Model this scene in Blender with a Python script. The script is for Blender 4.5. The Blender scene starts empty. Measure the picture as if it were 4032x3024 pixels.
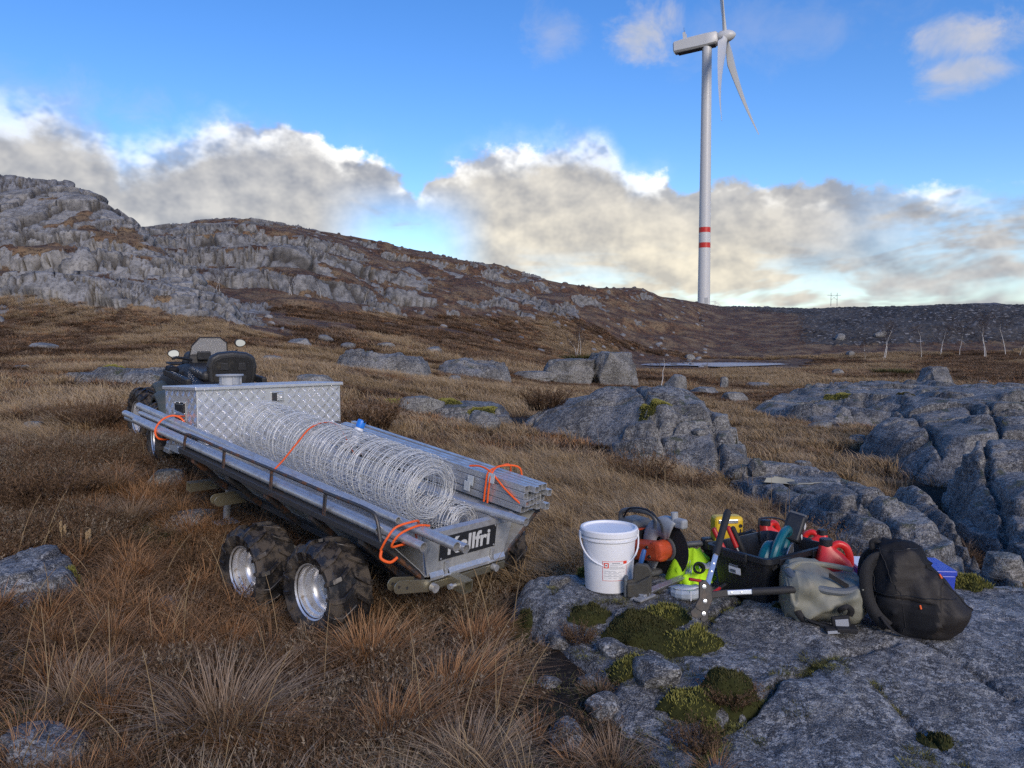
import bpy, math, random
import numpy as np
from mathutils import Vector, Matrix
random.seed(7)
rng = np.random.default_rng(11)
R = math.radians
scene = bpy.context.scene
C = scene.collection

# ------------------------------------------------------------------ camera
EYE = 1.5                       # metres: eye height; horizon row 345 of 768
FPX = 769.0
PITCH = math.atan((384 - 345) / FPX)
cam_d = bpy.data.cameras.new('camera')
cam = bpy.data.objects.new('camera', cam_d); C.objects.link(cam)
cam_d.sensor_width = 36.0
cam_d.lens = FPX / 1024 * 36.0
cam_d.clip_start = 0.05
cam_d.clip_end = 20000
cam.location = (0, 0, EYE)
cam.rotation_euler = (math.pi / 2 - PITCH, 0, 0)
scene.camera = cam

# ------------------------------------------------------------------ light
SUN_AZ = R(158)                 # compass from +Y, clockwise
SUN_EL = R(26)
world = bpy.data.worlds.new('World'); scene.world = world; world.use_nodes = True
sun_d = bpy.data.lights.new('sun', 'SUN'); sun = bpy.data.objects.new('sun', sun_d); C.objects.link(sun)
sun_d.energy = 1.5
sun_d.angle = R(26)
sun_d.color = (1.0, 0.86, 0.72)
sv = Vector((math.sin(SUN_AZ) * math.cos(SUN_EL), math.cos(SUN_AZ) * math.cos(SUN_EL), math.sin(SUN_EL)))
sun.rotation_euler = sv.to_track_quat('Z', 'Y').to_euler()
sun.location = (20, -40, 30)
vs = scene.view_settings
vs.view_transform = 'Standard'; vs.look = 'None'; vs.gamma = 1.0; vs.use_curve_mapping = False
vs.exposure = 0.70
cy = scene.cycles
cy.max_bounces = 4; cy.diffuse_bounces = 2; cy.glossy_bounces = 3; cy.transmission_bounces = 3; cy.transparent_max_bounces = 4
cy.use_adaptive_sampling = True; cy.use_denoising = False; cy.adaptive_threshold = 0.012; cy.adaptive_min_samples = 16

def build_world():
    nt = world.node_tree; nt.nodes.clear(); N = nt.nodes.new; L = nt.links.new
    out = N('ShaderNodeOutputWorld'); bg = N('ShaderNodeBackground'); L(bg.outputs[0], out.inputs[0])
    bg.inputs[1].default_value = 0.135
    sky = N('ShaderNodeTexSky'); sky.sky_type = 'NISHITA'; sky.sun_disc = False
    sky.sun_elevation = SUN_EL; sky.sun_rotation = SUN_AZ
    sky.altitude = 400; sky.air_density = 1.0; sky.dust_density = 0.3; sky.ozone_density = 2.2
    def mth(op, a, b=None, c=None, clamp=False):
        n = N('ShaderNodeMath'); n.operation = op; n.use_clamp = clamp
        for i, v in enumerate((a, b, c)):
            if v is None: continue
            if isinstance(v, (int, float)): n.inputs[i].default_value = v
            else: L(v, n.inputs[i])
        return n.outputs[0]
    def sstep(x, lo, hi):
        n = N('ShaderNodeMapRange'); n.interpolation_type = 'SMOOTHSTEP'
        L(x, n.inputs[0]); n.inputs[1].default_value = lo; n.inputs[2].default_value = hi
        return n.outputs[0]
    def mixc(f, a, b):
        n = N('ShaderNodeMix'); n.data_type = 'RGBA'
        if isinstance(f, float): n.inputs[0].default_value = f
        else: L(f, n.inputs[0])
        for i, v in ((6, a), (7, b)):
            if isinstance(v, tuple): n.inputs[i].default_value = (*v, 1)
            else: L(v, n.inputs[i])
        return n.outputs[2]
    geo = N('ShaderNodeTexCoord'); sep = N('ShaderNodeSeparateXYZ'); L(geo.outputs['Generated'], sep.inputs[0])
    X, Y, Z = sep.outputs
    az = mth('ARCTAN2', X, Y)                                  # 0 straight ahead, positive right
    el = mth('ARCSINE', Z)
    comb = N('ShaderNodeCombineXYZ')
    L(mth('MULTIPLY', az, 1.0), comb.inputs[0]); L(mth('MULTIPLY', el, 1.25), comb.inputs[1])
    def noise(vec, scale, detail, rough, off=(0, 0, 0), dist=0.0):
        m = N('ShaderNodeVectorMath'); m.operation = 'ADD'; L(vec, m.inputs[0]); m.inputs[1].default_value = off
        n = N('ShaderNodeTexNoise'); L(m.outputs[0], n.inputs[0])
        n.inputs['Scale'].default_value = scale; n.inputs['Detail'].default_value = detail
        n.inputs['Roughness'].default_value = rough; n.inputs['Distortion'].default_value = dist
        return n.outputs[0]
    P = comb.outputs[0]
    # outline of the cumulus bank: top elevation (radians) against azimuth
    pts = [(-3.14, .21), (-2.7, .27), (-2.3, .22), (-1.9, .28), (-1.5, .24), (-1.1, .30), (-.80, .27),
           (-0.587, 0.241), (-0.531, 0.258), (-0.502, 0.254), (-0.477, 0.233), (-0.461, 0.214), (-0.44, 0.223), (-0.385, 0.244), (-0.34, 0.265), (-0.293, 0.265), (-0.257, 0.262), (-0.226, 0.251), (-0.214, 0.235), (-0.17, 0.24), (-0.147, 0.224), (-0.134, 0.2), (-0.122, 0.195), (-0.099, 0.22), (-0.042, 0.24), (0.01, 0.248), (0.056, 0.252), (0.101, 0.256), (0.12, 0.249), (0.142, 0.228), (0.165, 0.206), (0.184, 0.215), (0.227, 0.201), (0.264, 0.214), (0.312, 0.201), (0.358, 0.198), (0.414, 0.196), (0.467, 0.185), (0.528, 0.172), (0.587, 0.173), (.8, .22), (1.2, .26), (1.6, .22), (2.0, .27), (2.5, .23), (2.9, .25), (3.14, .21)]
    def curve(x, pts, lo, hi, vlo, vhi):
        n = N('ShaderNodeFloatCurve'); cu = n.mapping.curves[0]
        L(mth('DIVIDE', mth('SUBTRACT', x, lo), hi - lo, clamp=True), n.inputs[1])
        q = [((a - lo) / (hi - lo), (b - vlo) / (vhi - vlo)) for a, b in pts]
        cu.points[0].location = q[0]; cu.points[1].location = q[-1]
        for a in q[1:-1]: cu.points.new(*a)
        for p_ in cu.points: p_.handle_type = 'AUTO'
        n.mapping.update()
        return mth('MULTIPLY_ADD', n.outputs[0], vhi - vlo, vlo)
    top = curve(az, pts, -3.15, 3.15, 0.0, 0.4)
    n1 = noise(P, 7.5, 4.0, 0.60, (3.1, 1.7, 0.3), 0.25)
    n2 = noise(P, 26.0, 4.0, 0.62, (9.1, 4.2, 1.3))
    edge = mth('ADD', mth('MULTIPLY', mth('SUBTRACT', n1, 0.5), 0.055), mth('MULTIPLY', mth('SUBTRACT', n2, 0.5), 0.046))
    depth = mth('ADD', mth('SUBTRACT', top, el), edge)          # >0 inside the bank
    soft = sstep(noise(P, 4.0, 1.0, 0.5, (5.5, 8.8, 2.0)), 0.48, 0.72)   # some edges crisp, some frayed
    soft = mth('MAXIMUM', soft, sstep(az, -0.22, -0.45))
    crisp = sstep(depth, -0.004, 0.010); fray = sstep(depth, -0.030, 0.045)
    bank = mth('MULTIPLY_ADD', soft, mth('SUBTRACT', fray, crisp), crisp)
    # tears near the horizon where blue shows through below and between
    stretch = N('ShaderNodeVectorMath'); stretch.operation = 'MULTIPLY'; L(P, stretch.inputs[0]); stretch.inputs[1].default_value = (1.0, 2.6, 1.0)
    tear = noise(stretch.outputs[0], 6.0, 4.0, 0.6, (1.2, 7.7, 4.0), 0.3)
    tearm = mth('MULTIPLY', sstep(tear, 0.46, 0.62), mth('SUBTRACT', 1.0, sstep(el, 0.045, 0.135)))
    gap = mth('MULTIPLY', mth('SUBTRACT', 1.0, sstep(mth('ABSOLUTE', mth('ADD', az, 0.135)), 0.015, 0.12)), mth('SUBTRACT', 1.0, sstep(el, 0.13, 0.215)))
    gapn = mth('MULTIPLY', gap, sstep(tear, 0.26, 0.44))
    hole = mth('MAXIMUM', mth('MULTIPLY', tearm, 0.75), mth('MULTIPLY', gapn, 0.95))
    thin = mth('MULTIPLY', sstep(mth('ABSOLUTE', mth('SUBTRACT', az, 0.62)), 0.26, 0.08), sstep(tear, 0.40, 0.60))
    hole = mth('MAXIMUM', hole, mth('MULTIPLY', thin, 0.7))
    bank = mth('MULTIPLY', bank, mth('SUBTRACT', 1.0, hole))
    # small high puffs
    def puff(a0, e0, ra, re, dens):
        dx = mth('DIVIDE', mth('SUBTRACT', az, a0), ra); dy = mth('DIVIDE', mth('SUBTRACT', el, e0), re)
        q = mth('SUBTRACT', 1.0, mth('SQRT', mth('ADD', mth('MULTIPLY', dx, dx), mth('MULTIPLY', dy, dy))))
        q = mth('ADD', q, pn)
        return mth('MULTIPLY', sstep(q, 0.05, 1.0), dens)
    pn = mth('MULTIPLY', mth('SUBTRACT', noise(P, 13.0, 5.0, 0.64, (2.0, 7.0, 6.0), 0.4), 0.5), 2.3)
    puffs = None
    for a in [(.168, .375, .055, .050, .85), (.052, .372, .05, .045, .35), (.535, .328, .09, .040, .8), (.525, .292, .07, .030, .8), (-.56, .27, .22, .04, .25), (.33, .36, .2, .05, .18), (.54, .40, .10, .03, .35)]:
        p_ = puff(*a); puffs = p_ if puffs is None else mth('MAXIMUM', puffs, p_)
    n1_ = noise(P, 2.6, 3.0, 0.6, (7.0, 2.0, 5.0))
    hi_n = mth('MULTIPLY', sstep(n1_, 0.62, 0.80), mth('MULTIPLY', sstep(mth('ABSOLUTE', az), 0.62, 0.9), sstep(el, .2, .35)))
    puffs = mth('MAXIMUM', puffs, mth('MULTIPLY', hi_n, 0.6))
    # relief: brighter where the bank thickens away from the light (light from upper right)
    r1 = noise(P, 11.0, 4.0, 0.60, (0.0, 0.0, 0.0)); r2 = noise(P, 11.0, 4.0, 0.60, (0.010, 0.020, 0.0))
    relief = mth('MULTIPLY_ADD', mth('SUBTRACT', r1, r2), 3.4, 0.5, clamp=True)
    big = noise(P, 3.6, 1.5, 0.5, (2.2, 0.4, 8.0))
    warm = mth('MULTIPLY', sstep(big, 0.36, 0.62), mth('SUBTRACT', 1.0, mth('MULTIPLY', sstep(el, 0.10, 0.21), 0.55)))
    ctr_ = mth('MULTIPLY', sstep(az, -0.22, -0.02), mth('SUBTRACT', 1.0, sstep(az, 0.26, 0.46)))
    warm = mth('MULTIPLY', warm, mth('MULTIPLY_ADD', ctr_, 0.75, 0.25))
    rim = mth('MULTIPLY', mth('SUBTRACT', 1.0, sstep(depth, 0.004, 0.042)), sstep(mth('ADD', n1, mth('MULTIPLY', relief, .25)), 0.52, 0.72))
    grey = mixc(relief, (1.55, 1.62, 1.82), (3.1, 3.02, 2.92))
    cream = mixc(relief, (2.7, 2.52, 2.22), (4.5, 4.05, 3.2))
    ccol = mixc(warm, grey, cream)
    ccol = mixc(mth('MULTIPLY', rim, 0.95), ccol, (6.4, 6.25, 5.9))
    blue_low = mth('MULTIPLY', mth('SUBTRACT', 1.0, sstep(el, 0.02, 0.085)), mth('MULTIPLY', sstep(tear, .40, .60), .75))
    ccol = mixc(blue_low, ccol, (2.0, 2.15, 2.55))
    pcol = mixc(relief, (2.3, 2.5, 3.0), (3.3, 3.1, 3.0))
    # clear air: the physical sky, a little richer as in the photograph
    hs = N('ShaderNodeHueSaturation'); hs.inputs['Saturation'].default_value = 1.32; hs.inputs['Hue'].default_value = .512; hs.inputs['Value'].default_value = 0.9
    L(sky.outputs[0], hs.inputs['Color'])
    col = mixc(puffs, hs.outputs[0], pcol)
    col = mixc(mth('MULTIPLY', bank, 0.97), col, ccol)
    L(col, bg.inputs[0])
    world.cycles.sampling_method = 'MANUAL'; world.cycles.sample_map_resolution = 512
build_world()

# ------------------------------------------------------------------ helpers: numbers
def wpt(u, v, d):
    """a point of the place seen along row v, column u at depth d metres"""
    c, s = math.cos(PITCH), math.sin(PITCH)
    xc = (u - 512) / FPX * 1.0; zc = (384 - v) / FPX
    dx, dy, dz = xc, c + zc * s, -s + zc * c
    k = d / dy
    return Vector((dx * k, dy * k, EYE + dz * k))
def _h(ix, iy, iz, k=0):
    h = (ix.astype(np.int64) * 73856093) ^ (iy.astype(np.int64) * 19349663) ^ (iz.astype(np.int64) * 83492791) ^ (k * 2654435761)
    h = (h ^ (h >> 13)) * 1274126177 & 0x7fffffff
    h = (h ^ (h >> 16)) * 668265263 & 0x7fffffff
    return ((h ^ (h >> 15)) & 0xffffff) / float(0xffffff)
def vnoise(P, k=0):
    f = np.floor(P); t = P - f; t = t * t * (3 - 2 * t); i = f.astype(np.int64)
    r = 0
    for a in (0, 1):
        for b in (0, 1):
            for c in (0, 1):
                w = (t[:, 0] if a else 1 - t[:, 0]) * (t[:, 1] if b else 1 - t[:, 1]) * (t[:, 2] if c else 1 - t[:, 2])
                r = r + w * _h(i[:, 0] + a, i[:, 1] + b, i[:, 2] + c, k)
    return r
def fbm(P, sc, oc=4, k=0, gain=.5):
    r = 0; a = 1.0; t = 0; Q = np.asarray(P, float) / sc
    for o in range(oc):
        r = r + a * vnoise(Q + 17.3 * o, k + o); t += a; a *= gain; Q = Q * 2.03
    return r / t
def voro(P, k=0):
    """F1, F2, random of the nearest cell, random vector of it"""
    f = np.floor(P).astype(np.int64); n = len(P)
    F1 = np.full(n, 9.0); F2 = np.full(n, 9.0); cid = np.zeros(n); cid2 = np.zeros(n)
    for a in (-1, 0, 1):
        for b in (-1, 0, 1):
            for c in (-1, 0, 1):
                ix, iy, iz = f[:, 0] + a, f[:, 1] + b, f[:, 2] + c
                d = np.sqrt((ix + _h(ix, iy, iz, k) - P[:, 0]) ** 2 + (iy + _h(ix, iy, iz, k + 1) - P[:, 1]) ** 2 + (iz + _h(ix, iy, iz, k + 2) - P[:, 2]) ** 2)
                m = d < F1
                F2 = np.where(m, F1, np.minimum(F2, d)); cid = np.where(m, _h(ix, iy, iz, k + 3), cid); cid2 = np.where(m, _h(ix, iy, iz, k + 4), cid2); F1 = np.where(m, d, F1)
    return F1, F2, cid, cid2
def sst(x, a, b):
    t = np.clip((x - a) / (b - a), 0, 1); return t * t * (3 - 2 * t)

# ------------------------------------------------------------------ helpers: objects
def tag(o, label=None, cat=None, group=None, kind=None):
    if label: o['label'] = label
    if cat: o['category'] = cat
    if group: o['group'] = group
    if kind: o['kind'] = kind
    return o
def mesh_np(name, V, F, mat, parent=None, smooth=True, attrs=None, tri=None):
    """V (n,3); F list of (m,k) index arrays"""
    me = bpy.data.meshes.new(name)
    V = np.asarray(V, np.float32); Fs = [np.asarray(f, np.int32) for f in F if len(f)]
    me.vertices.add(len(V)); me.vertices.foreach_set('co', V.ravel())
    tot = sum(f.size for f in Fs); npol = sum(len(f) for f in Fs)
    me.loops.add(tot); me.polygons.add(npol)
    me.loops.foreach_set('vertex_index', np.concatenate([f.ravel() for f in Fs]))
    sizes = np.concatenate([np.full(len(f), f.shape[1], np.int32) for f in Fs])
    me.polygons.foreach_set('loop_start', np.concatenate([[0], np.cumsum(sizes)[:-1]]).astype(np.int32))
    me.polygons.foreach_set('use_smooth', np.full(npol, smooth))
    if attrs:
        for an, arr in attrs.items():
            a = me.attributes.new(an, 'FLOAT_COLOR', 'POINT')
            q = np.ones((len(V), 4), np.float32); arr = np.asarray(arr, np.float32)
            if arr.ndim == 1: q[:, 0] = arr; q[:, 1] = arr; q[:, 2] = arr
            else: q[:, :arr.shape[1]] = arr
            a.data.foreach_set('color', q.ravel())
    me.update(calc_edges=True); me.validate(clean_customdata=False)
    if mat: me.materials.append(M[mat] if isinstance(mat, str) else mat)
    o = bpy.data.objects.new(name, me); C.objects.link(o); o.parent = parent
    return o
def empty(name, loc=(0, 0, 0), mat=None):
    o = bpy.data.objects.new(name, None); C.objects.link(o); o.empty_display_size = .1
    if mat is not None: o.matrix_world = mat
    else: o.location = loc
    return o
def rotm(ax, deg): return Matrix.Rotation(R(deg), 4, ax)
class MB:
    """collects shapes into one mesh"""
    def __init__(s): s.v = []; s.f = []
    def add(s, vs, fs, m=None):
        b = len(s.v)
        for p in vs: s.v.append(tuple(m @ Vector(p)) if m is not None else tuple(p))
        for f in fs: s.f.append([b + i for i in f])
        return s
    def box(s, c, d, m=None, top=1.0, bev=0.0):
        x, y, z = [a / 2 for a in d]
        vs = []
        for k, q in ((-1, 1.0), (1, top)):
            for i, j in ((-1, -1), (1, -1), (1, 1), (-1, 1)): vs.append((c[0] + i * x * q, c[1] + j * y * q, c[2] + k * z))
        return s.add(vs, [(0, 3, 2, 1), (4, 5, 6, 7), (0, 1, 5, 4), (1, 2, 6, 5), (2, 3, 7, 6), (3, 0, 4, 7)], m)
    def tube(s, pts, r, n=10, caps=True, hollow=0.0, m=None, closed=False):
        pts = [Vector(p) for p in pts]; rs = r if isinstance(r, (list, tuple)) else [r] * len(pts)
        k = len(pts); base = len(s.v); vs = []; fs = []
        ref = None
        for i, p in enumerate(pts):
            a = pts[(i - 1) % k] if (closed or i > 0) else p; b = pts[(i + 1) % k] if (closed or i < k - 1) else p
            t = (b - a).normalized()
            if ref is None:
                ref = Vector((0, 0, 1)) if abs(t.z) < .9 else Vector((1, 0, 0))
            u = ref - t * ref.dot(t)
            if u.length < 1e-6: u = t.orthogonal()
            u.normalize(); w = t.cross(u); ref = u
            for j in range(n):
                an = 2 * math.pi * j / n; vs.append(p + (u * math.cos(an) + w * math.sin(an)) * rs[i])
        for i in range(k if closed else k - 1):
            i2 = (i + 1) % k
            for j in range(n): fs.append((i * n + j, i * n + (j + 1) % n, i2 * n + (j + 1) % n, i2 * n + j))
        if hollow and not closed:
            for e, d in ((0, 1), (k - 1, -1)):
                t = (pts[1] - pts[0]).normalized() if e == 0 else (pts[-1] - pts[-2]).normalized()
                q = len(vs)
                for j in range(n): vs.append(pts[e] + (Vector(vs[e * n + j]) - pts[e]) * hollow)
                for j in range(n): vs.append(pts[e] + t * d * rs[e] * 8 * .5 + (Vector(vs[e * n + j]) - pts[e]) * hollow)
                for j in range(n):
                    j2 = (j + 1) % n
                    fs.append((e * n + j2, e * n + j, q + j, q + j2) if e == 0 else (e * n + j, e * n + j2, q + j2, q + j))
                    fs.append((q + j2, q + j, q + n + j, q + n + j2) if e == 0 else (q + j, q + j2, q + n + j2, q + n + j))
                fs.append(tuple(q + n + j for j in range(n)))
        elif caps and not closed:
            fs.append(tuple(reversed(range(n)))); fs.append(tuple((k - 1) * n + j for j in range(n)))
        return s.add(vs, fs, m)
    def lathe(s, prof, n=32, m=None, close=False):
        vs = []; fs = []; k = len(prof)
        for r, z in prof:
            for j in range(n): a = 2 * math.pi * j / n; vs.append((r * math.cos(a), r * math.sin(a), z))
        for i in range(k if close else k - 1):
            i2 = (i + 1) % k
            for j in range(n): fs.append((i * n + j, i * n + (j + 1) % n, i2 * n + (j + 1) % n, i2 * n + j))
        return s.add(vs, fs, m)
    def prism(s, poly, h, m=None, z0=0.0, top=None):
        n = len(poly); tp = top or poly
        vs = [(x, y, z0) for x, y in poly] + [(x, y, z0 + h) for x, y in tp]
        fs = [tuple(reversed(range(n))), tuple(range(n, 2 * n))] + [(i, (i + 1) % n, n + (i + 1) % n, n + i) for i in range(n)]
        return s.add(vs, fs, m)
    def sheet(s, grid, m=None, closed=False):
        nr, nc = len(grid), len(grid[0]); vs = [p for row in grid for p in row]; fs = []
        for i in range(nr - 1):
            for j in range(nc if closed else nc - 1):
                j2 = (j + 1) % nc; fs.append((i * nc + j, i * nc + j2, (i + 1) * nc + j2, (i + 1) * nc + j))
        return s.add(vs, fs, m)
    def build(s, name, mat, parent=None, smooth=False, bev=0.0, seg=2, sub=0, auto=35, solid=0):
        me = bpy.data.meshes.new(name); me.from_pydata(s.v, [], s.f); me.update()
        me.materials.append(M[mat] if isinstance(mat, str) else mat)
        o = bpy.data.objects.new(name, me); C.objects.link(o); o.parent = parent
        if smooth:
            me.polygons.foreach_set('use_smooth', [True] * len(me.polygons))
            if auto and not sub: me.set_sharp_from_angle(angle=R(auto))
        if solid:
            md = o.modifiers.new('thick', 'SOLIDIFY'); md.thickness = solid; md.offset = 0
        if sub:
            md = o.modifiers.new('sub', 'SUBSURF'); md.levels = sub; md.render_levels = sub
        if bev:
            md = o.modifiers.new('bevel', 'BEVEL'); md.width = bev; md.segments = seg; md.limit_method = 'ANGLE'; md.angle_limit = R(40)
            if hasattr(md, 'harden_normals'): md.harden_normals = False
        return o
def frame(o, x, y, z=None):
    """matrix from an origin and two axes"""
    x = Vector(x).normalized(); y = Vector(y); y = (y - x * y.dot(x)).normalized(); z = x.cross(y)
    m = Matrix.Identity(4)
    for i in range(3): m[i][0], m[i][1], m[i][2], m[i][3] = x[i], y[i], z[i], o[i]
    return m
def aim(a, b, roll=0):
    """local z runs from a to b"""
    t = (Vector(b) - Vector(a)).normalized(); q = t.to_track_quat('Z', 'Y').to_matrix().to_4x4()
    m = q @ rotm('Z', roll); m.translation = Vector(a); return m
def arc(c, r, a0, a1, n, plane='xy'):
    o = []
    for i in range(n + 1):
        a = R(a0 + (a1 - a0) * i / n); x, y = r * math.cos(a), r * math.sin(a)
        o.append({'xy': (c[0] + x, c[1] + y, c[2]), 'xz': (c[0] + x, c[1], c[2] + y), 'yz': (c[0], c[1] + x, c[2] + y)}[plane])
    return o
def bez(p0, p1, p2, n=10):
    p0, p1, p2 = Vector(p0), Vector(p1), Vector(p2)
    return [p0 * (1 - t) ** 2 + p1 * 2 * t * (1 - t) + p2 * t * t for t in [i / n for i in range(n + 1)]]
def spl(pts, n=8):
    pts = [Vector(p) for p in pts]; o = []
    for i in range(len(pts) - 1):
        a = pts[max(i - 1, 0)]; b = pts[i]; c = pts[i + 1]; d = pts[min(i + 2, len(pts) - 1)]
        for k in range(n):
            t = k / n
            o.append(.5 * ((2 * b) + (c - a) * t + (2 * a - 5 * b + 4 * c - d) * t * t + (3 * b - a - 3 * c + d) * t ** 3))
    o.append(pts[-1]); return o

# ------------------------------------------------------------------ materials
M = {}
class NT:
    def __init__(s, name):
        m = bpy.data.materials.new(name); m.use_nodes = True; s.m = m; s.t = m.node_tree; s.b = s.t.nodes['Principled BSDF']; M[name] = m
    def n(s, t, **kw):
        k = s.t.nodes.new(t)
        for a, v in kw.items(): setattr(k, a, v)
        return k
    def l(s, a, b): s.t.links.new(a, b)
    def co(s, kind='Object'): return s.n('ShaderNodeTexCoord').outputs[kind]
    def noise(s, sc, det=4, rough=.55, vec=None, dist=0, off=None):
        k = s.n('ShaderNodeTexNoise'); k.inputs['Scale'].default_value = sc; k.inputs['Detail'].default_value = det; k.inputs['Roughness'].default_value = rough; k.inputs['Distortion'].default_value = dist
        v = vec if vec is not None else s.co()
        if off:
            a = s.n('ShaderNodeVectorMath', operation='ADD'); s.l(v, a.inputs[0]); a.inputs[1].default_value = off; v = a.outputs[0]
        s.l(v, k.inputs['Vector']); return k.outputs['Fac']
    def vor(s, sc, feat='F1', vec=None, out='Distance', rand=1.0):
        k = s.n('ShaderNodeTexVoronoi', feature=feat); k.inputs['Scale'].default_value = sc; k.inputs['Randomness'].default_value = rand
        s.l(vec if vec is not None else s.co(), k.inputs['Vector']); return k.outputs[out]
    def mul(s, vec, xyz):
        a = s.n('ShaderNodeVectorMath', operation='MULTIPLY'); s.l(vec, a.inputs[0]); a.inputs[1].default_value = xyz; return a.outputs[0]
    def mth(s, op, a, b=None, clamp=False):
        k = s.n('ShaderNodeMath', operation=op); k.use_clamp = clamp
        for i, v in enumerate((a, b)):
            if v is None: continue
            if isinstance(v, (int, float)): k.inputs[i].default_value = v
            else: s.l(v, k.inputs[i])
        return k.outputs[0]
    def ss(s, x, lo, hi, a=0.0, b=1.0):
        k = s.n('ShaderNodeMapRange', interpolation_type='SMOOTHSTEP'); s.l(x, k.inputs[0])
        k.inputs[1].default_value = lo; k.inputs[2].default_value = hi; k.inputs[3].default_value = a; k.inputs[4].default_value = b; return k.outputs[0]
    def mix(s, f, a, b, mode='MIX'):
        k = s.n('ShaderNodeMix', data_type='RGBA', blend_type=mode)
        if isinstance(f, (int, float)): k.inputs[0].default_value = f
        else: s.l(f, k.inputs[0])
        for i, v in ((6, a), (7, b)):
            if isinstance(v, tuple): k.inputs[i].default_value = (*v, 1)
            else: s.l(v, k.inputs[i])
        return k.outputs[2]
    def bump(s, h, st=.3, dist=.01, prev=None):
        k = s.n('ShaderNodeBump'); k.inputs['Strength'].default_value = st; k.inputs['Distance'].default_value = dist; s.l(h, k.inputs['Height'])
        if prev is not None: s.l(prev, k.inputs['Normal'])
        return k.outputs[0]
    def set(s, col=None, rough=None, metal=None, normal=None, spec=None):
        for nm, v in (('Base Color', col), ('Roughness', rough), ('Metallic', metal), ('Normal', normal), ('Specular IOR Level', spec)):
            if v is None: continue
            if isinstance(v, tuple): s.b.inputs[nm].default_value = (*v, 1)
            elif isinstance(v, (int, float)): s.b.inputs[nm].default_value = v
            else: s.l(v, s.b.inputs[nm])
        return s
def plain(name, col, rough=.6, metal=0.0, var=.25, sc=30, dirt=None, bump=0.0, spec=None):
    k = NT(name); nz = k.noise(sc, 5, .6)
    lo = tuple(c * (1 - var) for c in col); hi = tuple(min(1, c * (1 + var)) for c in col)
    c = k.mix(nz, lo, hi)
    if dirt:
        c = k.mix(k.mth('MULTIPLY', k.ss(k.noise(sc * .3, 6, .65, off=(4, 2, 1)), .5, .72), dirt[3]), c, dirt[:3])
    rr = k.ss(nz, 0, 1, max(0, rough - .1), min(1, rough + .1))
    k.set(c, rr, metal, spec=spec)
    if bump: k.set(normal=k.bump(k.noise(sc * 4, 3), bump, .004))
    return k.m
# metals
def galv(name, base, rough, sc, dark):
    k = NT(name); sp = k.vor(sc, 'F1', out='Color'); sx = k.n('ShaderNodeSeparateColor'); k.l(sp, sx.inputs[0])
    st = k.noise(9, 6, .65); c = k.mix(sx.outputs[0], tuple(b * .86 for b in base), base)
    c = k.mix(k.ss(st, .45, .75), c, dark)
    k.set(c, k.ss(k.mth('ADD', st, k.mth('MULTIPLY', sx.outputs[1], .3)), .2, 1.0, rough - .1, rough + .22), .92)
galv('galv', (.60, .61, .62), .34, 60, (.36, .36, .36)); M['galv'].node_tree.nodes['Principled BSDF'].inputs['Metallic'].default_value = .62
galv('galv_dull', (.46, .47, .465), .46, 45, (.27, .265, .26)); M['galv_dull'].node_tree.nodes['Principled BSDF'].inputs['Metallic'].default_value = .35
galv('wire', (.80, .81, .80), .42, 90, (.60, .60, .58)); M['wire'].node_tree.nodes['Principled BSDF'].inputs['Metallic'].default_value = .35
k = NT('zinc_yellow'); c = k.mix(k.noise(14, 5), (.50, .45, .30), (.36, .34, .28)); k.set(c, .42, .85)
k = NT('alu'); c = k.mix(k.noise(20, 4), (.80, .81, .82), (.66, .67, .69)); k.set(c, k.ss(k.noise(35, 4), .3, .7, .24, .40), .65)
k = NT('alu_bar'); c = k.mix(k.noise(40, 4), (.82, .83, .85), (.70, .71, .73)); k.set(c, .20, .8)
k = NT('rusty_steel'); r = k.ss(k.noise(11, 7, .7), .48, .66); c = k.mix(r, (.055, .056, .06), (.17, .075, .035)); k.set(c, k.ss(r, 0, 1, .42, .85), .25)
k = NT('dark_steel'); r = k.ss(k.noise(8, 7, .7), .55, .75); c = k.mix(r, (.045, .047, .052), (.12, .06, .032)); k.set(c, .5, .2)
k = NT('polished'); k.set((.80, .78, .74), .10, 1.0)
k = NT('rim_steel'); c = k.mix(k.ss(k.noise(30, 6, .7), .55, .7), (.74, .74, .75), (.42, .36, .30)); k.set(c, .40, .75)
# rubber, plastics, cloth
k = NT('tyre'); d = k.ss(k.noise(9, 6, .68), .44, .60); c = k.mix(d, (.013, .013, .015), (.075, .060, .046)); k.set(c, k.ss(d, 0, 1, .42, .8), 0, k.bump(k.noise(120, 3), .2, .002))
plain('white_plastic', (.80, .82, .86), .38, var=.04, sc=6, dirt=(.55, .50, .42, .30))
plain('black_plastic', (.012, .013, .016), .42, var=.3, dirt=(.05, .05, .05, .35))
plain('tote_black', (.010, .011, .014), .46, var=.3, sc=12, dirt=(.045, .045, .045, .4))
plain('grey_plastic', (.10, .105, .11), .5, dirt=(.2, .19, .17, .4))
plain('pale_grey', (.33, .35, .37), .42, var=.12, sc=16, dirt=(.16, .15, .14, .6))
plain('orange_saw', (.52, .075, .022), .45, var=.15, dirt=(.14, .08, .06, .6), sc=18)
plain('red_can', (.78, .035, .03), .32, var=.08, sc=10)
plain('red_grip', (.42, .018, .02), .4, var=.1)
plain('teal', (.004, .10, .13), .4, var=.15)
plain('yellow_case', (.72, .47, .025), .4, var=.08)
plain('blue_plastic', (.025, .06, .45), .4, var=.1)
plain('blue_cap', (.02, .20, .72), .35, var=.05)
plain('blue_grip', (.03, .10, .30), .45, var=.1)
plain('hivis', (.52, .90, .015), .75, var=.12, sc=25)
plain('reflective', (.55, .57, .60), .35, metal=.4, var=.1)
plain('fabric_black', (.0085, .009, .0115), .7, var=.35, sc=60, bump=.25, spec=.25)
plain('fabric_brown', (.018, .0152, .0145), .62, var=.3, sc=50, bump=.25, spec=.35)
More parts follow.
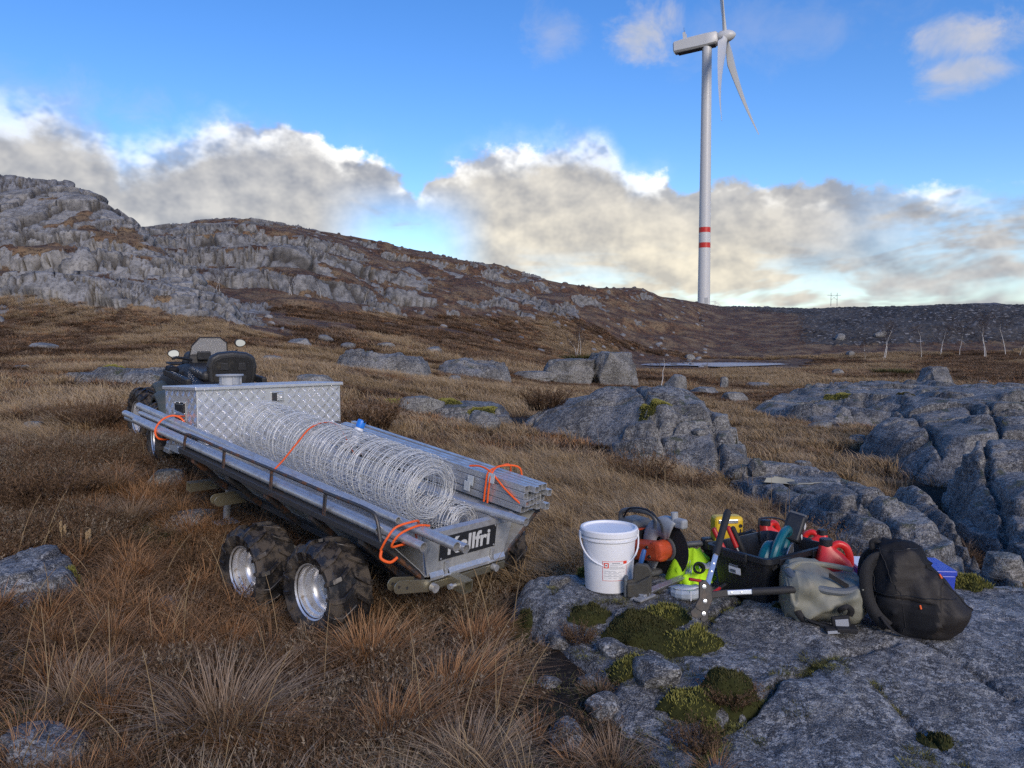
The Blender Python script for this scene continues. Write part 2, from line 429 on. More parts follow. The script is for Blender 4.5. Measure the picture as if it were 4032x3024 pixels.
plain('webbing', (.011, .011, .013), .8, var=.3, sc=90, bump=.3)
plain('bag_green', (.205, .205, .165), .62, var=.18, sc=14, dirt=(.26, .19, .11, .5), bump=.15)
plain('bag_slate', (.105, .12, .135), .6, var=.2, sc=14)
plain('rubber_grip', (.018, .018, .019), .7, var=.5, sc=40, bump=.2)
plain('tool_steel', (.022, .022, .024), .5, metal=.1, var=.3, dirt=(.12, .07, .04, .5))
plain('disc_black', (.011, .011, .012), .8, var=.3)
plain('orange_cord', (.85, .12, .015), .6, var=.1)
plain('clear_wrap', (.52, .56, .58), .18, var=.2, sc=25)
plain('paper', (.80, .80, .80), .6, var=.03)
plain('ink_grey', (.30, .32, .36), .6, var=.05)
plain('ink_red', (.75, .06, .03), .5, var=.05)
plain('ink_black', (.02, .02, .022), .5, var=.05)
plain('sign_black', (.022, .023, .026), .4, var=.1)
plain('sign_grey', (.56, .57, .57), .45, var=.08)
plain('atv_body', (.012, .0125, .014), .58, var=.2, dirt=(.09, .08, .06, .5))
plain('atv_green', (.060, .070, .060), .6, var=.2, dirt=(.14, .11, .08, .5))
plain('seat_vinyl', (.030, .031, .033), .5, var=.2, bump=.15)
plain('canvas_dark', (.060, .058, .050), .7, var=.3, dirt=(.12, .10, .07, .5))
plain('turbine_white', (.56, .57, .57), .38, var=.03, sc=.4)
plain('turbine_dark', (.045, .045, .045), .5, var=.2, sc=2)
plain('turbine_red', (.55, .028, .022), .4, var=.04, sc=.4)
k = NT('mirror'); k.set((.9, .92, .95), .03, 1.0)
k = NT('windscreen'); k.set((.55, .56, .58), .06, 0); k.b.inputs['Transmission Weight'].default_value = .45; k.b.inputs['IOR'].default_value = 1.2
plain('lens_red', (.5, .02, .02), .2)
plain('birch_bark', (.62, .60, .57), .7, var=.25, sc=5, dirt=(.06, .05, .05, .6))
plain('twig', (.050, .035, .032), .8, var=.3)
plain('lattice_steel', (.16, .17, .19), .6, metal=.3)
# ------------------------------------------------------------------ terrain
# rock, heath and soil materials
def rock_mat(name, base, dark, lich, sc=1.0, moss=0.0, wet=0.0, bumpd=.02):
    k = NT(name); P = k.co()
    w = k.noise(1.1 / sc, 3, .55, P); m1 = k.noise(6 / sc, 5, .68, P, .3); m2 = k.noise(34 / sc, 4, .70, P, off=(3, 1, 7)); gr = k.noise(75 / sc, 3, .8, P)
    st = k.noise(9 / sc, 4, .65, k.mul(P, (1.0, .30, 3.0)), .6, off=(1, 5, 2))
    c = k.mix(k.ss(m1, .40, .58), dark, base)
    c = k.mix(k.mth('MULTIPLY', k.ss(w, .46, .60), .8), c, tuple(b * 1.55 for b in base)); c = k.mix(k.mth('MULTIPLY', k.ss(k.noise(2.3 / sc, 3, .6, P, off=(4, 0, 2)), .50, .62), .6), c, dark)
    c = k.mix(k.mth('MULTIPLY', k.ss(st, .50, .56), .75), c, tuple(d * .62 for d in dark))
    # crustose lichen: pale blotches with crisp ragged edges, a few yellow-green
    lv = k.noise(15 / sc, 5, .76, P, off=(8, 8, 3)); lm = k.mth('MULTIPLY', k.ss(lv, .525, .55), k.ss(k.mth('ADD', w, k.mth('MULTIPLY', m2, .8)), .74, .90))
    c = k.mix(k.mth('MULTIPLY', lm, .85), c, lich)
    c = k.mix(k.mth('MULTIPLY', k.ss(k.mth('ADD', lv, k.mth('MULTIPLY', m1, .6)), .95, .98), .5), c, (.15, .155, .06))
    c = k.mix(k.mth('MULTIPLY', k.ss(k.mth('SUBTRACT', m2, k.mth('MULTIPLY', st, .5)), .30, .38), .55), c, (.022, .022, .024))
    c = k.mix(k.mth('MULTIPLY', k.ss(gr, .52, .60), .55), c, tuple(min(1, b * 1.9) for b in base))
    c = k.mix(k.mth('MULTIPLY', k.ss(gr, .48, .40), .65), c, tuple(d * .4 for d in dark))
    if moss:
        n = k.n('ShaderNodeNewGeometry'); sp = k.n('ShaderNodeSeparateXYZ'); k.l(n.outputs['Normal'], sp.inputs[0])
        mm = k.mth('MULTIPLY', k.ss(k.noise(2.2 / sc, 4, .68, P, off=(5, 5, 5)), .56, .62), k.ss(sp.outputs[2], .6, .9))
        c = k.mix(k.mth('MULTIPLY', mm, moss), c, (.060, .066, .022))
    ht = k.mth('ADD', k.mth('MULTIPLY', m1, .55), k.mth('ADD', k.mth('MULTIPLY', m2, .42), k.mth('ADD', k.mth('MULTIPLY', gr, .10), k.mth('MULTIPLY', st, .55))))
    k.set(c, k.ss(m2, .3, .7, .50 - wet, .85 - wet), 0, k.bump(ht, 1.0, bumpd * sc))
    return k.m
rock_mat('rock_near', (.192, .190, .188), (.052, .052, .054), (.50, .50, .49), .50, .0, .06, .06)
rock_mat('rock_mid', (.200, .192, .182), (.055, .053, .052), (.44, .43, .40), .8, .8, .03, .08)
rock_mat('stone', (.22, .212, .20), (.09, .088, .085), (.42, .42, .39), .8, .3, 0, .04)
def terrain_mat(name='terrain', rks=1.0):
    k = NT(name); P = k.co(); tint = lambda c: tuple(x * rks for x in c)
    at = k.n('ShaderNodeAttribute', attribute_name='mask'); sp = k.n('ShaderNodeSeparateColor'); k.l(at.outputs['Color'], sp.inputs[0])
    rock, rub, cell = sp.outputs
    at2 = k.n('ShaderNodeAttribute', attribute_name='mask2'); sp2 = k.n('ShaderNodeSeparateColor'); k.l(at2.outputs['Color'], sp2.inputs[0])
    far, straw, crack = sp2.outputs
    # heath: dark heather, rusty deer grass, straw, peat
    a = k.noise(.28, 6, .6, P, .3); b = k.noise(1.3, 7, .66, k.mul(P, (1, .6, 1)), .2, off=(4, 4, 0)); c_ = k.noise(9, 6, .7, P, off=(1, 2, 0)); d = k.noise(60, 4, .7, P)
    peat = k.mix(c_, (.026, .017, .014), (.070, .045, .033))
    rust = k.mix(b, (.075, .038, .022), (.200, .105, .055))
    strw = k.mix(d, (.17, .115, .062), (.33, .235, .135))
    heath = k.mix(k.ss(b, .38, .62), peat, rust)
    heath = k.mix(k.mth('MULTIPLY', k.ss(k.mth('ADD', a, k.mth('MULTIPLY', c_, .25)), .55, .78), .8), heath, strw)
    heath = k.mix(k.mth('MULTIPLY', straw, .75), heath, strw)
    heath = k.mix(k.mth('MULTIPLY', k.ss(k.noise(2.3, 6, .65, P, off=(9, 1, 0)), .60, .68), .7), heath, (.040, .042, .016))
    hs = k.noise(3.4, 5, .72, P, .2, off=(2, 8, 0)); heath = k.mix(k.mth('MULTIPLY', k.ss(hs, .50, .58), .75), heath, (.030, .018, .015)); heath = k.mix(k.mth('MULTIPLY', k.ss(hs, .44, .36), .35), heath, (.24, .15, .08))
    # close up the sheet is peat and litter under the plants
    near_soil = k.mix(k.ss(c_, .35, .7), (.009, .007, .006), (.032, .023, .017))
    near_soil = k.mix(k.mth('MULTIPLY', k.ss(k.noise(24, 6, .7, P, off=(3, 3, 0)), .58, .68), .8), near_soil, (.075, .062, .040))
    near_soil = k.mix(k.mth('MULTIPLY', k.ss(k.noise(5, 6, .7, P, off=(7, 3, 0)), .55, .66), .7), near_soil, (.030, .034, .012))
    soil = k.mix(far, near_soil, heath)
    # bedrock of the hills
    w = k.noise(.22, 5, .6, P); m1 = k.noise(1.1, 7, .64, P, .2, off=(1, 0, 4)); m2 = k.noise(6, 6, .68, P, off=(0, 6, 4))
    rk = k.mix(k.ss(m1, .34, .62), tint((.150, .146, .140)), tint((.310, .300, .284)))
    rk = k.mix(k.mth('MULTIPLY', k.mth('SUBTRACT', cell, .5), .5, clamp=True), rk, tint((.40, .39, .37)))
    rk = k.mix(k.mth('MULTIPLY', k.ss(m2, .50, .62), .6), rk, (.065, .065, .068))
    rk = k.mix(k.mth('MULTIPLY', k.ss(w, .58, .72), .4), rk, (.30, .29, .27))
    # water stains running down
    stn = k.noise(.8, 6, .65, k.mul(P, (1.0, 1.0, .12)), .2, off=(3, 9, 2)); rk = k.mix(k.mth('MULTIPLY', k.ss(stn, .58, .68), .6), rk, (.050, .053, .062))
    rk = k.mix(k.mth('MULTIPLY', crack, .85), rk, (.035, .030, .026))
    edge = k.mth('ADD', rock, k.mth('MULTIPLY', k.mth('SUBTRACT', m2, .5), .9))
    col = k.mix(k.ss(edge, .40, .56), soil, rk)
    # road fill: broken stone
    rc = k.vor(2.2, 'F1', P, 'Color'); rs = k.n('ShaderNodeSeparateColor'); k.l(rc, rs.inputs[0])
    rb = k.mix(rs.outputs[0], (.018, .016, .0145), (.078, .070, .062)); rb = k.mix(k.ss(rs.outputs[1], .90, .97), rb, (.26, .25, .24))
    rb = k.mix(k.mth('MULTIPLY', k.ss(k.noise(.09, 5, .6, P), .45, .62), .35), rb, (.13, .12, .11))
    edge2 = k.mth('ADD', rub, k.mth('MULTIPLY', k.mth('SUBTRACT', b, .5), 1.1))
    col = k.mix(k.ss(edge2, .45, .58), col, rb)
    ht = k.mth('ADD', k.mth('MULTIPLY', m1, .8), k.mth('ADD', k.mth('MULTIPLY', m2, .25), k.mth('MULTIPLY', c_, .12)))
    k.set(col, .9, 0, k.bump(ht, .8, .12), spec=.25)
terrain_mat(); terrain_mat('terrain_ridge', .86)

# height above the eye (metres) by view column and depth; the land was read off the photograph
COLS = {
 -420: [(1, -1.5), (3, -1.3), (9, -.6), (20, .2), (32, 1.4), (40, 4), (50, 9), (62, 14), (80, 13), (130, 17), (200, 15), (400, 10), (3000, 5)],
 0: [(1, -1.5), (2.7, -1.48), (4, -1.40), (5, -1.30), (6.5, -1.12), (9, -.9), (13, -.75), (20, -.45), (30, -.05), (34, .7), (38, 2.0), (44, 4.6), (50, 7.6), (57, 11.6), (63, 13.9), (70, 13.3), (85, 11), (110, 14), (140, 21), (200, 20), (400, 10), (3000, 5)],
 78: [(1, -1.5), (2.7, -1.5), (4, -1.45), (5, -1.34), (6.5, -1.14), (9, -.9), (13, -.76), (20, -.45), (30, -.08), (34, .6), (38, 1.9), (44, 4.4), (50, 7.4), (56, 11.2), (61, 13.0), (68, 12.3), (85, 9), (110, 14), (140, 21), (200, 20), (400, 10), (3000, 5)],
 120: [(1, -1.5), (2.7, -1.5), (4, -1.5), (5, -1.36), (6.5, -1.14), (9, -.93), (13, -.78), (20, -.45), (30, -.1), (34, .5), (38, 1.6), (44, 3.9), (50, 7.0), (57, 10.6), (64, 9.6), (85, 7), (105, 13), (140, 21.0), (200, 19), (400, 10), (3000, 5)],
 153: [(1, -1.5), (2.7, -1.5), (4, -1.55), (5, -1.40), (6.5, -1.16), (8, -1.02), (13, -.78), (20, -.45), (30, -.1), (34, .4), (38, 1.3), (44, 3.6), (49, 6.0), (53, 7.9), (60, 6.5), (80, 6), (100, 12), (120, 18), (140, 21.0), (200, 19), (400, 10), (3000, 5)],
 204: [(1, -1.5), (2.7, -1.5), (4, -1.57), (5, -1.46), (6.5, -1.2), (9, -.95), (13, -.78), (20, -.45), (30, -.1), (35, .4), (40, 1.8), (47, 4.1), (54, 3.4), (70, 3.5), (88, 8), (100, 13), (120, 18.5), (140, 22.4), (200, 20), (400, 10), (3000, 5)],
 241: [(1, -1.5), (2.7, -1.5), (4, -1.58), (5, -1.50), (6.5, -1.28), (9, -1.0), (13, -.8), (20, -.45), (30, -.1), (37, .6), (42, 1.5), (50, 1.6), (66, 2.4), (80, 4.5), (90, 8), (97, 12), (115, 17.5), (140, 23.1), (200, 20), (400, 10), (3000, 5)],
 300: [(1, -1.5), (2.7, -1.5), (4, -1.58), (5, -1.53), (6.5, -1.36), (9, -1.1), (13, -.9), (20, -.6), (30, -.3), (40, .15), (55, 1.1), (72, 2.8), (85, 5.5), (92, 9.5), (99, 12.0), (115, 16.5), (142, 21.8), (200, 19), (400, 10), (3000, 5)],
 350: [(1, -1.5), (2.7, -1.5), (4, -1.58), (5, -1.55), (6.5, -1.42), (9, -1.22), (13, -1.05), (20, -.8), (30, -.5), (40, -.15), (55, .6), (75, 2.2), (90, 4.8), (98, 8.5), (106, 11.6), (122, 15.5), (146, 20.8), (200, 18), (400, 10), (3000, 5)],
 400: [(1, -1.5), (2.7, -1.5), (4, -1.58), (5, -1.55), (6.5, -1.48), (9, -1.36), (13, -1.2), (20, -1.0), (30, -.75), (40, -.45), (55, .1), (75, 1.4), (95, 3.6), (105, 6.2), (112, 9.6), (125, 13), (150, 19.3), (200, 17), (400, 10), (3000, 5)],
 450: [(1, -1.5), (2.7, -1.5), (4, -1.56), (5, -1.56), (6.5, -1.5), (9, -1.42), (13, -1.35), (20, -1.2), (30, -1.0), (40, -.8), (55, -.4), (75, .5), (95, 2.6), (108, 5.2), (116, 8.6), (128, 12), (150, 17.4), (200, 16), (400, 10), (3000, 5)],
 510: [(1, -1.5), (2.7, -1.5), (4, -1.5), (5, -1.52), (6.5, -1.5), (9, -1.46), (13, -1.45), (20, -1.4), (30, -1.4), (40, -1.35), (60, -1.1), (80, -.6), (100, 1.3), (115, 4.6), (124, 8.0), (135, 10), (155, 15.3), (200, 14), (400, 10), (3000, 5)],
 560: [(1, -1.5), (2.7, -1.5), (4, -1.45), (5, -1.5), (6.5, -1.52), (9, -1.5), (13, -1.5), (20, -1.55), (30, -1.7), (40, -1.8), (60, -2.0), (85, -1.6), (100, -.2), (118, 3.8), (135, 8), (160, 13.1), (200, 13), (400, 10), (3000, 5)],
 640: [(1, -1.5), (2.7, -1.5), (4, -1.45), (5, -1.5), (6.5, -1.56), (9, -1.6), (13, -1.62), (20, -1.7), (30, -1.9), (40, -2.1), (60, -2.45), (80, -2.7), (95, -2.8), (110, -2.75), (120, -1.5), (135, 2.0), (150, 6.5), (172, 12.7), (200, 13), (400, 10), (3000, 5)],
 690: [(1, -1.5), (2.7, -1.5), (4, -1.45), (5, -1.5), (6.5, -1.6), (9, -1.66), (13, -1.7), (20, -1.75), (30, -1.95), (40, -2.15), (60, -2.5), (80, -2.72), (95, -2.8), (116, -2.75), (128, -1.2), (150, 3.2), (175, 7.6), (200, 11.8), (240, 11.4), (300, 12), (3000, 5)],
 715: [(1, -1.5), (2.7, -1.5), (4, -1.45), (5, -1.52), (6.5, -1.64), (9, -1.7), (13, -1.75), (20, -1.8), (30, -1.97), (40, -2.17), (60, -2.5), (80, -2.72), (95, -2.8), (118, -2.72), (130, -1.6), (160, 3.6), (190, 8.2), (208, 10.6), (250, 10.8), (280, 14.6), (330, 13), (3000, 5)],
 770: [(1, -1.5), (2.7, -1.5), (4, -1.45), (5, -1.6), (6.5, -1.7), (9, -1.75), (13, -1.75), (20, -1.85), (30, -2.0), (40, -2.2), (60, -2.5), (80, -2.7), (95, -2.8), (116, -2.6), (130, -1.6), (160, 3.4), (190, 8.0), (204, 10.2), (250, 10.3), (285, 14.6), (330, 13), (3000, 5)],
 850: [(1, -1.5), (2.7, -1.5), (4, -1.45), (5, -1.65), (6.5, -1.75), (9, -1.8), (13, -1.78), (20, -1.9), (30, -2.05), (40, -2.2), (60, -2.45), (80, -2.6), (100, -2.5), (116, -2.2), (128, -1.3), (160, 4.5), (186, 9.4), (250, 9.6), (300, 9.8), (3000, 5)],
 930: [(1, -1.5), (2.7, -1.5), (4, -1.45), (5, -1.75), (6.5, -1.95), (9, -1.95), (13, -1.85), (20, -1.92), (30, -2.1), (40, -2.25), (60, -2.4), (80, -2.5), (100, -2.2), (118, -1.8), (128, -.8), (150, 4.8), (172, 9.2), (250, 9.4), (300, 9.6), (3000, 5)],
 1024: [(1, -1.5), (2.7, -1.5), (4, -1.5), (5, -1.85), (6.5, -2.0), (9, -1.95), (13, -1.85), (20, -1.92), (30, -2.1), (40, -2.25), (60, -2.4), (80, -2.4), (100, -2.0), (120, -1.4), (128, -.3), (145, 4.4), (166, 9.0), (250, 9.2), (300, 9.4), (3000, 5)],
 1450: [(1, -1.5), (3, -1.5), (6, -1.6), (13, -1.7), (30, -2.0), (60, -2.2), (100, -1.8), (125, 0), (165, 9.0), (250, 9.2), (3000, 5)]}
_us = np.array(sorted(COLS)); _NU, _ND = 500, 620
_gu = np.linspace(-420, 1450, _NU); _gl = np.linspace(math.log(1.0), math.log(3000), _ND)
_tab = np.stack([np.interp(_gl, np.log([a for a, b in COLS[u]]), [b for a, b in COLS[u]]) for u in _us])
_G = np.stack([np.interp(_gu, _us, _tab[:, j]) for j in range(_ND)], 1)
def _blur(G, ax, n):
    for _ in range(n):
        a = np.roll(G, 1, ax); b = np.roll(G, -1, ax)
        sl = [slice(None)] * 2; sl[ax] = 0; a[tuple(sl)] = G[tuple(sl)]; sl[ax] = -1; b[tuple(sl)] = G[tuple(sl)]
        G = .25 * a + .5 * G + .25 * b
    return G
_G = _blur(_blur(_G, 0, 14), 1, 4)
def base_z(x, y):
    x = np.asarray(x, float); y = np.asarray(y, float)
    r = np.hypot(x, y); az = np.arctan2(x, y); ac = np.clip(az, -.87, .87)
    u = 512 + FPX * np.tan(ac); d = np.maximum(r * np.cos(ac), 1.001)
    fu = np.clip((u + 420) / 1870 * (_NU - 1), 0, _NU - 1.001); fd = np.clip((np.log(d)) / _gl[-1] * (_ND - 1), 0, _ND - 1.001)
    i = fu.astype(int); j = fd.astype(int); a = fu - i; b = fd - j
    z = (_G[i, j] * (1 - a) + _G[i + 1, j] * a) * (1 - b) + (_G[i, j + 1] * (1 - a) + _G[i + 1, j + 1] * a) * b
    w = sst(np.abs(az), .95, 1.6)
    z = z * (1 - w) + w * (-1.5 + .004 * np.minimum(r, 500))
    return z + EYE
def ground_z(x, y):
    x = np.asarray(x, float); y = np.asarray(y, float)
    P = np.stack([x, y, x * 0], -1).reshape(-1, 3); r = np.hypot(P[:, 0], P[:, 1])
    z = base_z(P[:, 0], P[:, 1])
    hum = (fbm(P, .8, 3, 3) - .5) * .11 * sst(r, 1.5, 5) + (fbm(P, 4.0, 3, 5) - .5) * np.minimum(.02 * r, .5)
    flat = 1 - .9 * (sst(r, 75, 85) * (1 - sst(r, 110, 122)) * sst(P[:, 0], 2, 10))     # the bog by the pond
    return (z + hum * flat).reshape(x.shape)

def build_terrain():
    azs = np.concatenate([np.linspace(-math.pi, -.72, 46)[:-1], np.linspace(-.72, .72, 860), np.linspace(.72, math.pi, 46)[1:]])
    ds = [1.2]
    while ds[-1] < 420:
        d = ds[-1]
        st = .012 * d if d < 12 else (.013 * d if d < 32 else (.24 if d < 66 else (.9 if d < 84 else (.50 if d < 165 else (1.1 if d < 215 else 9.0)))))
        ds.append(d + st)
    ds = np.concatenate([[.4, .8], ds, [520, 700, 1000, 1500, 2300, 3500, 6000]])
    A, D = np.meshgrid(azs, ds)
    na, nd = len(azs), len(ds)
    x = D * np.sin(A); y = D * np.cos(A); z = ground_z(x, y)
    V = np.stack([x, y, z], -1)
    # benches: the hillsides climb in steps
    up_ = ((D > 33) & (D < 80) & (A < -.20)) | ((D > 78) & (D < 190) & (A < .24))
    bn = np.zeros_like(z); Pb = np.stack([x[up_], y[up_], z[up_] * 0], -1); stp = np.where(D[up_] < 80, 2.1, 3.4); ph = (z[up_] + (fbm(Pb, 14, 3, 55) - .5) * 5) / stp
    fr_ = ph - np.floor(ph); bn[up_] = (sst(fr_, .30, .72) - fr_) * stp * .62 * sst(z[up_] - EYE, .3, 2.0) * sst(fbm(Pb, 9, 2, 56), .36, .52) * np.where(D[up_] < 80, 1 - .9 * sst(z[up_] - EYE, 9.0, 12.0), 1)
    V[..., 2] += bn
    # normals of the smooth land
    gx = np.gradient(V, axis=1); gy = np.gradient(V, axis=0); n = np.cross(gx, gy); n /= np.linalg.norm(n, axis=-1, keepdims=True) + 1e-9
    n = np.where(n[..., 2:] < 0, -n, n)
    P = V.reshape(-1, 3).copy(); Nn = n.reshape(-1, 3); r = D.ravel(); ac = np.clip(A.ravel(), -.87, .87); u = 512 + FPX * np.tan(ac); dep = r * np.cos(ac)
    zr = P[:, 2] - EYE
    knoll = sst(dep, 32.5, 36) * (1 - sst(dep, 74, 82)) * (1 - sst(u, 250, 300))
    ridge = sst(dep, 78, 92) * (1 - sst(dep, 190, 230)) * (1 - sst(u, 640, 735))
    steep = 1 - Nn[:, 2]
    b1 = fbm(P, 9.0, 4, 21); b2 = fbm(P * np.array([1, 1, 2.2]), 3.2, 4, 31)
    rk_kn = knoll * (sst(zr, .2, 2.2) * .36 + .30 + .14 * sst(zr, 4, 8) + (b1 - .5) * 1.3 + (b2 - .5) * 1.5 + (steep - .2) * .6)
    hgt = sst(zr, 1.0, 6.5)
    crag = sst(fbm(P * np.array([1, 1, .6]), 20.0, 3, 44), .40, .60)
    rk_rd = ridge * (hgt * (.22 + .26 * crag * (1 - sst(u, 430, 640)) ) - .02 + (steep - .12) * 1.3 + (b1 - .5) * 1.2 + (b2 - .5) * 1.2 + .10 * sst(u, 620, 660) * sst(zr, 7, 10))
    rub = sst(dep, 122, 140) * (1 - sst(dep, 232, 245)) * sst(u, 740, 860) * sst(zr, -1.6, 1.0) * 1.0 + sst(u, 690, 720) * sst(zr, 6.5, 9.0) * (1 - sst(dep, 240, 250)) * sst(dep, 130, 150) * .5
    cut = sst(dep, 252, 262) * sst(u, 690, 712) * (1 - sst(u, 800, 840)) * (1 - sst(dep, 330, 360))
    rock = np.clip(np.maximum(np.maximum(rk_kn, rk_rd), cut * .9), 0, 1)
    rm = sst(rock, .30, .52)
    act = np.where((rm > .01) | (rub > .05))[0]
    disp = np.zeros(len(P)); cell = np.full(len(P), .5); crack = np.zeros(len(P))
    Q = P[act]; warp = np.stack([fbm(Q, 5.0, 2, 61), fbm(Q, 5.0, 2, 71), fbm(Q, 5.0, 2, 81)], -1) - .5
    isr = (ridge[act] > .3) & (dep[act] > 76)
    S1 = np.where(isr[:, None], np.array([[3.6, 5.0, 7.0]]), np.array([[3.4, 4.2, 1.9]])); S1 = S1 * (.6 + .75 * sst(fbm(Q, 11.0, 2, 66), .35, .65))[:, None]
    Q1 = (Q + warp * 1.8) / S1
    F1, F2, c1_, c2_ = voro(Q1, 100); S2 = S1 * np.array([.40, .45, .42]); G1, G2, d1_, d2_ = voro((Q + warp * .8) / S2, 200)
    e1 = F2 - F1; e2 = G2 - G1
    sm = sst(fbm(Q, 6.0, 2, 67), .46, .60)            # massive here, shattered there
    amp = np.where(isr, 1.2, .72)
    dd = amp * ((c1_ - .5) * .95 * sst(e1, .0, .07) + (.3 + .7 * sm) * (d1_ - .5) * .42 * sst(e2, 0, .08) - .75 * (1 - sst(e1, .0, .075)) - .36 * (.3 + .7 * sm) * (1 - sst(e2, .0, .09)) + (fbm(Q * np.array([1, 1, .8]), 1.6, 3, 68) - .5) * .22)
    dd = np.minimum(dd, .34 * amp); ra = rm[act]
    disp[act] = dd * ra
    cell[act] = np.where(ra > .3, c2_ * .7 + d2_ * .3, .5)
    crack[act] = np.maximum(1 - sst(e1, .02, .10), (.35 + .5 * sm) * (1 - sst(e2, .02, .10))) * ra
    # broken stone of the road fill
    H1, H2, h1_, h2_ = voro(Q / .85, 300)
    rr = rub[act]; disp[act] += np.where(rr > .3, (h1_ * .5 - .25) * sst(H2 - H1, 0, .25), 0) * sst(rr, .3, .5)
    # loose blocks on the vegetated slopes
    sl = ridge * (1 - rm) * sst(dep, 80, 90) + knoll * (1 - rm) * .8
    s_i = np.where(sl > .2)[0]; Qs = P[s_i]; K1, K2, k1_, k2_ = voro(Qs / np.array([1.5, 1.5, 1.5]), 400)
    dens = np.where(k1_ > .86, 1.0, 0) * sst(.36 - K1, 0, .12)
    disp[s_i] += dens * .36; rock2 = np.zeros(len(P)); rock2[s_i] = dens; cell[s_i] = np.where(dens > .2, k2_, cell[s_i])
    rock = np.maximum(rm, rock2)
    d3 = Nn + np.array([0, 0, .25]); d3 /= np.linalg.norm(d3, axis=1, keepdims=True)
    P = P + d3 * disp[:, None]
    far = sst(r, 9, 24); straw = sst(fbm(P, 3.0, 3, 91), .5, .62) * sst(r, 5, 9) * (1 - sst(r, 70, 100)) * .8 * (1 - .85 * np.maximum(knoll, ridge))
    i = np.arange(nd - 1)[:, None] * na + np.arange(na - 1)[None, :]
    F = np.stack([i, i + 1, i + na + 1, i + na], -1).reshape(-1, 4)
    reg = np.zeros(len(P), int)
    reg[(knoll > .5) & (zr > .1)] = 1
    reg[(ridge > .5) & (zr > .6) & (u < 690)] = 2
    reg[((u > 690) & (dep > 122) & (dep < 420) & (zr > -1.0))] = 3
    fr = reg[F].max(1)
    mask = np.stack([rock, rub, cell], -1); mask2 = np.stack([far, straw, crack], -1)
    for g, nm in enumerate(('ground', 'rocky_hill', 'rocky_ridge', 'road_embankment')):
        f = F[fr == g]; idx, inv = np.unique(f, return_inverse=True)
        o = mesh_np(nm, P[idx], [inv.reshape(-1, 4)], 'terrain_ridge' if g == 2 else 'terrain', attrs={'mask': mask[idx], 'mask2': mask2[idx]})
        tag(o, kind='structure')
build_terrain()

# ------------------------------------------------------------------ bedrock outcrops
OUT = []          # (poly, height function) so that plants and objects know the rock
def ud(lst): return [((u - 512) / FPX * d, d) for u, d in lst]
def sdist(px, py, poly):
    n = len(poly); dm = np.full(px.shape, 1e9); ins = np.zeros(px.shape, bool)
    for i in range(n):
        ax, ay = poly[i]; bx, by = poly[(i + 1) % n]; ex, ey = bx - ax, by - ay
        t = np.clip(((px - ax) * ex + (py - ay) * ey) / (ex * ex + ey * ey + 1e-12), 0, 1)
        dm = np.minimum(dm, np.hypot(px - ax - t * ex, py - ay - t * ey))
        c = ((ay > py) != (by > py)) & (px < (bx - ax) * (py - ay) / (by - ay + 1e-12) + ax); ins ^= c
    return np.where(ins, dm, -dm)
def smooth_poly(poly, n=2):
    for _ in range(n):
        q = []
        for i in range(len(poly)):
            a, b = poly[i], poly[(i + 1) % len(poly)]
            q += [(a[0] * .75 + b[0] * .25, a[1] * .75 + b[1] * .25), (a[0] * .25 + b[0] * .75, a[1] * .25 + b[1] * .75)]
        poly = q
    return poly
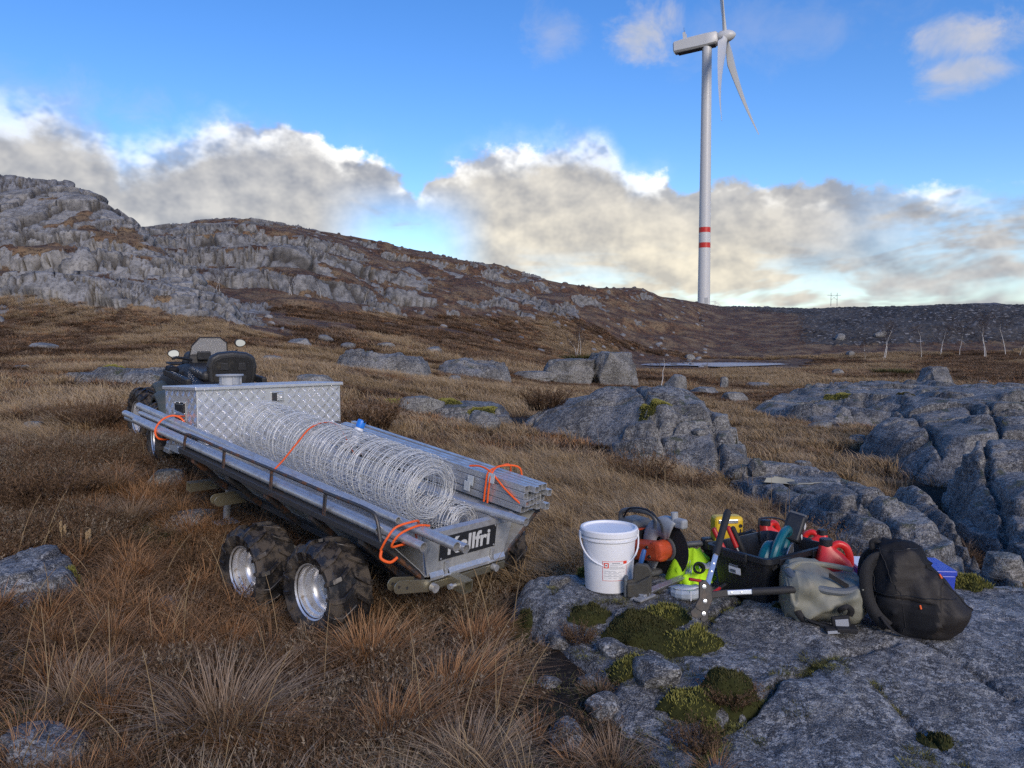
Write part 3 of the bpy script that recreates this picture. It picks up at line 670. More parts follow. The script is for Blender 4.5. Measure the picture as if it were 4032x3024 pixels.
def outcrop(name, label, poly, pts, mat='rock_mid', ew=.5, rough=.06, cs=1.1, crack=.10, seed=0, res=.035, wob=.25, foot=.5, layer=(1, .45, 1.6), group=None, cracks=()):
    """bedrock hump: top surface through pts (x, y, height above eye), rounded off towards the outline"""
    poly = smooth_poly(poly); P0 = np.array(poly)
    lo = P0.min(0) - ew; hi = P0.max(0) + ew
    pts = np.array(pts)
    def height(x, y):
        q = np.stack([x, y, x * 0 + seed * 3.7], -1)
        sd = sdist(x, y, poly) + (fbm(q, wob * 4, 4, seed + 7) - .5) * wob * 2.2
        w = 1 / (((x[:, None] - pts[None, :, 0]) ** 2 + (y[:, None] - pts[None, :, 1]) ** 2) + (ew * .6) ** 2) ** 1.5
        top = (w * pts[None, :, 2]).sum(1) / w.sum(1) + EYE
        t = np.clip(sd / ew, 0, 1); prof = 1 - (1 - t) ** 2.6
        g = base_z(x, y) - .12
        z = g + (top - g) * prof - foot * np.clip(-sd / ew, 0, 1)
        q2 = np.stack([x, y, z * 1.5], -1); wq = (fbm(q, cs * 1.6, 3, seed + 11) - .5) * 1.3; wq2 = (fbm(q, cs * 1.6, 3, seed + 12) - .5) * 1.3
        an = .5 + seed * .7; step = 0; cut = 0
        for kk, (a_, sp_, dp) in enumerate(((an, cs * 1.9, 1.0), (an + 1.25, cs * 2.7, .7))):
            ph = (x * math.cos(a_) + y * math.sin(a_)) / sp_ + (wq if kk == 0 else wq2); i_ = np.floor(ph); f_ = ph - i_; de = np.minimum(f_, 1 - f_) * sp_
            on_ = sst(fbm(q, cs * 1.5, 2, seed + 30 + kk), .40, .56); hsh = _h(i_.astype(np.int64), i_.astype(np.int64) * 0 + kk, i_.astype(np.int64) * 0 + seed, 9)
            step = step + (hsh - .5) * rough * 1.7 * on_; cut = np.maximum(cut, dp * on_ * np.exp(-(de / (.028 * cs + .008)) ** 2))
        led = fbm(q2 * np.array([1, .7, .4]), cs * 1.1, 4, seed + 14); lv_ = led * 9; led_s = (np.floor(lv_) + sst(lv_ - np.floor(lv_), .42, .58)) / 9; led2 = fbm(q2 * np.array([1, .5, .5]), cs * .34, 4, seed + 24) * 7; led2 = (np.floor(led2) + sst(led2 - np.floor(led2), .40, .60)) / 7
        tt_ = sst(t, 0, .25)
        z = z + step * tt_ - crack * cut + (led_s - .5) * rough * 3.0 * tt_ + (led2 - .5) * rough * (1.3 if seed == 1 else .6)
        z = z + (fbm(q2 * np.array([1, .6, 1]), cs * .30, 5, seed + 15, .55) - .5) * rough * (1.5 if seed == 1 else .8) + (fbm(q, cs * 2.5, 3, seed + 16) - .5) * rough * 1.5
        if seed > 1:
            sh = cs * .17; zt_ = (z + .10 * x * math.cos(seed) + .07 * y + (fbm(q, cs * 1.2, 3, seed + 50) - .5) * sh * 2.2) / sh; ft = zt_ - np.floor(zt_)
            z = z + (sst(ft, .30, .62) - ft) * sh * .95 * sst(fbm(q, cs * 1.4, 2, seed + 51), .38, .52)
        for c_ in cracks:
            dl = np.full(x.shape, 9.0)
            for (ax, ay), (bx, by) in zip(c_[:-1], c_[1:]):
                ex, ey = bx - ax, by - ay; tt2 = np.clip(((x - ax) * ex + (y - ay) * ey) / (ex * ex + ey * ey), 0, 1); dl = np.minimum(dl, np.hypot(x - ax - tt2 * ex, y - ay - tt2 * ey))
            dl = dl + (fbm(q, .12, 3, seed + 40) - .5) * .05; cwd = .012 if seed == 1 else .030; z = z - (.05 if seed == 1 else .14) * np.exp(-(np.maximum(dl, 0) / cwd) ** 2) - .008 * np.exp(-(dl / .05) ** 2)
        return z, sd
    nx = max(30, min(400, int((hi[0] - lo[0]) / res))); ny = max(30, min(360, int((hi[1] - lo[1]) / res)))
    gx, gy = np.meshgrid(np.linspace(lo[0], hi[0], nx), np.linspace(lo[1], hi[1], ny))
    z, sd = height(gx.ravel(), gy.ravel())
    keep = (sd > -ew * .9)
    i = np.arange(ny - 1)[:, None] * nx + np.arange(nx - 1)[None, :]
    F = np.stack([i, i + 1, i + nx + 1, i + nx], -1).reshape(-1, 4); F = F[keep[F].all(1)]
    V = np.stack([gx.ravel(), gy.ravel(), z], -1); idx, inv = np.unique(F, return_inverse=True)
    c = V[idx].mean(0); c[2] = V[idx, 2].min()
    o = mesh_np(name, V[idx] - c, [inv.reshape(-1, 4)], mat); o.location = c
    tag(o, label, 'rock', group)
    OUT.append((lo, hi, height))
    return o
def surf_z(x, y):
    """top of ground or rock, and how far rock stands over the soil"""
    x = np.atleast_1d(np.asarray(x, float)); y = np.atleast_1d(np.asarray(y, float)); g = ground_z(x, y); top = g.copy()
    for lo, hi, h in OUT:
        m = (x > lo[0]) & (x < hi[0]) & (y > lo[1]) & (y < hi[1])
        if m.any():
            z, sd = h(x[m], y[m]); top[m] = np.where(sd > 0, np.maximum(top[m], z), top[m])
    return top, top - g
def sz(x, y): return float(surf_z(x, y)[0][0])

def sl(l): return [((u - 512) / FPX * 1.42 * FPX / (v - 345), 1.42 * FPX / (v - 345)) for u, v in l]
outcrop('rock_slab', 'broad grey bedrock slab in the foreground with the tools standing on it',
        [(.02, 4.42), (.35, 4.62), (1.0, 4.75), (1.7, 4.75), (2.3, 4.55), (3.0, 4.35), (4.2, 4.1), (4.6, 2.6), (4.2, .9), (1.6, .8), (.55, 1.7), (.12, 2.5), (.42, 3.05), (.30, 3.5), (-.02, 3.9)],
        [(.3, 4.2, -1.34), (.7, 4.1, -1.33), (1.3, 4.0, -1.335), (1.9, 3.7, -1.375), (1.2, 4.5, -1.33), (.6, 3.4, -1.40), (1.2, 3.2, -1.40), (2.0, 3.0, -1.42), (1.5, 2.5, -1.44), (.8, 2.6, -1.47), (2.6, 3.8, -1.36), (3.0, 2.8, -1.42), (.3, 2.6, -1.52), (2.0, 1.5, -1.46)],
        'rock_near', ew=.16, rough=.026, cs=.60, crack=.018, seed=1, res=.0115, wob=.12, foot=.35,
        cracks=[sl([(736, 725), (759, 713), (787, 688), (829, 673), (862, 661), (900, 655)]), sl([(690, 650), (722, 624), (760, 604)]), sl([(920, 650), (965, 668), (1024, 700)]), sl([(700, 768), (715, 735), (740, 715)]), sl([(880, 690), (935, 735), (990, 775)])])
outcrop('rock_dome', 'large rounded grey rock dome in the middle of the moor below the split boulder',
        ud([(500, 13.2), (545, 14.6), (600, 15.0), (660, 14.2), (715, 12.6), (760, 11.0), (770, 10.2), (752, 9.5), (715, 9.5), (680, 10.0), (640, 10.5), (590, 11.4), (530, 12.3)]),
        [(*p, z) for p, z in zip(ud([(610, 12.6), (560, 12.9), (650, 11.8), (690, 11.0), (735, 10.3), (600, 11.6), (520, 13.0), (620, 13.8)]), (-.58, -1.0, -.66, -.98, -1.18, -1.15, -1.30, -.8))],
        'rock_mid', ew=.7, rough=.09, cs=1.25, crack=.18, seed=2, res=.026, wob=.2, cracks=[ud([(633, 13.2), (641, 12.2), (650, 11.2), (672, 10.2)]), ud([(540, 12.9), (590, 12.2), (650, 11.7), (700, 11.0), (745, 10.5)]), ud([(700, 12.2), (712, 11.2), (722, 9.8)])])
outcrop('rock_shelf', 'low mossy rock shelf left of the large rounded dome, flush with the grass',
        ud([(366, 14.6), (420, 15.6), (480, 15.8), (520, 14.6), (515, 13.0), (470, 13.2), (420, 13.4)]),
        [(*p, z) for p, z in zip(ud([(400, 14.4), (460, 14.4), (500, 13.8)]), (-1.13, -1.15, -1.22))], 'rock_mid', ew=.4, rough=.06, cs=.8, seed=3, res=.03)
outcrop('rock_slab', 'wet flat rock slab holding a small puddle, behind the tool box',
        ud([(722, 9.7), (770, 10.1), (835, 9.6), (885, 8.6), (935, 7.4), (975, 6.3), (1000, 5.5), (965, 5.15), (900, 5.3), (850, 5.9), (835, 6.8), (790, 7.7), (740, 8.8)]),
        [(*p, z) for p, z in zip(ud([(750, 9.4), (800, 8.9), (860, 8.0), (900, 7.0), (935, 6.2), (900, 6.0), (960, 5.6), (820, 7.8)]), (-1.53, -1.50, -1.46, -1.45, -1.53, -1.62, -1.66, -1.52))],
        'rock_mid', ew=.40, rough=.085, cs=.9, crack=.13, seed=4, res=.018, wob=.12, cracks=[ud([(770, 8.9), (830, 7.7), (885, 6.7), (935, 5.7)]), ud([(835, 7.2), (880, 7.3), (930, 6.9)]), ud([(880, 6.4), (905, 5.8), (920, 5.4)])])
outcrop('rock_shelf', 'flat topped dark rock shelf right of the wet slab, above the gully',
        ud([(862, 13.4), (900, 14.6), (1024, 15.2), (1180, 14.5), (1150, 11), (1030, 10.2), (985, 10.0), (940, 10.3), (905, 11.2), (875, 12.4)]),
        [(*p, z) for p, z in zip(ud([(885, 13.2), (930, 13.6), (990, 13.4), (1050, 13), (915, 12.0), (950, 11.2), (1000, 11.0), (1060, 11.2)]), (-1.34, -1.02, -.97, -.95, -1.36, -1.34, -1.22, -1.12))],
        'rock_mid', ew=.85, rough=.11, cs=1.25, crack=.2, seed=5, res=.028, wob=.3, cracks=[ud([(900, 13.6), (930, 12.0), (945, 10.6)]), ud([(890, 12.4), (960, 12.2), (1030, 12.0)]), ud([(985, 13), (1000, 11.4), (1004, 10.3)])])
outcrop('rock_dome', 'dark cracked rock buttress at the right edge of the view',
        ud([(930, 9.7), (975, 9.95), (1040, 9.9), (1180, 9.4), (1200, 7.2), (1100, 5.9), (1024, 6.4), (988, 7.3), (955, 8.4)]),
        [(*p, z) for p, z in zip(ud([(955, 9.3), (1000, 9.2), (1060, 9.0), (1000, 8.2), (1040, 7.6), (1100, 7.4), (1040, 6.9)]), (-1.28, -1.16, -1.12, -1.30, -1.26, -1.2, -1.55))],
        'rock_mid', ew=.62, rough=.10, cs=1.0, crack=.18, seed=15, res=.02, wob=.2, cracks=[ud([(985, 9.6), (992, 8.4), (1010, 7.4), (1012, 6.8)]), ud([(950, 9.0), (1000, 8.5), (1060, 8.3)])])
outcrop('rock_shelf', 'wide flat layered rock shelf reaching right from the pond side of the moor',
        ud([(735, 23), (800, 27), (900, 28.5), (1010, 27), (1120, 24), (1060, 18.5), (985, 16.8), (925, 16.6), (860, 17.2), (785, 19)]),
        [(*p, z) for p, z in zip(ud([(780, 23), (850, 25), (950, 25), (1030, 23), (830, 20), (930, 18.5), (1000, 19), (880, 17.8)]), (-1.50, -1.35, -1.32, -1.32, -1.50, -1.45, -1.40, -1.60))],
        'rock_mid', ew=.6, rough=.20, cs=1.9, crack=.2, seed=6, res=.055, wob=.5, layer=(.55, .9, 2.2))
outcrop('rock_shelf', 'long low rock shelf in the grass left of the quad bike',
        ud([(50, 15.2), (90, 16.4), (150, 16.2), (205, 15.6), (215, 14.6), (160, 14.0), (100, 14.2), (60, 14.4)]),
        [(*p, z) for p, z in zip(ud([(80, 15.2), (130, 15.2), (180, 15.0)]), (-.60, -.54, -.56))], 'rock_mid', ew=.35, rough=.09, cs=.9, seed=7, res=.03)
outcrop('rock_shelf', 'weathered rock shelf near the left picture edge beside the dark heather',
        ud([(-30, 4.5), (20, 4.75), (60, 4.7), (80, 4.45), (70, 4.2), (30, 4.0), (-30, 4.0)]),
        [(*p, z) for p, z in zip(ud([(0, 4.35), (40, 4.45), (65, 4.4)]), (-1.27, -1.26, -1.29))], 'rock_near', ew=.15, rough=.035, cs=.4, seed=8, res=.012, wob=.07)
outcrop('rock_shelf', 'grey rock shelf on the moor above the wire mesh roll, crowned with heather',
        ud([(330, 25), (380, 27), (425, 26.5), (440, 25), (400, 23.4), (345, 23.6)]),
        [(*p, z) for p, z in zip(ud([(360, 25), (400, 25), (425, 25)]), (-.32, -.40, -.55))], 'rock_mid', ew=.5, rough=.13, cs=1.1, seed=9, res=.05)
outcrop('rock_shelf', 'heathery rock shelf in front of the cliffs left of the split boulder',
        ud([(435, 29), (470, 31), (505, 30), (512, 28), (480, 27), (445, 27.4)]),
        [(*p, z) for p, z in zip(ud([(460, 29), (490, 28.6)]), (-.72, -.85))], 'rock_mid', ew=.5, rough=.13, cs=1.1, seed=10, res=.05)
outcrop('rock_shelf', 'cracked rock shelf falling into the grassy gully at right',
        ud([(880, 9.6), (920, 9.0), (965, 7.4), (1005, 6.1), (1040, 5.4), (1060, 5.0), (1030, 4.85), (1000, 5.4), (975, 6.2), (935, 7.3), (890, 8.5)]),
        [(*p, z) for p, z in zip(ud([(900, 9.0), (950, 7.4), (990, 6.2), (1030, 5.3)]), (-1.60, -1.68, -1.74, -1.72))], 'rock_mid', ew=.28, rough=.09, cs=.6, crack=.1, seed=12, res=.02, wob=.15)

# ------------------------------------------------------------------ loose boulders
def boulder_mesh(seed, dims, cuts=9, sub=3, rough=.06, boxy=.45):
    import bmesh
    bm = bmesh.new(); bmesh.ops.create_cube(bm, size=2.0); bmesh.ops.subdivide_edges(bm, edges=bm.edges[:], cuts={2: 7, 3: 13, 4: 22}[sub], use_grid_fill=True)
    V = np.array([v.co[:] for v in bm.verts]); rg = np.random.default_rng(seed)
    S = V / np.linalg.norm(V, axis=1, keepdims=True); V = V * boxy + S * (1 - boxy) * 1.15
    V[:, 0] += V[:, 2] * rg.uniform(-.25, .25); V[:, 1] += V[:, 2] * rg.uniform(-.2, .2)
    for _ in range(cuts):
        n = rg.normal(size=3); n[2] = abs(n[2]) * .8; n /= np.linalg.norm(n); s = V @ n; d = s.max() * rg.uniform(.70, .92)
        V = V - np.maximum(s - d, 0)[:, None] * n
    V = V * (1 + ((fbm(V + seed, .9, 3, seed) - .5) * rough * 2 + (fbm(V + seed, .28, 4, seed + 3) - .5) * rough * 2.2)[:, None])
    V = V * np.array(dims) / 2 / np.abs(V).max(0)
    V[:, 2] += dims[2] * .28
    F = [[v.index for v in f.verts] for f in bm.faces]; bm.free()
    return V, F
def boulder(label, u, v, d, wpx, hpx, seed, mat='stone', cuts=9, asp=.8, rz=None, name='boulder', group='loose stones on the moor', sub=3, sink=0.0, boxy=.40):
    p = wpt(u, v, d); w = wpx / FPX * d; h = hpx / FPX * d
    V, F = boulder_mesh(seed, (w, w * asp, h * 1.35), cuts, sub, boxy=boxy, rough=.06 if sub < 4 else .10)
    o = mesh_np(name, V, [np.array(F)], mat, smooth=False)
    o.data.polygons.foreach_set('use_smooth', [True] * len(o.data.polygons)); o.data.set_sharp_from_angle(angle=R(32))
    z = sz(p.x, p.y)
    o.location = (p.x, p.y, z + h * .02 - sink); o.rotation_euler = (0, 0, rz if rz is not None else seed * 1.3)
    return tag(o, label, 'boulder', group)
boulder('tall angular half of the split mossy boulder on the bog', 613, 386, 36, 52, 33, 3, 'rock_mid', 6, .8, .18, group=None, sub=4, boxy=.72)
boulder('low wedge half of the split mossy boulder on the bog', 568, 388, 35.5, 56, 24, 14, 'rock_mid', 6, .7, .05, group=None, sub=4, boxy=.70)
boulder('long low stone tail lying left of the split boulder', 534, 389, 34.5, 46, 9, 15, 'rock_mid', 7, .5, .0, group=None)
boulder('single rounded boulder right of the split boulder', 676, 386, 34, 24, 15, 21, group=None)
boulder('tall pointed mossy boulder on the bog at right', 936, 386, 37, 40, 24, 22, 'rock_mid', 12, group=None, sub=4, boxy=.6)
boulder('small pointed standing stone right of the lone boulder', 724, 381, 38, 10, 11, 23)
boulder('small pale stone far right on the flat bog', 838, 373, 60, 12, 7, 24)
boulder('round grey boulder half buried left of the rock dome', 420, 413, 13.6, 52, 16, 25, group=None)
boulder('upright lichened boulder in the straw beside the rock dome', 484, 417, 12.2, 34, 20, 26, group=None)
boulder('flat pale lichen rock behind the trailer drawbar', 165, 505, 6.3, 38, 17, 27, 'stone', 8, .8, .4, group=None)
boulder('blue grey stone in heather behind the trailer jack leg', 190, 530, 5.6, 52, 15, 28, 'rock_near', 7, .9, 0, group=None)
boulder('rounded stone in the bottom left picture corner', 44, 775, 2.72, 92, 24, 29, 'rock_near', 6, .8, 0, group=None, sub=4)
boulder('grey stone in the heather below the left rock shelf', 30, 604, 4.05, 34, 12, 30, 'rock_near', group='stones half hidden in the left heather')
boulder('small grey stone left of the front trailer wheel', 168, 590, 4.3, 34, 13, 31, 'rock_near', group='stones half hidden in the left heather')
boulder('flat whitish stone on the slope left of the quad bike', 150, 402, 12.0, 42, 9, 32, group=None)
boulder('pale flat stone high on the left grass slope', 44, 355, 25.5, 34, 8, 33, group=None)
boulder('boulder perched beside the grass just behind the tool chest', 318, 389, 15, 42, 14, 34, group=None)
boulder('block below the wet slab at the end of the rock dome', 757, 466, 9.3, 22, 14, 35, 'rock_mid', group='blocks at the end of the rock dome')
boulder('capstone block over the dark gap at the dome end', 742, 452, 9.45, 30, 12, 36, 'rock_mid', group='blocks at the end of the rock dome')
boulder('rounded stone in the heath behind the wet slab', 805, 450, 10.8, 26, 12, 37, group=None)
boulder('rounded boulder on the slope above the gully at right', 1006, 560, 5.6, 44, 22, 38, group=None)
_sp = [(705, 388, 31, 34, 7), (735, 392, 27, 26, 9), (790, 378, 45, 20, 5), (760, 382, 40, 26, 5), (870, 385, 36, 22, 6), (1010, 392, 33, 22, 8), (985, 384, 42, 16, 6), (455, 384, 24, 16, 9), (300, 358, 34, 26, 9), (325, 345, 42, 22, 7), (346, 350, 38, 18, 8), (385, 352, 42, 20, 6), (433, 356, 44, 22, 7), (270, 372, 22, 26, 7), (468, 372, 36, 14, 7), (20, 376, 18, 18, 5), (110, 372, 19, 20, 5), (200, 356, 27, 18, 6), (690, 352, 120, 10, 5), (850, 350, 122, 9, 5), (880, 333, 140, 12, 5), (840, 331, 140, 12, 6), (35, 440, 8.4, 26, 9), (78, 425, 9.3, 18, 7), (70, 482, 6.7, 24, 7), (55, 520, 5.4, 20, 7), (570, 470, 8.6, 16, 5), (615, 487, 7.8, 16, 5), (945, 520, 7.6, 22, 8), (990, 545, 6.2, 22, 9), (700, 440, 10.6, 16, 6), (860, 420, 14.5, 20, 8), (820, 408, 17, 24, 7)]
_sl = ['low stone in the heath between lone boulder and flat shelf', 'stone at the left foot of the flat layered shelf', 'small stone on the bog above the flat shelf, nearer the pond', 'low stone on the bog left of the flat shelf top', 'stone on the bog behind the middle of the flat shelf', 'stone behind the right end of the flat shelf', 'small stone on the bog near the right edge', 'stone behind the upright lichened boulder', 'leftmost stone on the slope behind the tool chest', 'uppermost stone on the slope behind the tool chest', 'stone on the slope above the heather crowned shelf', 'stone on the slope right of the heather crowned shelf', 'stone on the slope above the left shelves, below the ridge', 'stone in the grass just right of the quad bike seat', 'small stone left of the split boulder tail', 'small stone in the grass at the far left edge', 'small stone in the grass above the long left shelf', 'stone in the grass right above the quad windscreen', 'small stone behind the pond', 'small stone at the foot of the road fill, left', 'dark block on the brown slope below the road fill, right', 'dark block on the brown slope below the road fill, left', 'stone at the left edge halfway up the slope', 'small stone left of the quad front wheel', 'pale stone in the straw at the left edge', 'small pale stone near the seed spikes', 'small stone in the straw behind the fence posts', 'small stone in the straw above the bucket', 'stone in the grassy gully at right', 'stone at the bottom of the grassy gully', 'small stone in the grass left of the dome end', 'stone before the dark rock mass', 'stone in the heath below the flat shelf']
for i, a in enumerate(_sp): boulder(_sl[i], *a, 50 + i, sub=2 if a[2] > 15 else 3)
# loose broken pieces where the slab runs out
for i, (u, v, w, h) in enumerate([(612, 672, 34, 16), (588, 690, 22, 12), (566, 742, 46, 18), (560, 655, 26, 12), (630, 645, 34, 14), (548, 690, 26, 10), (604, 716, 44, 20), (655, 700, 56, 22), (590, 640, 20, 9), (560, 612, 26, 9)]):
    d = EYE / ((v - 345) / FPX) * .985
    boulder(('flat broken rock piece below the green ledge moss', 'small broken piece left of the ledge moss', 'large broken piece at the bottom beside the withered tussock', 'broken piece in the peat left of the moss mat', 'broken piece tucked under the broad moss mat', 'low broken piece in the peat near the rusty tussock', 'rounded broken piece between ledge moss and bottom edge', 'wide broken piece left of the green crack moss', 'small broken piece above the ledge moss', 'thin broken piece on the slab edge near the trailer')[i], u, v, d, w, h, 120 + i, 'rock_near', 8, .8, name='rock_piece', group='broken rock pieces left of the slab', sink=.012)

# pond, puddle, far hills
def water(name, poly, z, n=2):
    q = smooth_poly(poly, n); mb = MB(); mb.add([(x, y, z) for x, y in q], [tuple(range(len(q)))]); o = mb.build(name, 'water'); return tag(o, kind='structure')
k = NT('water'); k.set((.03, .04, .05), .04, 0, k.bump(k.noise(3, 3), .02, .01)); k.b.inputs['IOR'].default_value = 1.33
k = NT('sky_pale_water'); k.set(k.mix(k.ss(k.noise(.12, 4), .4, .6), (.42, .46, .52), (.62, .66, .72)), .18, 0, spec=.8)  # pond water: pale sky reflection painted into the base colour
zp = -2.78 + EYE + .16
o = water('pond', ud([(632, 104), (650, 99), (668, 98), (684, 100), (702, 96), (720, 93), (742, 96), (766, 99), (800, 109), (778, 112), (740, 116), (700, 115), (660, 112)]), zp); o.data.materials[0] = M['sky_pale_water']
pd = wpt(790, 478, 8.75); pz = sorted(sz(pd.x + a, pd.y + b) for a in (-.3, -.15, 0, .15, .3) for b in (-.2, -.1, 0, .1, .2))[11] + .004
def blob(c, rx, ry, sd, n=26): return [(c[0] + rx * (.65 + .7 * random.Random(sd + i).random()) * math.cos(6.283 * i / n), c[1] + ry * (.65 + .7 * random.Random(sd + i * 3).random()) * math.sin(6.283 * i / n)) for i in range(n)]
water('puddle', blob((pd.x, pd.y), .34, .26, 5), pz, 2)
for i, (u0, u1, v, d, col) in enumerate([(900, 1150, 294.5, 2600, 0), (860, 960, 299.5, 2400, 1), (780, 890, 303.0, 2000, 1), (1010, 1280, 291.5, 3000, 0)]):
    nx, ny = 90, 16; x0, x1 = (u0 - 512) / FPX * d, (u1 - 512) / FPX * d; H = (345 - v) / FPX * d
    g = []
    for b in range(ny):
        row = []
        for a in range(nx):
            s, t = a / (nx - 1), b / (ny - 1)
            pr = np.array([[x0 + (x1 - x0) * s, d + 500 * t, i * 99.0]])
            q = math.sin(math.pi * s) ** .55 * math.sin(math.pi * t) ** .6
            row.append((pr[0, 0], pr[0, 1], EYE + H * q * (.80 + .20 * float(fbm(pr, 160, 5, i)[0])) + 10 * (float(fbm(pr, 40, 3, i)[0]) - .5)))
        g.append(row)
    if i == 0:
        k = NT('far_rock_haze'); c = k.mix(k.ss(k.noise(.02, 6, .65), .4, .6), (.075, .080, .100), (.17, .17, .185)); k.set(c, .95, spec=.1)  # blue-grey distance haze mixed into the rock colour
    mb = MB(); mb.sheet(g); tag(mb.build('distant_hill', 'far_rock_haze', smooth=True, auto=0), kind='structure')
# ------------------------------------------------------------------ trailer
TO = Vector((-.6049, 4.5496, -1.6223 + EYE))
TM = Matrix(((.662, -.742, .102, TO.x), (.749, .657, -.082, TO.y), (-.006, .130, .991, TO.z), (0, 0, 0, 1)))
TM = frame(TO, (.662, .749, -.006), (-.742, .657, .130))
def T(x, y, z): return TM @ Vector((x, y, z))
def make_tyre(mb_body, mb_lug, rad, wid, rim, nl, lug=.023):
    h = wid / 2
    prof = [(rim - .004, -h * .78), (rim + .012, -h * .86), (rim + .04, -h * .98), ((rim + rad) * .5 + .01, -h * 1.06), (rad - .045, -h * 1.0), (rad - .018, -h * .84), (rad - lug, -h * .55), (rad - lug + .002, 0)]
    prof = prof + [(r, -z) for r, z in reversed(prof[:-1])]
    mb_body.lathe(prof, 56, m=rotm('Y', 90), close=True)
    for i in range(nl):
        for s in (-1, 1):
            a0 = 2 * math.pi * (i + (.5 if s > 0 else 0)) / nl
            pth = [(0.0, -.02 * s, 0), (.30, -.15 * s * s * 1, 0), (.62, -.27, 0), (.90, -.30, -.020), (1.04, -.30, -.055)]
            vs = []; fs = []
            for t, (q, da, dr) in enumerate(((.03, .0, .0), (.35, .12, 0), (.66, .22, 0), (.92, .25, -.022), (1.05, .25, -.056))):
                for w2 in (-.052, .052):
                    for rr in (-.020, lug):
                        a = a0 + da + w2 * (1.0 if t < 3 else 1.15); r = rad - lug + dr + rr
                        vs.append((s * h * q + (s * .006 if t > 2 and rr > 0 else 0), r * math.cos(a), r * math.sin(a)))
            for t in range(4):
                b = t * 4
                for e in ((0, 1, 5, 4), (1, 3, 7, 5), (3, 2, 6, 7), (2, 0, 4, 6)): fs.append(tuple(b + q for q in e))
            fs.append((0, 2, 3, 1)); fs.append((16, 17, 19, 18))
            mb_lug.add(vs, fs)
def make_wheel(parent, rad=.265, wid=.25, rim=.142, side=-1, nl=15):
    """wheel centred on its axle, outer face towards side*x"""
    b = MB(); prof = [(rim, -wid * .40), (rim + .008, -wid * .43), (rim + .006, -wid * .40), (rim - .010, -wid * .36), (rim - .012, -wid * .28), (rim - .024, -wid * .25), (rim - .026, -wid * .10), (rim - .040, -wid * .06), (rim - .044, wid * .10), (.10, wid * .12), (.07, wid * .10), (.045, wid * .07), (0.0, wid * .07)]
    b.lathe(prof, 44, m=rotm('Y', 90))
    b.lathe([(rim, wid * .40), (rim + .008, wid * .43), (rim - .01, wid * .36), (rim - .03, wid * .2), (.06, wid * .15), (0, wid * .15)], 44, m=rotm('Y', 90))
    w = b.build('wheel', 'rim_steel', parent, smooth=True, auto=50)
    t = MB(); l = MB(); make_tyre(t, l, rad, wid, rim, nl)
    ty = t.build('tyre', 'tyre', w, smooth=True, auto=60); l.build('tread', 'tyre', w, smooth=False, bev=.003, seg=1)
    hcap = MB(); hcap.lathe([(.034, wid * .08), (.034, -wid * .02), (.028, -wid * .08), (.016, -wid * .11), (0, -wid * .115)], 20, m=rotm('Y', 90)); hcap.build('hub_cap', 'galv_dull', w, smooth=True)
    for i in range(4):
        a = R(45 + 90 * i); n = MB(); n.lathe([(.010, wid * .08), (.010, wid * .02), (.006, wid * .0), (0, wid * .0)], 6, m=Matrix.Translation((0, .058 * math.cos(a), .058 * math.sin(a))) @ rotm('Y', 90)); n.build('wheel_nut', 'galv_dull', w)
    if side > 0: w.rotation_euler = (0, 0, math.pi)
    return w
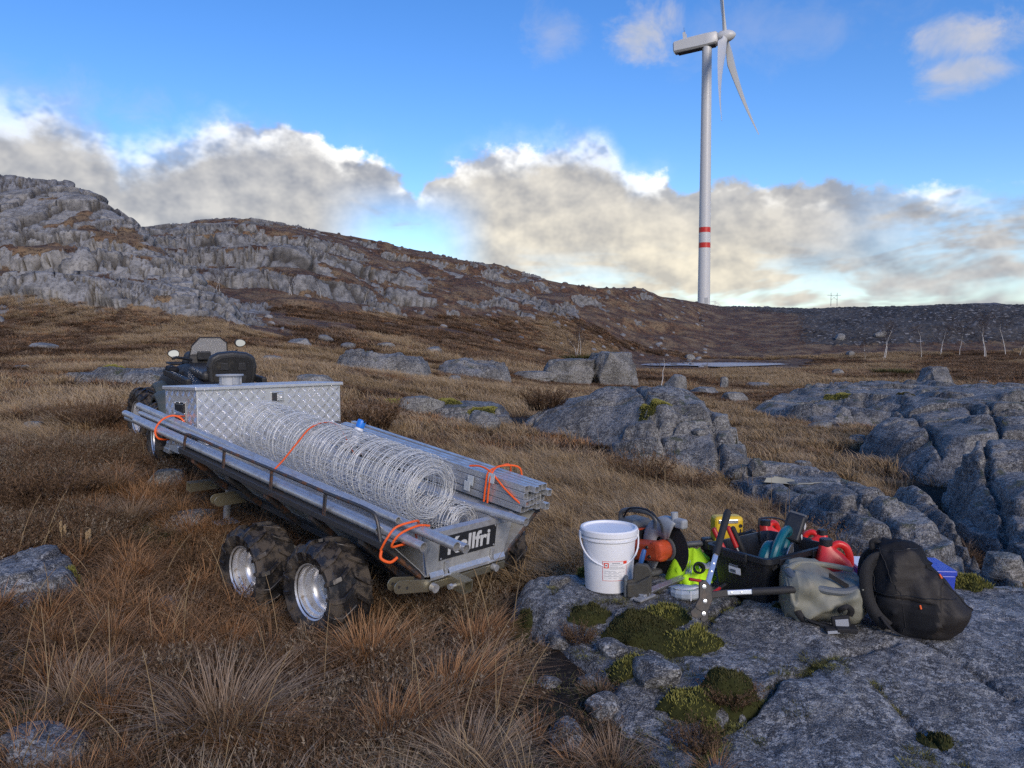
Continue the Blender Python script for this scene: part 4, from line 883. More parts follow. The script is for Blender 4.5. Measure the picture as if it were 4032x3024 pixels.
def build_trailer():
    t = empty('utility_trailer', mat=TM)
    tag(t, 'galvanised four wheel utility trailer heavily loaded with pipes and wire mesh', 'trailer')
    # axles: a rocking bogie each side
    ca, sa = math.cos(R(-9.7)), math.sin(R(-9.7))
    for s in (-1, 1):
        for y in (-.3475, .3475):
            w = make_wheel(t, side=s); w.location = (s * .622, .3475 + y * ca, .265 + y * sa); w.rotation_euler = (R(-9.7 + (17 if y > 0 else 0)), 0, math.pi if s > 0 else 0)
        b = MB(); b.box((s * .44, .3475, .29), (.05, .80, .06)); b.build('bogie_beam', 'galv_dull', t, bev=.004)
    b = MB(); b.tube([(-.5, .3475, .30), (.5, .3475, .30)], .024, 12); b.build('axle', 'dark_steel', t, smooth=True)
    # tub: cross-section swept along the length
    y0, y1 = -.41, 1.80
    def wall(name, sec, mat, th=.004, ya=y0, yb=y1):
        b = MB(); b.sheet([[(x, y, z) for x, z in sec] for y in (ya, yb)]); return b.build(name, mat, t, solid=th)
    wall('tub_floor', [(-.312, .452), (.312, .452)], 'galv_dull')
    for s in (-1, 1):
        wall('side_panel', [(s * .314, .456), (s * .355, .500), (s * .560, .676)], 'galv_dull')
        wall('side_ledge', [(s * .562, .690), (s * .40, .682), (s * .355, .650), (s * .318, .470)], 'galv')
        b = MB(); b.box((s * .588, (y0 + y1) / 2, .676), (.052, y1 - y0, .034)); b.build('edge_angle', 'dark_steel', t, bev=.003)
        b = MB(); b.box((s * .335, (y0 + y1) / 2, .430), (.05, y1 - y0 - .02, .036)); b.build('floor_beam', 'dark_steel', t, bev=.003)
        for y in (-.22, .23, .70, 1.15, 1.60):
            b = MB(); b.add([(s * .352, y - .022, .448), (s * .575, y - .022, .655), (s * .604, y - .022, .655), (s * .604, y - .022, .63), (s * .36, y - .022, .415)] + [(s * .352, y + .022, .448), (s * .575, y + .022, .655), (s * .604, y + .022, .655), (s * .604, y + .022, .63), (s * .36, y + .022, .415)],
                           [(0, 1, 2, 3, 4), (9, 8, 7, 6, 5)] + [(i, i + 5, (i + 1) % 5 + 5, (i + 1) % 5) for i in range(5)])
            b.build('side_rib', 'rusty_steel', t)
        # hoop rail of round bar
        b = MB(); z0, z1 = .692, .808
        b.tube(spl([(s * .604, 1.735, z0), (s * .604, 1.72, z1 - .03), (s * .604, 1.66, z1), (s * .604, 1.2, z1 + .002), (s * .604, .6, z1 + .01), (s * .604, .1, z1 + .012), (s * .604, -.25, z1 + .018), (s * .604, -.33, z1 - .01), (s * .604, -.375, z0)], 6), .0095, 10)
        b.build('hoop_rail', 'rusty_steel', t, smooth=True)
        for y in (1.2, .645, .11):
            b = MB(); b.box((s * .604, y, .750), (.012, .022, .118)); b.build('rail_post', 'rusty_steel', t, bev=.002)
    # sloping front of the tub and its braces
    b = MB(); b.add([(-.31, 1.80, .452), (.31, 1.80, .452), (.56, 1.82, .684), (-.56, 1.82, .684)], [(0, 1, 2, 3)]); b.build('front_panel', 'galv_dull', t, solid=.004)
    for s in (-1, 1):
        b = MB(); b.tube([(s * .585, 1.80, .668), (s * .33, 1.66, .40)], .018, 6); b.build('front_brace', 'rusty_steel', t)
    # tailgate
    g = MB(); g.add([(-.296, -.412, .448), (.296, -.412, .448), (.352, -.412, .655), (-.352, -.412, .655)], [(0, 1, 2, 3)])
    gate = g.build('tailgate', 'galv_dull', t, solid=.005)
    l = MB(); l.add([(-.36, -.418, .655), (.36, -.418, .655), (.365, -.418, .690), (-.365, -.418, .690), (.365, -.385, .696), (-.365, -.385, .696)], [(0, 1, 2, 3), (3, 2, 4, 5)]); l.build('gate_lip', 'galv', gate, solid=.004)
    s_ = MB(); s_.box((-.008, -.4185, .592), (.438, .004, .132)); sg = s_.build('name_plate', 'sign_black', gate, bev=.001)
    cu = bpy.data.curves.new('lettering', 'FONT'); cu.body = 'Kellfri'; cu.size = .125; cu.align_x = 'CENTER'; cu.align_y = 'CENTER'; cu.extrude = .0012; cu.offset = .0035; cu.space_character = 1.02
    lt = bpy.data.objects.new('lettering', cu); C.objects.link(lt); lt.parent = sg; lt.rotation_euler = (math.pi / 2, 0, 0); lt.location = (-.008, -.4220, .590); lt.scale = (1.08, 1.02, 1); cu.materials.append(M['sign_grey'])
    bpy.context.view_layer.update(); me_ = bpy.data.meshes.new_from_object(lt.evaluated_get(bpy.context.evaluated_depsgraph_get())); ob_ = bpy.data.objects.new('lettering', me_); C.objects.link(ob_); ob_.parent = sg; ob_.rotation_euler = lt.rotation_euler; ob_.location = lt.location; ob_.scale = lt.scale; bpy.data.objects.remove(lt); ob_.name = 'lettering'
    for x in (-.215, .200):
        for z in (.535, .650):
            b = MB(); b.lathe([(.006, 0), (.005, .003), (0, .004)], 10, m=Matrix.Translation((x, -.4205, z)) @ rotm('X', 90)); b.build('rivet', 'galv', sg, smooth=True)
    for x0_, x1_ in ((-.290, -.190), (-.150, .175), (.205, .298)):
        b = MB(); b.add([(x0_, -.416, .470), (x1_, -.416, .470), (x1_, -.432, .448), (x0_, -.432, .448), (x1_, -.432, .432), (x0_, -.432, .432)], [(0, 1, 2, 3), (3, 2, 4, 5)]); b.build('hinge_strip', 'galv', gate, solid=.003)
    for x in (-.172, .190):
        b = MB(); b.box((x, -.424, .478), (.022, .014, .075)); b.tube([(x - .03, -.432, .44), (x + .03, -.432, .44)], .007, 8); b.build('hinge', 'galv', gate, bev=.002)
    for s in (-1, 1):
        b = MB(); b.tube([(s * .588, -.40, .664), (s * .318, -.40, .440)], .013, 6); b.build('corner_post', 'rusty_steel', t)
    # rear cross bar with stake lugs and a square socket
    b = MB(); b.box((.0, -.405, .395), (.62, .045, .045)); b.build('rear_bar', 'zinc_yellow', t, bev=.004)
    for yy in (-.425, -.372):
        b = MB(); n = 10; pl = [(-.50 + .036 * math.cos(R(90 + 180 * i / n)), .447 + .036 * math.sin(R(90 + 180 * i / n))) for i in range(n + 1)] + [(-.29, .372), (-.27, .40), (-.29, .44)]
        b.prism(pl, .006, m=Matrix.Translation((0, yy, 0)) @ rotm('X', 90)); lg = b.build('stake_lug', 'zinc_yellow', t, bev=.001)
        for x, z in ((-.505, .45), (-.45, .432)):
            h = MB(); h.lathe([(.009, 0), (.0, 0)], 12, m=Matrix.Translation((x, yy - .0068, z)) @ rotm('X', 90)); h.build('hole', 'dark_steel', lg)  # flat dark disc painted for the shade inside a lug hole
    b = MB(); b.tube([(-.28, -.44, .40), (-.28, -.47, .40)], .024, 14); b.build('pivot_pin', 'galv', t, smooth=True)
    b = MB(); q = .034
    b.add([(-.13 + i * q * k, y, .405 + j * q * k) for k in (1, .8) for y in (-.56, -.40) for i, j in ((-1, -1), (1, -1), (1, 1), (-1, 1))],
          [(i, (i + 1) % 4, 4 + (i + 1) % 4, 4 + i) for i in range(4)] + [(8 + (i + 1) % 4, 8 + i, 12 + i, 12 + (i + 1) % 4) for i in range(4)] + [((i + 1) % 4, i, 8 + i, 8 + (i + 1) % 4) for i in range(4)])
    sk = b.build('hitch_socket', 'zinc_yellow', t)
    b = MB(); b.tube([(-.165, -.50, .405), (-.195, -.50, .405)], .009, 8); b.tube([(-.195, -.50, .405), (-.215, -.50, .405)], .016, 6); b.build('clamp_bolt', 'galv', sk)
    b = MB(); b.tube([(.20, -.43, .405), (.20, -.465, .405)], .020, 12); b.build('pivot_pin', 'galv', t, smooth=True)
    # front: cross tube, lugs, draw bar, jack leg, coupling
    b = MB(); q = .032
    b.add([(x, 1.98 + i * q * k, .345 + j * q * k) for k in (1, .8) for x in (-.44, .44) for i, j in ((-1, -1), (1, -1), (1, 1), (-1, 1))],
          [(4 + i, 4 + (i + 1) % 4, (i + 1) % 4, i) for i in range(4)] + [(8 + i, 8 + (i + 1) % 4, 12 + (i + 1) % 4, 12 + i) for i in range(4)] + [(i, (i + 1) % 4, 8 + (i + 1) % 4, 8 + i) for i in range(4)] + [(4 + (i + 1) % 4, 4 + i, 12 + i, 12 + (i + 1) % 4) for i in range(4)])
    b.build('front_cross_tube', 'zinc_yellow', t)
    for yy in (1.42, 1.475):
        b = MB(); n = 10; pl = [(-.50 + .036 * math.cos(R(90 + 180 * i / n)), .400 + .036 * math.sin(R(90 + 180 * i / n))) for i in range(n + 1)] + [(-.29, .365), (-.29, .435)]
        b.prism(pl, .006, m=Matrix.Translation((0, yy, 0)) @ rotm('X', 90)); b.build('stake_lug', 'zinc_yellow', t, bev=.001)
    b = MB(); b.box((0, 2.2, .36), (.06, 1.35, .06)); b.build('draw_bar', 'galv_dull', t, bev=.004)
    for s in (-1, 1):
        b = MB(); b.tube([(s * .30, 1.72, .42), (0, 2.45, .37)], .022, 8); b.build('draw_brace', 'galv_dull', t)
    c = MB(); c.box((0, 3.13, .345), (.075, .26, .07), top=.8); c.box((0, 3.22, .30), (.09, .12, .05)); cp = c.build('coupling_head', 'galv', t, bev=.008)
    b = MB(); b.tube(spl([(0, 3.05, .38), (0, 3.09, .44), (0.01, 3.20, .46), (.0, 3.27, .52)]), .012, 8); b.build('coupling_lever', 'polished', cp, smooth=True)
    b = MB(); b.tube([(0, 2.82, .345), (0, 3.0, .345)], .024, 14); b.tube([(0, 2.80, .345), (0, 2.83, .345)], .031, 14); b.build('coupling_shaft', 'zinc_yellow', cp, smooth=True)
    j = MB(); j.tube([(-.20, 1.84, .42), (-.20, 1.86, .10)], .024, 12); jk = j.build('jack_leg', 'galv', t, smooth=True)
    j = MB(); j.box((-.20, 1.865, .075), (.17, .12, .012)); j.build('foot_plate', 'galv', jk, bev=.003)
    return t
build_trailer()

# the load ---------------------------------------------------------------
def pipe(label, a, b, r=.024, mat='galv'):
    A, B = T(*a), T(*b); m = aim(A, B); L = (B - A).length
    mb = MB(); mb.tube([(0, 0, 0), (0, 0, L * .5), (0, 0, L)], r, 16, hollow=.86)
    o = mb.build('steel_pipe', mat, smooth=True, auto=40); o.matrix_world = m
    return tag(o, label, 'pipe', 'galvanised pipes along the left trailer rail')
pipe('thick galvanised pipe on top of the left stack, reaching furthest back', (-.444, -.75, .752), (-.462, 2.80, .790), .0245)
pipe('galvanised pipe resting against the hoop rail, ending shortest at the back', (-.520, -.60, .718), (-.552, 2.83, .730))
pipe('lower outer galvanised pipe beside the hoop rail, hidden behind its posts', (-.560, -.30, .722), (-.570, 2.60, .722), .022)
pipe('galvanised pipe right of the top pipe with its open end over the name plate', (-.398, -.77, .738), (-.438, 2.75, .735))
pipe('thin galvanised pipe low in the left stack, poking out furthest forward', (-.505, -.2, .712), (-.520, 2.88, .682), .019)
pipe('thin galvanised pipe squeezed between the upper pipes of the left stack', (-.478, -.35, .775), (-.49, 2.70, .752), .018)
o = pipe('single galvanised pipe sticking out over the tailgate beside the mesh roll', (.205, -.64, .732), (.10, 1.30, .66), .024)
def build_roll(name, label, cx, cz, y0, y1, r0, r1, rings, longs, seed, slump=0.0):
    rg = random.Random(seed); mb = MB(); L = y1 - y0
    def pos(a, r, y): return (cx + r * math.cos(a) * 1.04, y, cz + r * math.sin(a) * (.97 if math.sin(a) > 0 else .93) - slump * 0)
    for i in range(rings):
        y = y0 + L * (i + .5) / rings + rg.uniform(-.006, .006)
        turns = 1.0; r = r1 - (r1 - r0) * rg.random() ** 2.2; n = 30
        ph = rg.uniform(0, 6.28); tilt = rg.uniform(-.008, .008); ty = rg.uniform(-.016, .016); kinks = [(rg.uniform(0, 6.28), rg.uniform(-.007, .010)) for _ in range(4)]
        ps = []
        for j in range(n):
            a = 2 * math.pi * j / n
            k = sum(d * math.exp(-((a - p + math.pi) % (2 * math.pi) - math.pi) ** 2 * 6) for p, d in kinks)
            ps.append(pos(a, r + tilt * math.sin(a + ph) * .6 + k, y + ty * math.cos(a + ph) + (k * 1.5)))
        mb.tube(ps, .0019, 4, closed=True)
    for i in range(longs):
        a = 6.283 * i * 2 / longs + rg.uniform(-.03, .03); r = (r1 - .004) if i < longs / 2 else r1 - (r1 - r0) * rg.random(); n = 26; q = 0
        ps = [pos(a + .03 * math.sin(j * .9 + i), r + rg.uniform(-.003, .004), y0 + L * j / n) for j in range(n + 1)]
        mb.tube(ps, .0014, 4, caps=False)
    # coiled end
    for k in range(7):
        n = 46; ra, rb = r0 * (.82 + .04 * k), r1 * (.86 + .02 * k); ph = rg.uniform(0, 6.28)
        mb.tube([pos(ph + 2 * math.pi * 2.2 * j / n, ra + (rb - ra) * j / n + rg.uniform(-.004, .004), y0 + .004 * k + rg.uniform(-.01, .01)) for j in range(n + 1)], .0016, 4, caps=False)
    # knots at the crossings
    for i in range(240):
        a = rg.uniform(0, 6.283); y = y0 + L * rg.random(); p = pos(a, r1 + .003, y); mb.box(p, (.006, .007, .006))
    o = mb.build('wire_netting', 'wire', None, smooth=True, auto=0); return o
rr = empty('wire_mesh_roll', mat=TM); tag(rr, 'big loose roll of galvanised wire fence mesh lying along the trailer bed', 'wire roll')
o = build_roll('wire_netting', '', -.085, .822, -.17, 1.66, .105, .205, 140, 64, 5); o.parent = rr; o['kind'] = 'stuff'
r2 = empty('wire_mesh_roll', mat=TM); tag(r2, 'small flattened coil of fence wire tucked under the big roll at the tailgate', 'wire roll')
o = build_roll('wire_netting', '', .08, .640, -.28, .5, .06, .115, 40, 16, 9); o.parent = r2; o['kind'] = 'stuff'
tg = MB(); tg.box((-.10, -.185, .70), (.045, .006, .022), m=rotm('Y', 14)); tg.build('paper_tag', 'paper', rr)
# bundle of square and U profiles on the right rail: every bar a thing
bar_mb = MB(); q = .019
bar_mb.add([(i * q * k, y, j * q * k) for k in (1, .84) for y in (0, 1.9) for i, j in ((-1, -1), (1, -1), (1, 1), (-1, 1))],
           [(i, (i + 1) % 4, 4 + (i + 1) % 4, 4 + i) for i in range(4)] + [(8 + (i + 1) % 4, 8 + i, 12 + i, 12 + (i + 1) % 4) for i in range(4)] + [((i + 1) % 4, i, 8 + i, 8 + (i + 1) % 4) for i in range(4)])
bar0 = None
for r_ in range(4):
    for c_ in range(5 if r_ < 3 else 4):
        if bar0 is None: bar = bar0 = bar_mb.build('fence_post', 'galv', bev=.002, seg=1)
        else: bar = bar0.copy(); C.objects.link(bar)
        rg = random.Random(r_ * 9 + c_)
        bar.matrix_world = TM @ Matrix.Translation((.385 + c_ * .041 + r_ * .004 + rg.uniform(-.003, .003), -.47 + rg.uniform(-.05, .03), .725 + r_ * .041 + (c_ * .002))) @ rotm('Z', rg.uniform(-.5, .5)) @ rotm('X', rg.uniform(-.1, .25))
        pos_ = ('bottom', 'second', 'third', 'top')[r_]
        tag(bar, f'galvanised square fence post, {("left outermost", "second from left", "middle", "second from right", "right outermost")[c_]} in the {pos_} row of the strapped bundle', 'fence post', 'bundle of square fence posts on the right trailer rail')
def cord(label, pts, r=.0055, name='bungee_cord', mat='orange_cord', local=True, group='orange bungee cords on the load'):
    p = [T(*a) for a in pts] if local else [Vector(a) for a in pts]
    c = p[0].copy(); mb = MB(); mb.tube([a - c for a in spl(p, 6)], r, 8); o = mb.build(name, mat, smooth=True); o.location = c
    return tag(o, label, 'cord', group)
cord('orange bungee cord stretched over the big wire mesh roll', [(-.604, .645, .80), (-.50, .70, .845), (-.33, .80, .93), (-.22, .86, .985), (-.08, .92, 1.005), (.06, .97, .975), (.16, 1.02, .90), (.34, 1.1, .70)])
cord('orange bungee cord round the front ends of the left pipes', [(-.40, 2.10, .70), (-.42, 2.15, .80), (-.47, 2.20, .827), (-.55, 2.20, .80), (-.595, 2.20, .73), (-.58, 2.18, .672), (-.50, 2.18, .655)], .007)
cord('orange bungee tail running from the front pipes to the chest handle', [(-.455, 2.19, .826), (-.43, 2.20, .822), (-.415, 2.21, .815), (-.408, 2.22, .812), (-.404, 2.23, .815)], .006)
cord('doubled orange bungee cord knotted round the pipes near the tailgate', [(-.62, -.40, .66), (-.605, -.42, .72), (-.56, -.43, .775), (-.47, -.45, .795), (-.40, -.42, .775), (-.365, -.36, .71), (-.42, -.43, .680), (-.55, -.46, .690), (-.612, -.47, .70), (-.585, -.49, .762), (-.48, -.50, .790), (-.39, -.49, .772)], .006)
cord('orange bungee hook end dangling under the left rail', [(-.615, -.40, .655), (-.63, -.42, .625), (-.60, -.455, .610), (-.56, -.46, .628)], .0075)
zb = .90
cord('doubled orange strap round the fence post bundle', [(.355, -.17, .70), (.352, -.175, .80), (.36, -.18, .885), (.46, -.17, .905), (.58, -.16, .895), (.60, -.15, .74)], .006)
cord('second wrap of orange strap beside the first on the fence post bundle', [(.355, -.20, .70), (.350, -.205, .80), (.358, -.21, .885), (.46, -.18, .912), (.58, -.24, .90), (.602, -.25, .76)], .006)
cord('loose orange strap end crossing the fence post bundle diagonally', [(.36, -.02, .887), (.37, -.10, .902), (.36, -.20, .890), (.362, -.32, .82), (.37, -.43, .765), (.40, -.46, .75)], .006)
for i, (y, z) in enumerate(((.28, .80), (.30, .76), (.10, .86))):
    b = MB(); b.box((0, 0, 0), (.004, .05, .06)); o = b.build('tape_wrap', 'clear_wrap', bev=.001); o.matrix_world = TM @ Matrix.Translation((.357 - .005 * i, y - .32, z))
    tag(o, ('clear tape wrapped round the middle of the fence post bundle', 'lower strip of clear tape hanging on the fence post bundle', 'upper strip of clear tape on the fence post bundle')[i], 'tape')
# flat sheets lying in the bed
for i in range(3):
    b = MB(); b.box((.27, .42 + .05 * i, .492 + .02 * i), (.10, 1.45, .004)); o = b.build('steel_strip', 'galv', bev=.001); o.matrix_world = TM @ rotm('Y', -3 * i)
    tag(o, ('bottom flat steel strip in the trailer bed', 'middle flat steel strip in the trailer bed', 'top flat steel strip in the trailer bed')[i], 'steel strip')
# spray can with blue cap standing in the load
sc_ = empty('spray_can'); sc_.matrix_world = TM @ Matrix.Translation((.255, 1.02, .80)) @ rotm('Y', 16) @ rotm('X', 6)
tag(sc_, 'white spray can with blue cap poking up behind the wire mesh roll', 'spray can')
b = MB(); b.lathe([(0, 0), (.030, 0), (.031, .003), (.031, .12), (.026, .132), (.026, .135)], 24); b.build('can', 'white_plastic', sc_, smooth=True)
b = MB(); b.lathe([(.031, .132), (.031, .178), (.027, .186), (.020, .186), (.018, .170), (0, .170)], 24); cp = b.build('cap', 'blue_cap', sc_, smooth=True)
b = MB(); b.box((0, -.022, .182), (.016, .022, .016)); b.box((0, 0, .172), (.03, .03, .01)); b.build('nozzle', 'ink_black', cp)

# chequer plate chest ------------------------------------------------------
CH = TM @ Matrix.Translation((-.392, 1.96, .625)) @ rotm('X', -8.5)
CW, CD, CHh = 1.24, .50, .420
ch = empty('tool_chest', mat=CH); tag(ch, 'aluminium chequer plate tool chest across the front of the trailer', 'tool chest')
b = MB(); b.box((CW / 2, CD / 2, CHh / 2), (CW, CD, CHh)); b.build('chest_body', 'alu', ch, bev=.004)
b = MB(); b.box((CW / 2, CD / 2 - .003, CHh + .012), (CW + .034, CD + .034, .026)); lid = b.build('lid', 'alu', ch, bev=.004)
def treads(w, h, put, skip):
    mb = MB(); s = .044; nx, nz = int(w / s), int(h / s)
    for i in range(nx):
        for j in range(nz):
            cx_, cz_ = (i + .5) * w / nx, (j + .5) * h / nz
            if skip(cx_, cz_): continue
            an = R(45 if (i + j) % 2 else -45); dx, dz = math.cos(an), math.sin(an)
            for k_ in range(5):
                o_ = (k_ - 2) * .0082; L_ = .0165; wd = .0028
                p0 = (cx_ - dz * o_, cz_ + dx * o_)
                q_ = [(p0[0] - dx * L_, p0[1] - dz * L_, 0), (p0[0] - dz * wd, p0[1] + dx * wd, 0), (p0[0] + dx * L_, p0[1] + dz * L_, 0), (p0[0] + dz * wd, p0[1] - dx * wd, 0), (p0[0], p0[1], .0022), (p0[0] - dx * L_ * .6, p0[1] - dz * L_ * .6, .0018), (p0[0] + dx * L_ * .6, p0[1] + dz * L_ * .6, .0018)]
                mb.add([put(*a) for a in q_], [(0, 1, 5), (1, 4, 5), (0, 5, 3), (3, 5, 4), (1, 6, 4), (1, 2, 6), (2, 3, 6), (3, 4, 6)])
    return mb
tr = treads(CW - .01, CHh - .01, lambda a, b_, h: (a + .005, -h - .0006, b_ + .005), lambda a, b_: (.55 < a < .71 and b_ > .28))
o = tr.build('tread_bars', 'alu_bar', ch); o['kind'] = 'stuff'
tr = treads(CD - .01, CHh - .01, lambda a, b_, h: (-h - .0006, CD - a - .005, b_ + .005), lambda a, b_: (.12 < a < .36 and .14 < b_ < .36))
o = tr.build('tread_bars', 'alu_bar', ch); o['kind'] = 'stuff'
# recessed latch at the back, recessed handle at the left end
b = MB(); b.box((.645, -.003, .345), (.110, .008, .086)); la = b.build('latch_plate', 'alu_bar', ch, bev=.006)
b = MB(); b.box((.628, -.0075, .345), (.060, .002, .066)); b.build('latch_recess_shade', 'dark_steel', la, bev=.001)  # thin dark plate painted for the shade in the latch dish
b = MB(); b.box((.665, -.012, .345), (.050, .014, .056)); b.lathe([(.008, 0), (.008, .01), (0, .011)], 12, m=Matrix.Translation((.672, -.019, .342)) @ rotm('X', 90)); b.build('latch_paddle', 'alu', la, bev=.004)
b = MB(); b.box((-.003, .255, .245), (.008, .165, .175)); hp = b.build('handle_plate', 'polished', ch, bev=.02, seg=3)
b = MB(); b.box((-.0072, .255, .252), (.002, .115, .125)); b.build('handle_recess', 'polished', hp, bev=.001)
b = MB(); b.tube(spl([(-.008, .195, .195), (-.022, .200, .186), (-.026, .255, .183), (-.022, .31, .186), (-.008, .315, .195)]), .007, 8); b.build('drop_handle', 'alu_bar', hp, smooth=True)
for i in range(8):
    a = [(.183, .170), (.255, .166), (.327, .170), (.183, .322), (.255, .325), (.327, .322), (.179, .245), (.331, .245)][i]
    b = MB(); b.lathe([(.005, 0), (.004, .003), (0, .004)], 8, m=Matrix.Translation((-.007, *a)) @ rotm('Y', -90)); b.build('rivet', 'alu', hp, smooth=True)
# flanged reel on the lid
rl = empty('flanged_reel'); rl.matrix_world = CH @ Matrix.Translation((.385, .24, CHh + .026)); tag(rl, 'small grey flanged reel standing on the tool chest lid', 'reel')
b = MB(); b.lathe([(0, 0), (.078, 0), (.078, .066), (.066, .066)], 32); b.build('drum', 'pale_grey', rl, smooth=True)
b = MB(); b.lathe([(.0, .072), (.025, .072), (.027, .082), (.100, .080), (.104, .074), (.100, .066), (.05, .064)], 40); b.build('flange', 'pale_grey', rl, smooth=True)
for i in range(3): b = MB(); a = R(200 + 60 * i); b.box((.081 * math.cos(a), .081 * math.sin(a), .034), (.010, .010, .064), ); b.build('rib', 'pale_grey', rl)

# ------------------------------------------------------------------ quad bike
def build_atv():
    h = R(-33); base = Vector((-2.72, 7.2, 0)); base.z = -1.125 + EYE
    m = frame(base, (math.cos(h), -math.sin(h), 0), (math.sin(h), math.cos(h), .05))
    t = empty('quad_bike', mat=m); tag(t, 'black and green quad bike with seat backrest and windscreen pulling the trailer', 'quad bike')
    for s in (-1, 1):
        for y, st in ((0, 0), (1.32, 8)):
            w = make_wheel(t, rad=.31, wid=.25 if y == 0 else .21, rim=.16, side=s, nl=18); w.location = (s * .49, y, .31)
            w.rotation_euler = (0, 0, (math.pi if s > 0 else 0) + R(st))
    b = MB(); b.box((0, .62, .42), (.34, 1.9, .22)); b.build('frame_body', 'atv_body', t, bev=.04)
    # body shell, long side rail and tail
    sec = []
    for y, w, z0, z1 in [(-.42, .30, .60, .74), (-.2, .36, .56, .78), (.2, .34, .50, .78), (.55, .24, .46, .84), (.85, .22, .50, .92), (1.15, .30, .56, .88), (1.5, .36, .56, .80), (1.72, .30, .56, .70)]:
        sec.append([(x * w, y, z) for x, z in ((-1, z0), (-1.02, (z0 + z1) / 2), (-.82, z1 - .015), (-.3, z1), (.3, z1), (.82, z1 - .015), (1.02, (z0 + z1) / 2), (1, z0))])
    b = MB(); b.sheet(sec); b.add(sec[0], [tuple(range(8))]); b.add(sec[-1], [tuple(reversed(range(8)))]); b.build('body_shell', 'atv_body', t, smooth=True, sub=1)
    for s in (-1, 1):
        b = MB(); b.box((s * .33, .42, .80), (.05, 1.25, .07)); sr = b.build('side_rail', 'atv_body', t, bev=.015); 
        # fenders
        for y0_, rad, nm in ((0.0, .40, 'rear'), (1.32, .40, 'front')):
            g = []
            for i in range(13):
                a = R((18 if y0_ < 1 else 48) + (150 if y0_ < 1 else 92) * i / 12); yy, zz = y0_ + rad * math.cos(a) * .95, .31 + rad * math.sin(a) * (1.0 if y0_ < 1 else .9)
                fw = 1.0 if y0_ < 1 else .70; g.append([(s * .26 * fw, yy, zz + .02), (s * .45 * fw, yy, zz + .015), (s * .55 * fw, yy, zz - .005), (s * .585 * fw, yy, zz - .03), (s * .58 * fw, yy * 1.0, zz - .07)])
            b = MB(); b.sheet(g); b.build('fender', 'atv_green', t, smooth=True, solid=.008, auto=0)
        b = MB(); b.box((s * .40, .66, .33), (.24, .50, .03)); b.build('foot_board', 'atv_body', t, bev=.01)
        # handlebar end with mirror
        b = MB(); b.tube([(s * .10, .92, .93), (s * .26, .86, .96), (s * (.40 if s > 0 else .30), .80, .95)], .014, 8); b.build('handlebar', 'atv_body', t, smooth=True)
        b = MB(); b.tube([(s * .24, .88, .96), ((.36 if s > 0 else -.25), .95, 1.03 if s > 0 else .96)], .007, 6); b.build('mirror_stem', 'atv_body', t)
        mz = .99 if s < 0 else 1.10
        mm = Matrix.Translation(((.385 if s > 0 else -.26), .95, mz)) @ rotm('Z', s * 4) @ rotm('X', -4)
        b = MB(); b.add([(.056 * math.cos(a) * (1 + .15 * math.cos(a) * s), y_, .043 * math.sin(a)) for y_ in (0, .035) for a in [2 * math.pi * i / 16 for i in range(16)]], [tuple(range(16)), tuple(reversed(range(16, 32)))] + [(i + 16, (i + 1) % 16 + 16, (i + 1) % 16, i) for i in range(16)], mm)
        mh = b.build('mirror', 'atv_body', t, bev=.006)
        b = MB(); b.add([(.050 * math.cos(a) * (1 + .15 * math.cos(a) * s), -.002, .036 * math.sin(a)) for a in [2 * math.pi * i / 16 for i in range(16)]], [tuple(range(16))], mm); b.build('mirror_glass', 'mirror', mh)
    # rider seat and tall backrest
    b = MB(); b.box((0, .42, .83), (.34, .70, .10)); b.build('seat', 'seat_vinyl', t, bev=.04, seg=4)
    ol = [(-.18, .68), (-.215, .84), (-.225, .96), (-.20, 1.05), (-.13, 1.085), (0, 1.10), (.13, 1.085), (.20, 1.05), (.225, .96), (.215, .84), (.18, .68)]
    mm = Matrix.Translation((.10, .10, -.03)) @ Matrix.Translation((0, 0, .8)) @ rotm('X', 9) @ Matrix.Translation((0, 0, -.8)) @ rotm('X', 90)
    b = MB(); b.prism(ol, .10, m=mm, z0=-.05); br = b.build('backrest', 'seat_vinyl', t, bev=.03, seg=4)
    inner = [(x * .82, .93 + (z - .93) * .80) for x, z in ol]
    b = MB(); b.prism(inner, .012, m=mm, z0=.048); b.build('rear_pad', 'atv_body', br, bev=.008)
    for pl in ([(-.13, .86), (-.09, .90), (-.03, .86), (-.03, .80), (-.11, .80)], [(.13, .86), (.09, .90), (.03, .86), (.03, .80), (.11, .80)], [(-.12, .93), (-.04, .93), (-.05, 1.0), (-.11, 1.0)], [(.12, .93), (.04, .93), (.05, 1.0), (.11, 1.0)]):
        b = MB(); b.prism(pl if pl[0][0] < 0 else list(reversed(pl)), .012, m=mm, z0=.056); b.build('pad_block', 'seat_vinyl', br, bev=.004)
    # cowl, dash, windscreen
    b = MB(); b.box((0, 1.12, .93), (.30, .34, .14), top=.75); b.build('cowl', 'atv_body', t, bev=.04, seg=3)
    b = MB(); b.box((.02, .93, .97), (.13, .05, .09)); b.build('dash_display', 'black_plastic', t, bev=.012)
    ws = [(-.20, .95), (-.185, 1.10), (-.11, 1.20), (.09, 1.20), (.16, 1.14), (.18, .95), (.10, .92), (-.10, .92)]
    mw = Matrix.Translation((.09, 1.02, -.02)) @ Matrix.Translation((0, 0, .95)) @ rotm('X', 24) @ Matrix.Translation((0, 0, -.95)) @ rotm('X', 90)
    b = MB(); b.prism(ws, .005, m=mw); wsn = b.build('windscreen', 'windscreen', t)
    b = MB(); b.tube([mw @ Vector((x, z, .0025)) for x, z in ws], .006, 6, closed=True); b.build('screen_edge', 'black_plastic', wsn)
    # front rack, tail plate, rear bumper tubes
    for i in range(5):
        b = MB(); b.tube([(-.24, 1.28 + .06 * i, .86), (.24, 1.28 + .06 * i, .86)], .010, 8); b.build('rack_bar', 'atv_body', t)
